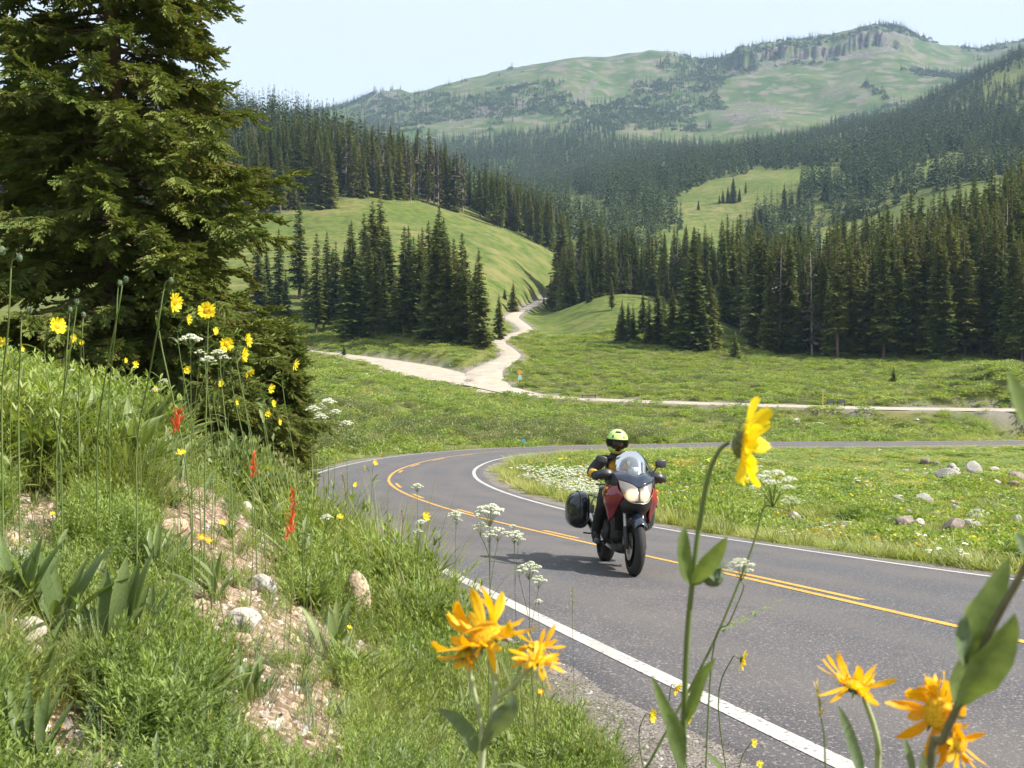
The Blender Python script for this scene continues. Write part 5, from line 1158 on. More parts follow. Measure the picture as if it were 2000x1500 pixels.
# orange blooms close to the camera
G_PALE = leafmat('pale_hairy_stem', [(.30,.36,.16), (.42,.47,.26), (.52,.55,.36)], rough=.8, trans=.15, nscale=6)
def ragged_head(o, c, ax, D, seed, n=13, green=False, irregular=.5, lift=.1, curl=.5):
    return daisy_head(o, at(*c) if len(c) == 3 and c[1] > 10 else c, ax, D, n, (F_ORA, F_DISKG if green else F_DISK, G_BLUE), seed=seed, near=True, disk=.32, curl=curl, irregular=irregular, lift=lift, wide=.20)
def orange_plant(label, foot_path, heads, leaves, group=None):
    P = to_ground([at(*p) for p in foot_path]); sp = smooth_path(P, 6); foot = sp[-1]; o = empty('orange_flower', foot)
    b = MB(); b.tube([p for p in sp], [.0030+.0016*i/len(sp) for i in range(len(sp))], 8)
    for i, (c, ax, wpx, st, kw) in enumerate(heads):
        C = at(*c); ax = Vector(ax).normalized(); D = wpx*c[2]/F
        if st: b.tube(smooth_path([C-ax*D*.13] + [at(*s_) for s_ in st], 5), [.0026]*(5*len(st)+1), 8)
        ragged_head(o, C, ax, D, 40+i+int(c[0]), **kw)
    b.build('stem', [G_PALE], o, smooth=True)
    for ch in list(o.children):
        ch.data.transform(Matrix.Translation(-foot))
        for c2 in ch.children: c2.data.transform(Matrix.Translation(-foot))
    for pts, W in leaves: add_leaf(o, pts, W, G_BLUE)
    tag(o, label, 'flower', group); return o
Y0 = 1.12
orange_plant('cluster of four ragged orange blooms on one pale stem, bottom centre', [(957,1262,Y0),(965,1300,Y0),(966,1360,Y0),(958,1420,Y0),(940,1500,Y0+.02)],
    [((948,1238,Y0), (-.25,-.30,.75), 195, [(958,1262,Y0)], dict(n=13, lift=-.05, curl=.9)), ((908,1276,Y0), (-.3,-.2,.9), 92, [(916,1310,Y0),(930,1370,Y0),(940,1420,Y0),(938,1465,Y0)], dict(n=8, green=True, lift=-.6, curl=.4)),
     ((1052,1262,Y0+.04), (.25,.2,.95), 95, [(1035,1300,Y0+.03),(1000,1345,Y0)], dict(n=12, lift=.3, curl=-.1)), ((1048,1288,Y0), (.2,-.15,.95), 105, [(1028,1312,Y0),(1000,1342,Y0),(962,1368,Y0)], dict(n=13, lift=.2, curl=0))],
    [([(930,1475,Y0),(918,1440,Y0-.02),(890,1405,Y0-.04),(852,1384,Y0-.06)], .017), ([(958,1440,Y0),(978,1410,Y0-.02),(996,1380,Y0-.03),(1001,1352,Y0-.03)], .020), ([(942,1470,Y0),(950,1440,Y0-.02),(965,1400,Y0-.03),(985,1375,Y0-.03)], .011)])
orange_plant('ragged orange bloom on a curved pale stem before the white edge line', [(1687,1350,1.2),(1690,1370,1.2),(1706,1415,1.2),(1715,1460,1.2),(1714,1530,1.22)],
    [((1668,1338,1.2), (.15,-.15,.9), 130, [(1686,1352,1.2)], dict(n=12, lift=.25, curl=.2))], [([(1690,1530,1.2),(1672,1480,1.18),(1652,1420,1.16),(1636,1378,1.15)], .016)])
orange_plant('drooping orange blooms behind the dark leaf stem, bottom right', [(1835,1440,1.05),(1815,1470,1.05),(1800,1540,1.06)],
    [((1832,1392,1.05), (-.72,-.42,.20), 195, [(1850,1400,1.06),(1838,1440,1.05)], dict(n=12, lift=-.30, curl=1.0)), ((1828,1352,1.09), (.15,-.2,.9), 84, [(1838,1380,1.09),(1850,1400,1.07)], dict(n=11, lift=.35, curl=-.1)), ((1872,1448,1.03), (.5,-.6,.3), 130, [(1850,1460,1.05)], dict(n=10, lift=-.2, curl=.5))],
    [([(1790,1540,1.05),(1778,1490,1.03),(1770,1460,1.02),(1768,1442,1.02)], .010)])
# leafy stem crossing the right edge
P = [at(2090,960,.70), at(2040,1040,.70), at(1990,1130,.71), at(1945,1210,.72), at(1905,1300,.73), at(1868,1385,.74), at(1842,1445,.75), at(1815,1530,.76)]; sp = smooth_path(to_ground(P), 5); foot = sp[-1]
o = empty('leafy_stalk', foot); b = MB(); b.tube([p-foot for p in sp], [.0026+.0010*i/len(sp) for i in range(len(sp))], 9); b.build('stem', [mat('purple_green_stem', (.13,.12,.06), rough=.6, var=.3, vscale=60)], o, smooth=True)
for pts, W, m_ in (([(1868,1386,.74),(1905,1330,.72),(1950,1260,.71),(1982,1198,.70)], .030, G_BROAD), ([(1866,1384,.745),(1880,1330,.75),(1915,1280,.75),(1962,1225,.75)], .026, G_BROAD), ([(1890,1300,.735),(1895,1240,.73),(1935,1160,.73),(1972,1088,.73)], .024, G_BROAD),
                   ([(1888,1305,.735),(1880,1270,.72),(1878,1230,.72),(1885,1200,.72)], .014, G_BLUE), ([(1925,1240,.73),(1905,1225,.74),(1895,1200,.745),(1915,1160,.75)], .016, G_BROAD), ([(2010,840,.66),(1995,800,.66),(1980,760,.66),(1968,725,.66)], .014, G_BROAD), ([(2010,1090,.7),(1994,1060,.70),(1985,1040,.7)], .010, G_BLUE)):
    add_leaf(o, pts, W, m_)
tag(o, 'dark leaning stem with broad green leaves crossing the right edge close to the camera', 'plant')
# dry seed head and thin grass stalks
def seed_stalk(pts, label, m_=G_DRY, n_=60, len_=.14):
    P = to_ground([at(*p) for p in pts]); sp = smooth_path(P, 5); foot = sp[-1]; o = empty('seed_stalk', foot); b = MB(); b.tube([p-foot for p in sp], .0014, 4); b.build('stem', [G_STEM], o)
    h = MB(); t0 = sp[0]; d0 = (sp[2]-sp[0]).normalized()
    for i in range(n_): p = t0 + d0*len_*i/n_ - foot; leaf(h, p, rdir(random.uniform(.1,.9)), (0,0,1), .018, .006, .2, 0, 2)
    h.build('seed_head', [m_], o); tag(o, label, 'grass stalk', 'seed stalks at the road edge'); return o
seed_stalk([(668,925,5.2),(674,960,5.2),(678,1010,5.2),(672,1070,5.2)], 'pale dry seed head over the grey road at the left'); seed_stalk([(784,998,5.6),(786,1020,5.6),(784,1070,5.6)], 'small dry seed head right of the bushy herbs at the road edge', len_=.07, n_=30)
seed_stalk([(1117,1150,4.6),(1118,1200,4.6),(1120,1300,4.6)], 'thin green grass stalk over the white edge line', G_GRASS, 20, .1); seed_stalk([(1597,1345,1.4),(1603,1400,1.4),(1612,1500,1.4)], 'single thin pale grass stalk left of the ragged orange bloom', G_DRY, 10, .05)
# ------------------------------------------------------------------ the touring motorcycle
M_RED = mat('red_gloss_paint', (.22,.010,.016), rough=.25, coat=.6, var=.12, vscale=6)
M_NAVY = mat('dark_blue_gloss_paint', (.012,.020,.042), rough=.18, coat=.8)
M_BLK = mat('black_plastic', (.014,.014,.015), rough=.5, var=.2, vscale=20)
M_GUARD = mat('grey_black_plastic', (.035,.036,.040), rough=.42, var=.2, vscale=20)
M_RUB = mat('tyre_rubber', (.028,.027,.026), rough=.82, var=.25, vscale=30, bump=.4, bscale=120)
M_ALU = mat('dull_aluminium', (.42,.41,.40), rough=.38, metal=.9, var=.15, vscale=30)
M_STL = mat('brushed_steel', (.55,.53,.50), rough=.3, metal=1)
M_ENG = mat('engine_metal', (.045,.045,.047), rough=.5, metal=.5, var=.3, vscale=25)
M_GOLD = mat('amber_lens', (.75,.20,.02), rough=.25, emit=(1,.3,.03), es=.15)
M_CASE = mat('dark_pannier_shell', (.014,.022,.030), rough=.22, coat=.5, var=.25, vscale=5)
M_STK = mat('white_sticker', (.75,.74,.74), rough=.4); M_STR = mat('red_lettering', (.55,.03,.04), rough=.5); M_SAND = mat('sandy_decal', (.42,.30,.14), rough=.35)
M_LAMP = bpy.data.materials.new('lit_headlamp'); M_LAMP.use_nodes = True; nt = M_LAMP.node_tree; b_ = nt.nodes['Principled BSDF']
b_.inputs['Base Color'].default_value = (.30,.28,.26,1); b_.inputs['Metallic'].default_value = .6; b_.inputs['Roughness'].default_value = .22; b_.inputs['Coat Weight'].default_value = .8
tc = nt.nodes.new('ShaderNodeTexCoord'); sp_ = nt.nodes.new('ShaderNodeSeparateXYZ'); nt.links.new(tc.outputs['Object'], sp_.inputs[0])
ln = nt.nodes.new('ShaderNodeVectorMath'); ln.operation = 'DISTANCE'; ab = nt.nodes.new('ShaderNodeVectorMath'); ab.operation = 'ABSOLUTE'; nt.links.new(tc.outputs['Object'], ab.inputs[0])
ln.inputs[1].default_value = (.04, .080, .892); nt.links.new(ab.outputs[0], ln.inputs[0])
mr = nt.nodes.new('ShaderNodeMapRange'); mr.inputs['From Min'].default_value = .035; mr.inputs['From Max'].default_value = .085; mr.inputs['To Min'].default_value = .75; mr.inputs['To Max'].default_value = .03; nt.links.new(ln.outputs['Value'], mr.inputs['Value'])
b_.inputs['Emission Color'].default_value = (1, .66, .34, 1); nt.links.new(mr.outputs[0], b_.inputs['Emission Strength'])
M_SCREEN = bpy.data.materials.new('tinted_clear_screen'); M_SCREEN.use_nodes = True; nt = M_SCREEN.node_tree; nt.nodes.remove(nt.nodes['Principled BSDF'])
tr_ = nt.nodes.new('ShaderNodeBsdfTransparent'); tr_.inputs[0].default_value = (.66,.72,.78,1); gl = nt.nodes.new('ShaderNodeBsdfGlossy'); gl.inputs['Roughness'].default_value = .09; fr = nt.nodes.new('ShaderNodeLayerWeight'); fr.inputs['Blend'].default_value = .28
df = nt.nodes.new('ShaderNodeBsdfDiffuse'); df.inputs[0].default_value = (.45,.50,.56,1); m1 = nt.nodes.new('ShaderNodeMixShader'); m1.inputs[0].default_value = .24; m2 = nt.nodes.new('ShaderNodeMixShader')
nt.links.new(tr_.outputs[0], m1.inputs[1]); nt.links.new(df.outputs[0], m1.inputs[2]); nt.links.new(fr.outputs['Fresnel'], m2.inputs[0]); nt.links.new(m1.outputs[0], m2.inputs[1]); nt.links.new(gl.outputs[0], m2.inputs[2]); nt.links.new(m2.outputs[0], nt.nodes['Material Output'].inputs['Surface'])
M_VISOR = bpy.data.materials.new('smoked_visor'); M_VISOR.use_nodes = True; nt = M_VISOR.node_tree; nt.nodes.remove(nt.nodes['Principled BSDF'])
tr_ = nt.nodes.new('ShaderNodeBsdfTransparent'); tr_.inputs[0].default_value = (.36,.35,.34,1); gl = nt.nodes.new('ShaderNodeBsdfGlossy'); gl.inputs['Roughness'].default_value = .06; fr = nt.nodes.new('ShaderNodeLayerWeight'); fr.inputs['Blend'].default_value = .25; m2 = nt.nodes.new('ShaderNodeMixShader')
nt.links.new(fr.outputs['Fresnel'], m2.inputs[0]); nt.links.new(tr_.outputs[0], m2.inputs[1]); nt.links.new(gl.outputs[0], m2.inputs[2]); nt.links.new(m2.outputs[0], nt.nodes['Material Output'].inputs['Surface'])

def surf(rows, n=5, thick=.006, flip=False):
    """a smooth curved panel through a grid of control points, with real thickness"""
    g = np.array(rows, float); a = np.stack([spline(r, n) for r in g]); a = np.stack([spline(a[:, j], n) for j in range(a.shape[1])], 1)
    h, w_ = a.shape[:2]; du = np.gradient(a, axis=1); dv = np.gradient(a, axis=0); nn_ = np.cross(du, dv); nn_ /= (np.linalg.norm(nn_, axis=-1, keepdims=True)+1e-9)
    b = a + nn_*thick*(-1 if flip else 1); V = np.concatenate([a.reshape(-1,3), b.reshape(-1,3)]); fs = []; o_ = h*w_
    for i in range(h-1):
        for j in range(w_-1):
            q = (i*w_+j, i*w_+j+1, (i+1)*w_+j+1, (i+1)*w_+j); fs.append(q); fs.append(tuple(o_+k for k in reversed(q)))
    ring = [j for j in range(w_)] + [i*w_+w_-1 for i in range(1, h)] + [(h-1)*w_+j for j in range(w_-2, -1, -1)] + [i*w_ for i in range(h-2, 0, -1)]
    for k in range(len(ring)): p, q = ring[k], ring[(k+1) % len(ring)]; fs.append((q, p, p+o_, q+o_))
    return [Vector(v) for v in V], fs
def sym(row): return [(x, -y, z) for x, y, z in row] + [(x, y, z) for x, y, z in reversed(row[:-1])]
def mir(rows, s): return [[(x, y*s, z) for x, y, z in r] for r in rows]
def rounded(b, c, size, p=3.2, seg=20, rings=12, m=0, fn=None):
    """a superellipsoid block with soft corners"""
    vs = []; fs = []
    f = lambda t, e: math.copysign(abs(t)**e, t); e = 2/p
    for i in range(rings+1):
        t = -math.pi/2+math.pi*i/rings
        for k in range(seg):
            a = 2*math.pi*k/seg; v = Vector((f(math.cos(t), e)*f(math.cos(a), e)*size[0]/2, f(math.cos(t), e)*f(math.sin(a), e)*size[1]/2, f(math.sin(t), e)*size[2]/2))
            if fn: v = fn(v)
            vs.append(v+Vector(c))
    for i in range(rings):
        for k in range(seg): fs.append((i*seg+k, i*seg+(k+1)%seg, (i+1)*seg+(k+1)%seg, (i+1)*seg+k))
    b.add(vs, fs, m)
bike = empty('motorcycle'); tag(bike, 'red and black touring motorcycle with side cases and lit headlights, ridden towards the camera', 'motorcycle')
WB = 1.54
def wheel(name, x, Rt, Wt, par, disks):
    w_ = empty(name, (0,0,0), parent=par)
    b = MB(); prof = []
    for k in range(17):
        a = math.pi*(k/16*1.24-.12); prof.append((Rt - .075 + .075*math.sin(a), -Wt/2*math.cos(a)))
    prof = [(Rt-.085, -Wt*.36)] + prof + [(Rt-.085, Wt*.36), (Rt-.085, -Wt*.36)]
    b.lathe(prof, (x, 0, Rt), 'Y', 56); b.build('tyre', [M_RUB], w_, smooth=True)
    b = MB(); ri = Rt-.083
    b.lathe([(ri+.004, -Wt*.34), (ri-.012, -Wt*.30), (ri-.02, 0), (ri-.012, Wt*.30), (ri+.004, Wt*.34), (ri-.006, Wt*.22), (ri-.008, -Wt*.22), (ri+.004, -Wt*.34)], (x, 0, Rt), 'Y', 40)
    b.lathe([(.045, -.05), (.045, .05), (.012, .055), (.012, -.055), (.045, -.05)], (x, 0, Rt), 'Y', 16)
    for k in range(5):
        for o_ in (-.13, .13):
            a = 2*math.pi*k/5+o_; a2 = 2*math.pi*k/5+o_*2.0
            b.tube([(x+.04*math.cos(a), 0, Rt+.04*math.sin(a)), (x+(ri-.015)*math.cos(a2), 0, Rt+(ri-.015)*math.sin(a2))], [.014, .011], 6)
    b.build('rim', [M_ENG], w_, smooth=True)
    for s in disks:
        b = MB(); b.lathe([(.155, s*.062), (.155, s*.067), (.095, s*.067), (.095, s*.062), (.155, s*.062)], (x, 0, Rt), 'Y', 40)
        for k in range(5): a = 2*math.pi*k/5; b.tube([(x+.04*math.cos(a), s*.055, Rt+.04*math.sin(a)), (x+.1*math.cos(a+.3), s*.064, Rt+.1*math.sin(a+.3))], .007, 5)
        b.build('brake_disc', [M_STL], w_)
    return w_
wheel('front_wheel', 0, .328, .115, bike, (-1, 1)); wheel('rear_wheel', -WB, .318, .155, bike, (1,))
# fork, mudguard
for s in (-1, 1):
    b = MB(); b.tube([(0, s*.098, .33), (-.10, s*.098, .53)], [.031, .029], 14); b.tube([(-.10, s*.098, .53), (-.30, s*.098, .95)], .022, 12, 1); b.box((.012, s*.098, .33), (.07, .035, .06))
    b.build('fork_leg', [M_ENG, M_ALU], bike, smooth=False)
    b = MB(); rounded(b, (-.125, s*.085, .385), (.07, .055, .13), 3); b.build('brake_caliper', [M_ALU], bike, smooth=True)
rows = []
for k in range(9):
    a = R(46 + k*13.5); r_ = .352
    rows.append([(r_*math.cos(a)*.98 - (.0), y, .328 + (r_+ (.012 if abs(y) < .03 else -.03*abs(y)/.07))*math.sin(a) - (.02 if abs(y) > .06 else 0)) for y in (-.072, -.045, 0, .045, .072)])
b = MB(); b.add(*surf(rows, 3, .004)); b.build('front_mudguard', [M_NAVY], bike, smooth=True)
# nose, headlamps, screen
for s in (-1, 1):
    L = [[(.010,.010,.965),(-.015,.075,1.005),(-.070,.140,1.030),(-.150,.195,1.046)], [(.055,.010,.895),(.042,.082,.910),(-.010,.145,.935),(-.090,.182,.972)], [(.070,.010,.825),(.058,.068,.820),(.018,.115,.842),(-.035,.148,.885)]]
    b = MB(); b.add(*surf(mir(L, s), 6, .012)); b.build('headlight', [M_LAMP], bike, smooth=True)
    b = MB(); RG = [[(-.135,.205,.985),(-.32,.275,.975),(-.55,.250,.97),(-.80,.190,.94)], [(-.095,.195,.940),(-.30,.300,.91),(-.55,.285,.88),(-.80,.195,.86)], [(-.030,.155,.865),(-.26,.300,.82),(-.47,.280,.78),(-.66,.215,.77)], [(-.16,.180,.745),(-.29,.262,.70),(-.40,.255,.67),(-.48,.225,.68)], [(-.27,.205,.635),(-.32,.232,.585),(-.36,.225,.565),(-.40,.205,.59)]]
    b.add(*surf(mir(RG, s), 5, .008, flip=False)); f_ = b.build('side_fairing', [M_RED], bike, smooth=True)
    b = MB(); b.add(*surf(mir([[(-.153,.202,1.050),(-.25,.237,1.10),(-.38,.234,1.125)], [(-.14,.206,1.015),(-.28,.262,1.03),(-.50,.250,1.04)], [(-.135,.203,.985),(-.32,.268,.972),(-.55,.245,.965)]], s), 4, .006)); b.build('cockpit_panel', [M_BLK], bike, smooth=True)
    b = MB(); DC_ = [[(-.200,.262,.895),(-.27,.296,.885),(-.36,.304,.862)], [(-.215,.268,.850),(-.28,.303,.835),(-.36,.308,.812)], [(-.265,.285,.790),(-.30,.297,.770),(-.35,.298,.752)]]
    b.add(*surf([[ (x+.008, y+.006, z) for x, y, z in r] for r in mir(DC_, 1)] if s > 0 else [[(x+.008, -(y+.006), z) for x, y, z in r] for r in DC_], 4, .003)); b.build('decal', [M_SAND], f_, smooth=True)
    b = MB(); HG = [[(-.40,.205,1.125),(-.335,.27,1.155),(-.325,.36,1.160),(-.38,.43,1.135),(-.46,.455,1.115)], [(-.39,.200,1.085),(-.305,.27,1.105),(-.295,.37,1.105),(-.355,.445,1.085),(-.45,.47,1.075)], [(-.40,.205,1.040),(-.335,.27,1.045),(-.325,.36,1.050),(-.38,.43,1.048),(-.46,.455,1.045)]]
    b.add(*surf([[(x, y*.92, z) for x, y, z in r] for r in mir(HG, s)], 5, .006)); b.build('hand_guard', [M_GUARD], bike, smooth=True)
    b = MB(); rounded(b, (0,0,0), (.055,.135,.098), 3.4, fn=lambda v: Vector((v.x*(1-.25*abs(v.y)/.07), v.y, v.z*(1-.18*(v.y*s < 0)*abs(v.y)/.07)))); rt = Matrix.Rotation(R(8*s), 3, 'Z') @ Matrix.Rotation(R(7*s), 3, 'X'); b.v = [rt @ v + Vector((-.42, s*.350, 1.265)) for v in b.v]; mi_ = b.build('mirror', [M_GUARD], bike, smooth=True)
    b = MB(); b.tube(smooth_path([(-.43, s*.312, 1.235), (-.44, s*.30, 1.20), (-.46, s*.262, 1.13), (-.48, s*.25, 1.08)], 3), .0075, 8); b.build('mirror_stem', [M_GUARD], mi_, smooth=True)
    b = MB(); b.tube([(-.49, s*.25, 1.065), (-.555, s*.385, 1.055)], .018, 10); b.tube([(-.555, s*.385, 1.055), (-.57, s*.41, 1.053)], .022, 10); b.build('grip', [M_BLK], bike, smooth=True)
    b = MB(); b.tube(smooth_path([(-.415, s*.25, 1.075), (-.40, s*.32, 1.07), (-.43, s*.38, 1.065)], 3), .006, 6); b.build('brake_lever' if s < 0 else 'clutch_lever', [M_ALU], bike)
    b = MB(); rounded(b, (-.30, s*.285, .945), (.07,.045,.035), 2.4); b.build('turn_signal', [M_GOLD], bike, smooth=True)
    # side case with its seam, latch and lock
    def bulge(v, s=s):
        t = (v.y*s/.145+1)/2          # 0 inside, 1 outside
        return Vector((v.x*(1-.20*t*t), v.y, v.z*(1-.24*t*t) - (.02 if v.z < 0 else 0)*t))
    b = MB(); rounded(b, (-1.42, s*.415, .635), (.50,.29,.47), 3.0, 28, 18, fn=bulge); cs = b.build('side_case', [M_CASE], bike, smooth=True)
    b = MB(); 
    ring = []
    for k in range(41):
        a = 2*math.pi*k/40; f2 = lambda t: math.copysign(abs(t)**(2/3), t); ring.append((-1.42+f2(math.cos(a))*.252*.965, s*.425, .635+f2(math.sin(a))*.237*.955))
    b.tube(ring, .006, 5, caps=False); b.build('seam', [M_BLK], cs)
    b = MB(); b.tube(smooth_path([(-1.20, s*.30, .70), (-1.17, s*.27, .78), (-1.19, s*.255, .84), (-1.23, s*.25, .86)], 3), .011, 8); b.box((-1.18, s*.275, .66), (.03,.05,.10)); b.build('case_bracket', [M_ALU], bike)
    b = MB(); b.tube([(-1.25, s*.20, .80), (-1.60, s*.24, .82)], .010, 8); b.tube([(-1.30, s*.24, .48), (-1.26, s*.20, .30)], .009, 8); b.tube([(-1.30, s*.24, .48), (-1.60, s*.25, .50), (-1.62, s*.24, .82)], .009, 8); b.build('case_rack', [M_BLK], bike)
    b = MB(); b.tube([(-.86, s*.16, .30), (-.86, s*.31, .30)], .012, 8); b.box((-.84, s*.17, .33), (.10,.02,.12)); b.build('foot_peg', [M_BLK], bike)
    b = MB(); b.tube([(-1.20, s*.19, .42), (-1.22, s*.27, .36), (-1.21, s*.36, .365)], .010, 7); b.build('passenger_peg', [M_BLK], bike)
CW = [sym([(-.153,.200,1.052),(-.070,.143,1.037),(-.015,.078,1.012),(.012,0,.972)]), sym([(-.25,.235,1.105),(-.17,.165,1.105),(-.10,.09,1.10),(-.065,0,1.075)]), sym([(-.38,.232,1.13),(-.29,.165,1.145),(-.20,.09,1.14),(-.165,0,1.12)])]
b = MB(); b.add(*surf(CW, 5, .008)); b.build('upper_cowl', [M_NAVY], bike, smooth=True)
SH = [sym([(-.30,.180,1.115),(-.22,.130,1.105),(-.16,.07,1.095),(-.13,0,1.085)]), sym([(-.37,.200,1.20),(-.29,.142,1.20),(-.22,.076,1.19),(-.195,0,1.185)]), sym([(-.435,.182,1.29),(-.365,.134,1.305),(-.31,.074,1.31),(-.29,0,1.31)]), sym([(-.48,.125,1.345),(-.435,.090,1.372),(-.40,.052,1.385),(-.385,0,1.39)])]
b = MB(); b.add(*surf(SH, 5, .003)); ws = b.build('windscreen', [M_SCREEN], bike, smooth=True)
for s in (-1, 1):
    b = MB(); b.tube([(-.170, s*.078, 1.10), (-.215, s*.088, 1.20), (-.272, s*.092, 1.265)], .0045, 6); b.build('screen_stay', [M_BLK], ws)
b = MB(); b.add(*surf([[(-.200,-.045,1.158),(-.184,0,1.152),(-.200,.045,1.158)], [(-.225,-.045,1.200),(-.210,0,1.196),(-.225,.045,1.200)]], 4, .001)); b.v = [v + Vector((.009,0,.004)) for v in b.v]; st_ = b.build('sticker', [M_STK], ws)
b = MB()
# red letters on the sticker, read from the front: an A, an M and an A
def stroke(y0, h0, y1, h1): 
    f_ = lambda y, h: Vector((-.1855 - .25*abs(y)*.9 - .0245*h/.04 + .004, y, 1.160 + h))
    b.tube([f_(y0, h0), f_(y1, h1)], .0026, 4)
for (c_, k) in ((-.024,'A'), (0,'M'), (.024,'A')):
    if k == 'A': stroke(c_-.009,.006,c_,.028); stroke(c_+.009,.006,c_,.028); stroke(c_-.005,.014,c_+.005,.014)
    else: stroke(c_-.009,.006,c_-.009,.028); stroke(c_-.009,.028,c_,.014); stroke(c_,.014,c_+.009,.028); stroke(c_+.009,.028,c_+.009,.006)
b.build('lettering', [M_STR], ws)
CH = [sym([(-.036,.152,.880),(.016,.118,.838),(.058,.070,.814),(.074,0,.814)]), sym([(-.10,.175,.79),(-.03,.14,.755),(.02,.08,.735),(.035,0,.73)]), sym([(-.20,.165,.725),(-.13,.13,.69),(-.08,.08,.675),(-.06,0,.67)])]
b = MB(); b.add(*surf(CH, 5, .008)); b.build('lower_cowl', [M_BLK], bike, smooth=True)
b = MB(); b.tube(smooth_path([(-.036,-.154,.877),(.018,-.119,.834),(.062,-.070,.810),(.078,0,.808),(.062,.070,.810),(.018,.119,.834),(-.036,.154,.877)], 4), .006, 6); b.build('cowl_edge', [M_STL], bike, smooth=True)
b = MB(); b.box((.040,0,.89), (.03,.014,.16), Matrix.Rotation(R(-18), 3, 'Y')); b.build('nose_strip', [M_BLK], bike)
# tank, seat, tail
b = MB(); rounded(b, (-.76, 0, .98), (.56,.36,.30), 2.6, fn=lambda v: Vector((v.x, v.y*(1-.45*max(0,-v.x)/.28), v.z - .12*max(0,-v.x)))); b.build('fuel_tank', [M_RED], bike, smooth=True)
b = MB(); rounded(b, (-1.22, 0, .82), (.66,.30,.13), 2.8, fn=lambda v: Vector((v.x, v.y*(1-.25*max(0,v.x)/.33), v.z + .06*(max(0,-v.x)/.33)))); rounded(b, (-1.62, 0, .88), (.30,.22,.12), 2.8); b.build('seat', [M_BLK], bike, smooth=True)
b = MB(); rounded(b, (-1.72, 0, .82), (.36,.20,.12), 2.6); b.build('tail', [M_NAVY], bike, smooth=True)
b = MB(); rounded(b, (-1.91,0,.80), (.04,.14,.06), 3); b.build('tail_light', [mat('red_lens', (.4,.01,.01), rough=.2)], bike, smooth=True)
b = MB()
for s in (-1, 1): b.tube(smooth_path([(-1.45, s*.12,.90), (-1.60, s*.13,.96), (-1.85, s*.11,.95)], 3), .011, 8)
b.tube([(-1.85,-.11,.95),(-1.85,.11,.95)], .011, 8); b.tube([(-1.65,-.13,.96),(-1.65,.13,.96)], .009, 8); b.build('rear_rack', [M_BLK], bike)
# engine, radiator, pipes, frame
b = MB(); rounded(b, (-.66,0,.47), (.46,.36,.34), 4); rounded(b, (-.50,0,.62), (.22,.24,.24), 4); rounded(b, (-.80,.0,.68), (.26,.22,.26), 4)
for s in (-1, 1): b.lathe([(.10, s*.17), (.115, s*.19), (.11, s*.215), (.04, s*.225)], (-.66, 0, .45), 'Y', 24)
for k in range(6): b.box((-.41, 0, .53+.03*k), (.05, .26, .008))
rounded(b, (-.58,0,.27), (.50,.24,.14), 3.5)
b.build('engine', [M_ENG], bike, smooth=False)
b = MB(); b.box((-.34,0,.60), (.045,.34,.24), Matrix.Rotation(R(12), 3, 'Y'))
for k in range(14): b.box((-.313,0,.50+.0155*k), (.006,.32,.005), Matrix.Rotation(R(12), 3, 'Y'), 1)
b.build('radiator', [M_BLK, M_ENG], bike)
b = MB(); b.tube(smooth_path([(-.40,.05,.60),(-.33,.06,.50),(-.34,.05,.34),(-.45,.0,.23),(-.75,-.05,.22),(-1.0,-.14,.28),(-1.2,-.2,.40)], 4), .022, 10); b.build('exhaust_pipe', [M_STL], bike, smooth=True)
b = MB(); b.tube([(-1.15,-.205,.38),(-1.25,-.215,.43),(-1.72,-.23,.58),(-1.80,-.235,.60)], [.035,.062,.066,.045], 16); b.build('muffler', [M_STL], bike, smooth=True)
b = MB()
for s in (-1, 1):
    b.box((-1.22, s*.115, .36), (.70,.035,.075), Matrix.Rotation(R(4), 3, 'Y')); b.tube([(-.32, s*.10, .90), (-.60, s*.17, .80), (-1.0, s*.13, .62), (-1.02, s*.12, .38)], .022, 8); b.tube([(-1.0, s*.12, .70), (-1.7, s*.10, .80)], .013, 8)
b.box((-.30,0,.93), (.09,.24,.05)); b.box((-.24,0,.76), (.08,.24,.04), Matrix.Rotation(R(25), 3, 'Y')); b.tube([(-.20,0,.74),(-.34,0,.98)], .03, 10); b.build('frame', [M_ENG], bike)
b = MB(); b.tube(smooth_path([(-.57,-.41,1.053),(-.49,-.25,1.067),(-.44,-.16,1.10),(-.40,-.05,1.08),(-.40,.05,1.08),(-.44,.16,1.10),(-.49,.25,1.067),(-.57,.41,1.053)], 4), .011, 8); b.box((-.40,0,1.05), (.05,.24,.03)); b.build('handlebar', [M_BLK], bike)
b = MB(); rounded(b, (-.34,0,1.10), (.06,.26,.10), 3.2); b.build('instrument_panel', [M_BLK], bike, smooth=True)
b = MB(); b.tube([(-.72,.14,.24),(-.90,.22,.20),(-1.02,.27,.20)], .012, 8); b.build('side_stand', [M_BLK], bike)
b = MB()
for s in (-1,1): b.tube(smooth_path([(-.46,s*.20,1.06),(-.33,s*.18,.98),(-.22,s*.10,.90),(-.12,s*.09,.60),(-.11,s*.10,.42)], 4), .005, 6)
b.build('cable', [M_BLK], bike)

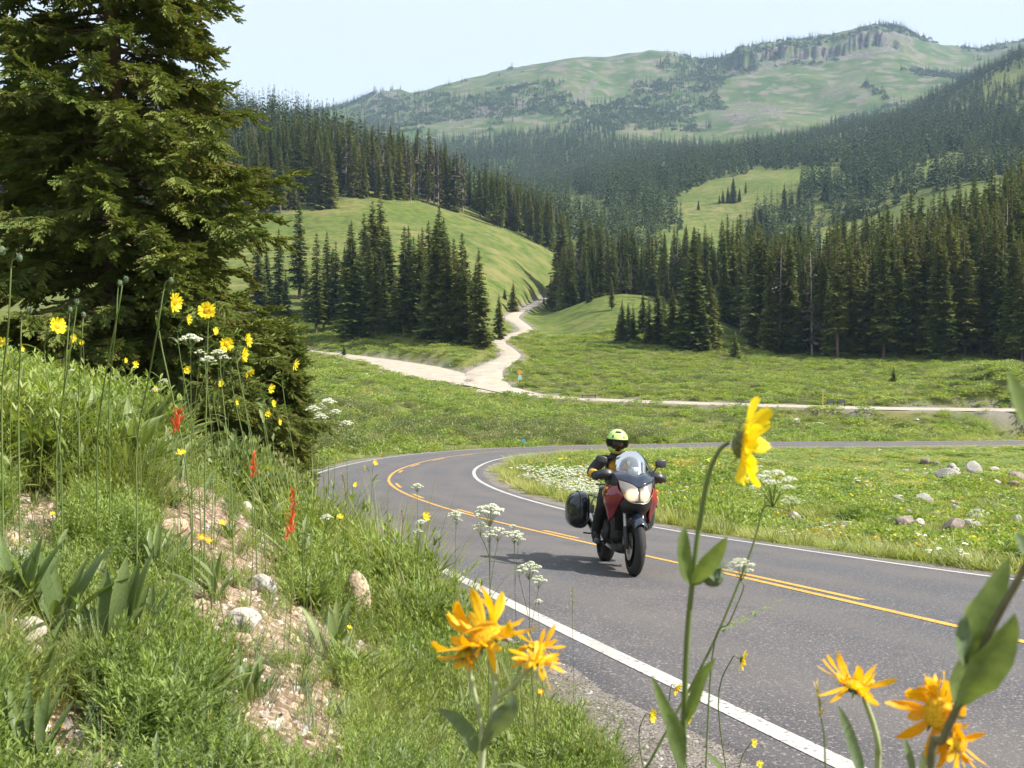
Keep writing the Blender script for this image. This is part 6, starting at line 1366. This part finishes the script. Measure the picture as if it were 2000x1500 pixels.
# ------------------------------------------------------------------ the rider
SKIN = mat('skin', (.52,.30,.21), rough=.55, var=.08, vscale=20)
JKT = mat('black_riding_jacket', (.022,.022,.025), rough=.75, var=.25, vscale=18, bump=.5, bscale=30); JYE = mat('yellow_jacket_panel', (.62,.38,.03), rough=.7, var=.12, vscale=20, bump=.4, bscale=30)
TRS = mat('black_riding_trousers', (.016,.016,.018), rough=.8, var=.3, vscale=12, bump=.5, bscale=25); GLV = mat('black_glove', (.02,.02,.021), rough=.6, var=.3, vscale=40); BOOT = mat('grey_blue_boot', (.10,.115,.13), rough=.6, var=.25, vscale=20)
HLM = mat('neon_yellow_helmet_paint', (.55,.82,.20), rough=.22, coat=.8); HBL = mat('black_helmet_trim', (.012,.012,.013), rough=.3)
def skin_obj(name, chains, m, parent, sub=2, keep_=None):
    """one continuous surface grown round a jointed skeleton: chains of (position, radius) share their joints by position"""
    pts = []; rad = []; ed = []; key = {}
    for ch in chains:
        prev = None
        for p, r_ in ch:
            k = tuple(round(c, 4) for c in p)
            if k not in key: key[k] = len(pts); pts.append(p); rad.append(r_)
            i = key[k]
            if prev is not None and prev != i: ed.append((prev, i))
            prev = i
    me = bpy.data.meshes.new(name); me.from_pydata(pts, ed, []); o = bpy.data.objects.new(name, me); COL.objects.link(o)
    md = o.modifiers.new('skin', 'SKIN'); md.use_smooth_shade = True; md.branch_smoothing = .6
    for i, sv in enumerate(me.skin_vertices[0].data):
        r_ = rad[i]; sv.radius = (r_, r_) if not isinstance(r_, tuple) else r_; sv.use_root = (i == 0)
    s_ = o.modifiers.new('sub', 'SUBSURF'); s_.levels = sub; s_.render_levels = sub
    dg = bpy.context.evaluated_depsgraph_get(); me2 = bpy.data.meshes.new_from_object(o.evaluated_get(dg)); COL.objects.unlink(o); bpy.data.objects.remove(o)
    me2.name = name; me2.materials.clear(); 
    for x in (m if isinstance(m, (list, tuple)) else [m]): me2.materials.append(x)
    o = bpy.data.objects.new(name, me2); COL.objects.link(o); o.parent = parent; return o
person = empty('person'); tag(person, 'rider in a black and yellow jacket and neon yellow helmet, hands on the handlebar', 'person')
HIP = (-1.12,0,.90); WST = (-1.09,-.01,1.01); CHS = (-1.00,-.03,1.17); SHB = (-.915,-.045,1.285); NCK = (-.875,-.07,1.345); HD1 = (-.855,-.08,1.41); HD2 = (-.845,-.085,1.50); HD3 = (-.85,-.085,1.54)
sh = lambda s: (-.92, s*.195-.04, 1.270); el = lambda s: (-.84, s*.385, 1.09); wr = lambda s: (-.61, s*.355, 1.07); hip = lambda s: (-1.10, s*.10, .88); kn = lambda s: (-.74, s*.235, .74); an = lambda s: (-.93, s*.265, .36); toe = lambda s: (-.74, s*.275, .315)
def limbs(k, arms=True, legs=True, torso=True, grow=0):
    g = grow; ch = []
    if torso: ch.append([(HIP, .14+g), (WST, .135+g), (CHS, .155+g), (SHB, .115+g)])
    if arms:
        for s in (-1, 1): ch.append([(SHB, .115+g), (sh(s), .075+g), (((sh(s)[0]+el(s)[0])/2, s*.30-.02, 1.185), .058+g), (el(s), .050+g), (((el(s)[0]+wr(s)[0])/2, s*.37, 1.10), .043+g), (wr(s), .032+g)])
    if legs:
        for s in (-1, 1): ch.append([(HIP, .14+g), (hip(s), .105+g), (((hip(s)[0]+kn(s)[0])/2, s*.18, .83), .088+g), (kn(s), .066+g), (((kn(s)[0]+an(s)[0])/2-.02, s*.255, .56), .056+g), (an(s), .042+g), (toe(s), .036+g)])
    return ch
skin_obj('body', limbs(0, grow=-.034) + [[(SHB, .099), (NCK, .052), (HD1, .070), (HD2, .080), (HD3, .06)]], SKIN, person)
jk = skin_obj('jacket', limbs(0, legs=False, grow=.020), [JKT, JYE], person)
for p in jk.data.polygons:
    c = p.center
    f_ = (c.x > -.93 and abs(c.y+.035) < .125 and 1.08 < c.z < 1.26 and not (abs(c.y+.035) < .012)) or (abs(abs(c.y)-.365) < .07 and -.76 < c.x < -.655 and c.z > 1.04) or (c.z < 1.0 and abs(c.y) > .12 and c.z > .95)
    p.material_index = 1 if f_ else 0
b = MB(); b.lathe([(.13,1.335),(.105,1.365),(.088,1.40),(.080,1.44),(.070,1.445),(.066,1.40)], (-.885,-.065,-.055), 'Z', 20); b.build('collar', [JKT], person, smooth=True)
skin_obj('trousers', [[(HIP, .15), ((-1.10,0,.93), .15)]] + limbs(0, arms=False, torso=False, grow=.016), TRS, person)
for s in (-1, 1):
    skin_obj('boot', [[((an(s)[0]+.03, s*.262, .50), .060), ((an(s)[0]+.005, s*.265, .42), .056), (an(s), .054), ((an(s)[0]-.03, s*.265, .325), .042)], [(an(s), .054), ((-.86, s*.27, .325), .046), ((-.78, s*.275, .312), .046), ((-.71, s*.28, .308), .036)]], BOOT, person)
    # glove: palm and five separate fingers closed round the grip
    b = MB(); A = Vector((-.49, s*.25, 1.065)); B = Vector((-.555, s*.385, 1.055)); ax = (B-A).normalized(); mid = A.lerp(B, .52)
    rounded(b, mid + Vector((-.045,0,.018)), (.075,.085,.038), 2.8); b.tube([Vector(wr(s))-Vector((.03,0,0)), Vector(wr(s))+Vector((.01,0,0)), mid+Vector((-.07,0,.016))], [.047,.040,.030], 12)
    for k, (ln_, rr) in enumerate(((.95,.0095),(1.08,.0100),(1.0,.0095),(.82,.0085))):
        q = mid + ax*((k-1.5)*.021*(-s if s < 0 else 1)*1.0); pts_ = []
        for j in range(8):
            a = R(-60 + j*32*ln_); pts_.append(q + Vector((math.sin(a)*.030, 0, math.cos(a)*.030)))
        b.tube(pts_, [rr*1.1]*3+[rr]*3+[rr*.85, rr*.55], 8)
    th = mid - ax*.048; b.tube(smooth_path([th+Vector((-.045,0,.012)), th+Vector((-.022,0,-.012)), th+Vector((.004,0,-.026)), th+Vector((.022,0,-.020))], 3), [.014]*4+[.012]*4+[.009,.007], 8)
    b.build('glove', [GLV], person, smooth=True)
# helmet: shell with a face opening, visor, vents; face behind the visor
HC = Vector((-.845, -.085, 1.500))
def hel(th, ph, g=0):
    """th: 0 straight ahead, ph: elevation"""
    ch = math.cos(ph); x = math.cos(th)*ch; y = math.sin(th)*ch; z = math.sin(ph)
    fx = .150 if x < 0 else .138; v = Vector((x*fx, y*.122, z*(.135 if z > 0 else .150)))
    if z < 0 and x > 0: v.x += .030*(-z)**.7*x*1.6
    if z < -.45: v.x *= .97
    v = v*1.10; l = v.length; return HC + v*((l+g)/l)
fc = MB(); n1, n2 = 64, 40
vs = []; fs = []
def opening(th, ph): 
    lo = -.30 - .50*max(0, 1-abs(th)/.55)*1.0*.7; lo = -.34 - .20*max(0, 1-(th/.75)**2); return abs(th) < 1.12 and lo < ph < .16
ps = np.linspace(-1.12, math.pi/2, n2); tsn = np.linspace(-math.pi, math.pi, n1+1)
for g in (0, -.018):
    for ph in ps:
        for th in tsn[:-1]: vs.append(hel(th, ph, g))
for L_ in (0, 1):
    o_ = L_*n1*n2
    for i in range(n2-1):
        for k in range(n1):
            thm = (tsn[k]+tsn[k+1])/2; phm = (ps[i]+ps[i+1])/2
            if opening(thm, phm): continue
            q = (o_+i*n1+k, o_+i*n1+(k+1)%n1, o_+(i+1)*n1+(k+1)%n1, o_+(i+1)*n1+k); fs.append(q if L_ == 0 else tuple(reversed(q)))
fc.add(vs, fs); helmet = fc.build('helmet', [HLM], person, smooth=True)
b = MB(); vs = []; fs = []; m1_, m2_ = 30, 12
for i in range(m2_+1):
    for k in range(m1_+1):
        th = -1.20+2.40*k/m1_; lo = -.38 - .20*max(0, 1-(th/.75)**2); ph = lo + (.205-lo)*i/m2_; vs.append(hel(th, ph, .004))
for i in range(m2_):
    for k in range(m1_): fs.append((i*(m1_+1)+k, i*(m1_+1)+k+1, (i+1)*(m1_+1)+k+1, (i+1)*(m1_+1)+k))
b.add(vs, fs); b.build('visor', [M_VISOR], helmet, smooth=True)
def band(t0, t1, p0, p1, g, n=8, taper=0):
    b = MB(); vs = []; fs = []
    for g2 in (g, -.002):
        for i in range(5):
            for k in range(n+1):
                f = k/n; t_ = t0+(t1-t0)*f; sh_ = 1-taper*abs(2*f-1)**2; pc = (p0+p1)/2; vs.append(hel(t_, pc+(p0+(p1-p0)*i/4-pc)*sh_, g2*(1 if g2 < 0 or (0 < i < 4 and 0 < k < n) else .2)))
    N_ = 5*(n+1)
    for i in range(4):
        for k in range(n): q = (i*(n+1)+k, i*(n+1)+k+1, (i+1)*(n+1)+k+1, (i+1)*(n+1)+k); fs.append(q); fs.append(tuple(N_+x for x in reversed(q)))
    b.add(vs, fs); return b
band(-.42, .42, .78, .98, .010, taper=.35).build('top_vent', [HBL], helmet, smooth=True)
band(-.62, -.50, .30, .58, .006).build('brow_vent', [HBL], helmet, smooth=True); band(.50, .62, .30, .58, .006).build('brow_vent', [HBL], helmet, smooth=True)
band(-.30, .30, -.72, -.56, .007, taper=.6).build('chin_vent', [HBL], helmet, smooth=True)
for s in (-1, 1): band(s*1.10, s*1.42, -.38, .26, .006, taper=.4).build('visor_pivot', [HBL], helmet, smooth=True)
b = MB()
fcx = -.925+.083; YO = Vector((.080,-.085,-.055))
b.ball((fcx-.012,0,1.530), .066, 16, 12, 0, (.55,.92,1.25)); b.ball((fcx+.028,0,1.522), .012, 10, 8, 0, (1.1,.9,1.8)); b.ball((fcx+.018,0,1.490), .015, 10, 6, 1, (.6,1.5,.35))
for s in (-1, 1): b.ball((fcx+.012, s*.026, 1.548), .011, 10, 8, 2, (.8,1.3,.8)); b.ball((fcx+.0165, s*.026, 1.548), .006, 8, 6, 3); b.ball((fcx+.012, s*.027, 1.566), .008, 8, 4, 3, (.8,2.2,.5)); b.ball((fcx+.000, s*.040, 1.510), .022, 10, 8, 0, (.7,.9,.9))
b.v = [v + YO for v in b.v]; b.build('face', [SKIN, mat('lips', (.42,.16,.13), rough=.5), mat('eye_white', (.7,.68,.66), rough=.3), mat('dark_brow', (.03,.02,.015), rough=.6)], person, smooth=True)
# head turned a little, then everything set on the road
hd = [o for o in person.children if o.name.startswith(('helmet', 'face'))]
Mh = Matrix.Translation(HC) @ Matrix.Rotation(R(-7), 4, 'Z') @ Matrix.Rotation(R(5), 4, 'Y') @ Matrix.Translation(-HC)
for o in hd:
    o.data.transform(Mh)
    for c in o.children: c.data.transform(Mh)
def road_z(x, y):
    d = (DC[:,0]-x)**2+(DC[:,1]-y)**2; i = int(np.argmin(d)); off = (x-DC[i][0])*DN[i][0]+(y-DC[i][1])*DN[i][1]; return DC[i][2]+off*DN[i][2]
HEAD, LEAN = R(BHEAD), R(BLEAN)
P0 = min((at(1237, 1126, Y_) for Y_ in np.arange(9.5, 12, .02)), key=lambda q: abs(q.z-road_z(q.x, q.y))); P0.z = road_z(P0.x, P0.y)
pr = Vector((P0.x-math.sin(HEAD)*WB, P0.y+math.cos(HEAD)*WB, 0)); pr.z = road_z(pr.x, pr.y)
f_ = (P0-pr).normalized(); l_ = Vector((0,0,1)).cross(f_).normalized(); u_ = f_.cross(l_)
rot = Matrix((f_, l_, u_)).transposed().to_4x4() @ Matrix.Rotation(-LEAN, 4, 'X')
MW = Matrix.Translation(P0) @ rot @ Matrix.Scale(.955, 4)
bike.matrix_world = MW; person.matrix_world = MW
print('road at bike', P0, 'rear', pr)
# ------------------------------------------------------------------ stones, signs and other small things
def stone_mesh(seed, m, flat=.6, edgy=.25):
    rnd = np.random.RandomState(seed); bm = bmesh.new(); bmesh.ops.create_icosphere(bm, subdivisions=3, radius=1)
    pl = [(Vector(rnd.normal(0, 1, 3)).normalized(), rnd.uniform(.55, .9)) for _ in range(9)]
    for v in bm.verts:
        c = v.co.copy()
        for n_, d in pl:
            k = c.dot(n_)-d
            if k > 0: c -= n_*k*.92
        c *= 1+edgy*.3*float(vnoise(np.array([c.x*2.3+seed]), np.array([c.y*2.3+c.z*1.7]), seed)[0]); v.co = Vector((c.x, c.y, c.z*flat))
    me = bpy.data.meshes.new('stone'); bm.to_mesh(me); bm.free(); me.materials.append(m); return me
def stone_mat(name, a, b_, lich=(.11,.12,.08)):
    m = bpy.data.materials.new(name); m.use_nodes = True; nt = m.node_tree; b = nt.nodes['Principled BSDF']; ge = nd(nt, 'ShaderNodeNewGeometry'); P = ge.outputs['Position']
    c = mixc(nt, noise(nt, P, 4, 6), a, b_); c = mixc(nt, noise(nt, P, 14, 5, .58, .66), c, lich); c = mixc(nt, noise(nt, P, 60, 3, .5, .7), c, tuple(x*.7 for x in a)); nt.links.new(c, b.inputs['Base Color']); b.inputs['Roughness'].default_value = .9
    n = nd(nt, 'ShaderNodeTexNoise'); n.inputs['Scale'].default_value = 25; n.inputs['Detail'].default_value = 7; nt.links.new(P, n.inputs['Vector'])
    bp = nd(nt, 'ShaderNodeBump'); bp.inputs['Strength'].default_value = .7; bp.inputs['Distance'].default_value = .03; nt.links.new(n.outputs['Fac'], bp.inputs['Height']); nt.links.new(bp.outputs[0], b.inputs['Normal']); return m
ST_G = stone_mat('pale_grey_stone', (.30,.28,.26), (.44,.41,.37)); ST_B = stone_mat('brown_stone', (.17,.135,.115), (.30,.24,.20)); ST_T = stone_mat('tan_stone', (.40,.29,.20), (.55,.43,.32)); ST_W = stone_mat('whitish_stone', (.50,.44,.38), (.62,.56,.50), (.40,.34,.27))
MSH = {k: [stone_mesh(i*7+j, m) for j in range(5)] for i, (k, m) in enumerate((('g', ST_G), ('b', ST_B), ('t', ST_T), ('w', ST_W)))}
def stone(u, v, w, h, k, label, group=None, seed=0, name='boulder', depth=.8, sink=.35):
    p = hit(u, v+h*.4)
    if p is None: return
    W = w*p.y/F*.5; H_ = h*p.y/F
    o = bpy.data.objects.new(name, MSH[k][seed % 5]); COL.objects.link(o); o.location = (p.x, p.y, p.z + H_*(.48 if group else .25)); o.scale = (W*1.08, W*depth, H_*(1.25 if group else .9)); o.rotation_euler = (random.uniform(-.15,.15), random.uniform(-.2,.2), random.uniform(-.4,.4)+3.14*(seed % 2))
    tag(o, label, 'rock', group)
for i, r in enumerate(MB_): stone(*r, None if r[1] < 900 else 'rocks in the meadow inside the bend', i)
for i in range(34):
    u_ = random.choice((random.uniform(1690, 2000), random.uniform(1600, 1990))); v_ = random.uniform(915, 1050); w_ = random.uniform(9, 20)
    stone(u_, v_, w_, w_*random.uniform(.35, .55), random.choice('gggwb'), 'small flat stone scattered in the grass among the meadow boulders', 'small stones among the meadow boulders', i, name='stone')
BK = [(35,1235,110,60,'w','large pale slab at the left edge of the bank'), (70,1290,60,34,'w','pale stone under the large slab at the left edge'), (475,1225,70,42,'w','white stone in the middle of the bare soil, upper'), (470,1262,44,34,'t','rounded soil-coloured stone under the white stone'), (375,1245,40,36,'w','white stone left of the rounded one, half under leaves'),
 (697,1190,52,90,'t','large upright tan stone with a smooth face near the road shoulder'), (742,1385,46,42,'w','white stone in the herbs at the bottom centre'), (510,1150,60,34,'g','grey stone at the top of the lower bare patch'), (340,1035,60,30,'t','flat tan stone in the upper bare patch'), (480,1000,34,22,'w','small white stone in the upper bare patch'),
 (860,1255,44,34,'w','white stone left of the orange blooms'), (395,885,34,30,'t','tan stone near the crest under the red flower'), (425,880,26,34,'w','pale upright stone near the crest'), (50,1105,60,50,'g','grey stone among leaves at the left edge'), (560,1010,34,16,'t','tan stone beside the longest red flower'), (530,1428,34,20,'w','small white stone near the bottom in bare soil'), (600,1290,26,16,'t','small tan stone in the gravelly soil')]
for i, r in enumerate(BK): stone(*r, 'stones on the near bank', i, name='stone', depth=.7)
# pebbles and clods on bare soil: nobody could count them
n = 60000; Y = NR.uniform(1.6, 14, n); x = NR.uniform(-.62, .45, n)*Y; rd, _, pv, sd_ = near_road(x, Y); s_, u, v = cover_at(x, Y)
k = (sd_ < 0) & (pv > .15) & (((NR.rand(n) < s_*.8)) | ((pv < 1.9) & (NR.rand(n) < .9))); x, Y, pv = x[k], Y[k], pv[k]
peb = []
for i, m in enumerate((ST_T, ST_W, ST_B, ST_G)):
    bm = bmesh.new(); bmesh.ops.create_icosphere(bm, subdivisions=1, radius=1); rr = np.random.RandomState(i)
    for v_ in bm.verts: v_.co *= rr.uniform(.7, 1.15); v_.co.z *= .7
    me_ = bpy.data.meshes.new('pebble'); bm.to_mesh(me_); bm.free(); me_.materials.append(m); peb.append(bpy.data.objects.new('pebble', me_))
sz = np.exp(NR.normal(math.log(.010), .55, len(x))); sz = np.where(pv < 1.7, sz*.6, sz)
put('pebbles', x, Y, peb, np.where(pv < 1.7, 3-(NR.rand(len(x)) < .3)*1, NR.choice(4, len(x), p=[.5,.2,.25,.05])), sz, 'loose soil clods and pebbles on the bare bank and road shoulder', lean=.5, sink=.002)
# broad leaved plants one can tell apart
def broad_plant(u, v, Y, hpx, label, n_=11, seed=0, m_=None, W=.15, tilt=(.05,.55)):
    random.seed(seed+int(u)); p = at(u, v, Y); z = gz(p.x, p.y); L = hpx*Y/F; o = empty('broad_leaved_plant', (p.x, p.y, z)); tag(o, label, 'plant', 'broad leaved plants on the bank')
    for i in range(n_):
        b = MB(); d = rdir(random.uniform(*tilt)); leaf(b, (random.gauss(0,.015), random.gauss(0,.015), 0), d, (-d.x,-d.y-.4,1), L*random.uniform(.6,1.1), L*W*random.uniform(.75,1.2), random.uniform(.1,.8), 0, 9, fold=.4, peak=.6, twist=random.uniform(-.5,.5)); b.build('leaf', [m_ or G_BROAD], o, smooth=True)
for i, r in enumerate(((60,1405,2.5,190,'big rosette of long strap leaves in the lower left corner',14), (20,1060,3.4,210,'tall broad leaves standing at the left edge of the bank',12), (110,1050,3.5,230,'tall broad leaved plant second from the left edge',13), (215,1060,3.4,240,'broad leaved plant with leaning leaves left of the bare soil',13),
    (300,880,5.0,120,'upright leafy plant on the crest in front of the spruce shade',9), (290,1000,3.9,150,'dark green leaves beside the upper bare patch',9), (190,1225,3.0,90,'leafy plant above the pale slab',9), (345,1240,3.1,150,'fan of narrow strap leaves in the middle of the bank',16), (225,745,4.6,90,'two tall pale leaves against the spruce shade',5), (420,930,5.0,100,'broad leaves left of the middle red flower',8), (310,715,5.2,60,'small leafy stem right of the tall nodding bud',6), (650,1100,5.2,120,'upright leaves beside the road next to the seed head',9), (480,1225,3.6,110,'leaning leaves above the white stone',8))):
    broad_plant(*r[:5], n_=r[5], seed=i, W=.13 if i not in (0,7) else .10, tilt=(.05,.5) if i != 7 else (.1,.9))
o = empty('broad_leaved_plant', hit(95,1440) or (0,0,0)); b = MB(); leaf(b, (0,0,.01), (.5,-.3,.35), (0,0,1), .075, .016, .5, 0, 6); b.build('leaf', [F_ORA], o); b = MB(); leaf(b, (0,0,.01), (.8,-.1,.25), (0,0,1), .06, .014, .6, 0, 6); b.build('leaf', [G_DRY], o); tag(o, 'withered orange leaf on the soil in the lower left corner', 'plant')
# signs on the gravel road
WOODP = mat('dark_sign_panel', (.02,.02,.022), rough=.4); POSTY = mat('yellow_post', (.66,.50,.08), rough=.6); POSTB = mat('brown_post', (.10,.075,.05), rough=.8); SORA = mat('orange_sign_face', (.75,.33,.06), rough=.5); SBLU = mat('pale_blue_sign_face', (.45,.60,.72), rough=.5); WTH = mat('weathered_wood', (.27,.22,.17), rough=.9, var=.3, vscale=6); TEAL = mat('teal_sign_face', (.10,.45,.50), rough=.5)
for u, lab in ((1622,'left one of two dark slanted information panels on legs beside the gravel road'), (1643,'right one of two dark slanted information panels on legs beside the gravel road')):
    p = at(u, 797, 121.5); z = gz(p.x, p.y); o = empty('information_panel', (p.x, p.y, z)); rt = Matrix.Rotation(R(-40), 3, 'X')
    b = MB(); b.box((0,0,.93), (.98,.62,.045), Matrix.Rotation(R(38), 3, 'X')); b.build('panel', [WOODP], o)
    for s in (-1, 1): b = MB(); b.box((s*.42,.05,.44), (.07,.07,.95)); b.build('leg', [WOODP], o)
    tag(o, lab, 'sign', 'information panels')
p = at(1607, 796, 121); z = gz(p.x, p.y); o = empty('marker_post', (p.x, p.y, z)); b = MB(); b.box((0,0,.95), (.10,.05,2.0)); b.build('post', [POSTY], o); b = MB(); b.box((0,-.03,2.15), (.34,.03,.42)); b.build('sign_face', [mat('grey_sign_back', (.40,.39,.33), rough=.6)], o); tag(o, 'tall thin yellow marker post left of the two information panels', 'post')
p = at(1015, 745, 152); z = gz(p.x, p.y); o = empty('road_sign', (p.x, p.y, z)); b = MB(); b.box((0,0,1.1), (.10,.10,2.3)); b.build('post', [POSTB], o); b = MB(); b.box((0,-.07,2.15), (.62,.03,.62), Matrix.Rotation(R(45), 3, 'Y')); b.build('orange_face', [SORA], o); b = MB(); b.box((.02,-.07,1.35), (.55,.03,.75)); b.build('pale_face', [SBLU], o); tag(o, 'orange diamond sign over a pale blue sign where the gravel roads fork', 'sign')
p = at(1150, 781, 138); z = gz(p.x, p.y); o = empty('picnic_table', (p.x, p.y, z)); b = MB(); b.box((0,0,.72), (2.6,.75,.06)); b.build('table_top', [WTH], o)
for s in (-1, 1): b = MB(); b.box((0,s*.62,.42), (2.6,.26,.05)); b.build('seat', [WTH], o); b = MB(); b.box((s*.9,0,.36), (.08,1.3,.08)); b.box((s*.9,.3,.35), (.08,.08,.75), Matrix.Rotation(R(25), 3, 'X')); b.box((s*.9,-.3,.35), (.08,.08,.75), Matrix.Rotation(R(-25), 3, 'X')); b.build('leg', [POSTB], o)
tag(o, 'low wooden picnic table beside the gravel road above the rider', 'table')
p = at(1022, 862, 64); z = gz(p.x, p.y); o = empty('small_sign', (p.x, p.y, z)); b = MB(); b.tube([(-.12,0,0),(0,0,.62)], .02, 6); b.build('post', [POSTB], o); b = MB(); b.box((.02,-.03,.66), (.26,.02,.20), Matrix.Rotation(R(20), 3, 'Y')); b.build('sign_face', [TEAL], o); tag(o, 'tiny teal sign on a leaning stake in the shrubs behind the bend', 'sign')
p = hit(662, 388); 
if p: b = MB(); b.tube([(-3,0,.25),(0,.1,.3),(3.2,.3,.2)], [.24,.22,.14], 8); o = b.build('fallen_log', [GREYB]); o.location = p; tag(o, 'pale fallen log at the top of the grass slope below the ridge forest', 'log')
p = at(1407, 535, 420); z = gz(p.x, p.y); o = empty('camper', (p.x, p.y, max(z, p.z-1))); b = MB(); rounded(b, (0,0,1.8), (5.2,2.2,2.4), 6); b.build('body', [mat('white_camper_paint', (.7,.72,.74), rough=.4)], o, smooth=True); b = MB(); b.box((-.6,-1.12,2.1), (2.2,.06,.7)); b.build('window', [mat('dark_window', (.05,.07,.09), rough=.1)], o)
for s in (-1,1): b = MB(); b.lathe([(.36,-.1),(.36,.1)], (s*1.3,-.95,.36), 'Y', 14); b.build('wheel', [M_RUB], o)
tag(o, 'white camper half hidden between the spruces across the valley', 'camper')
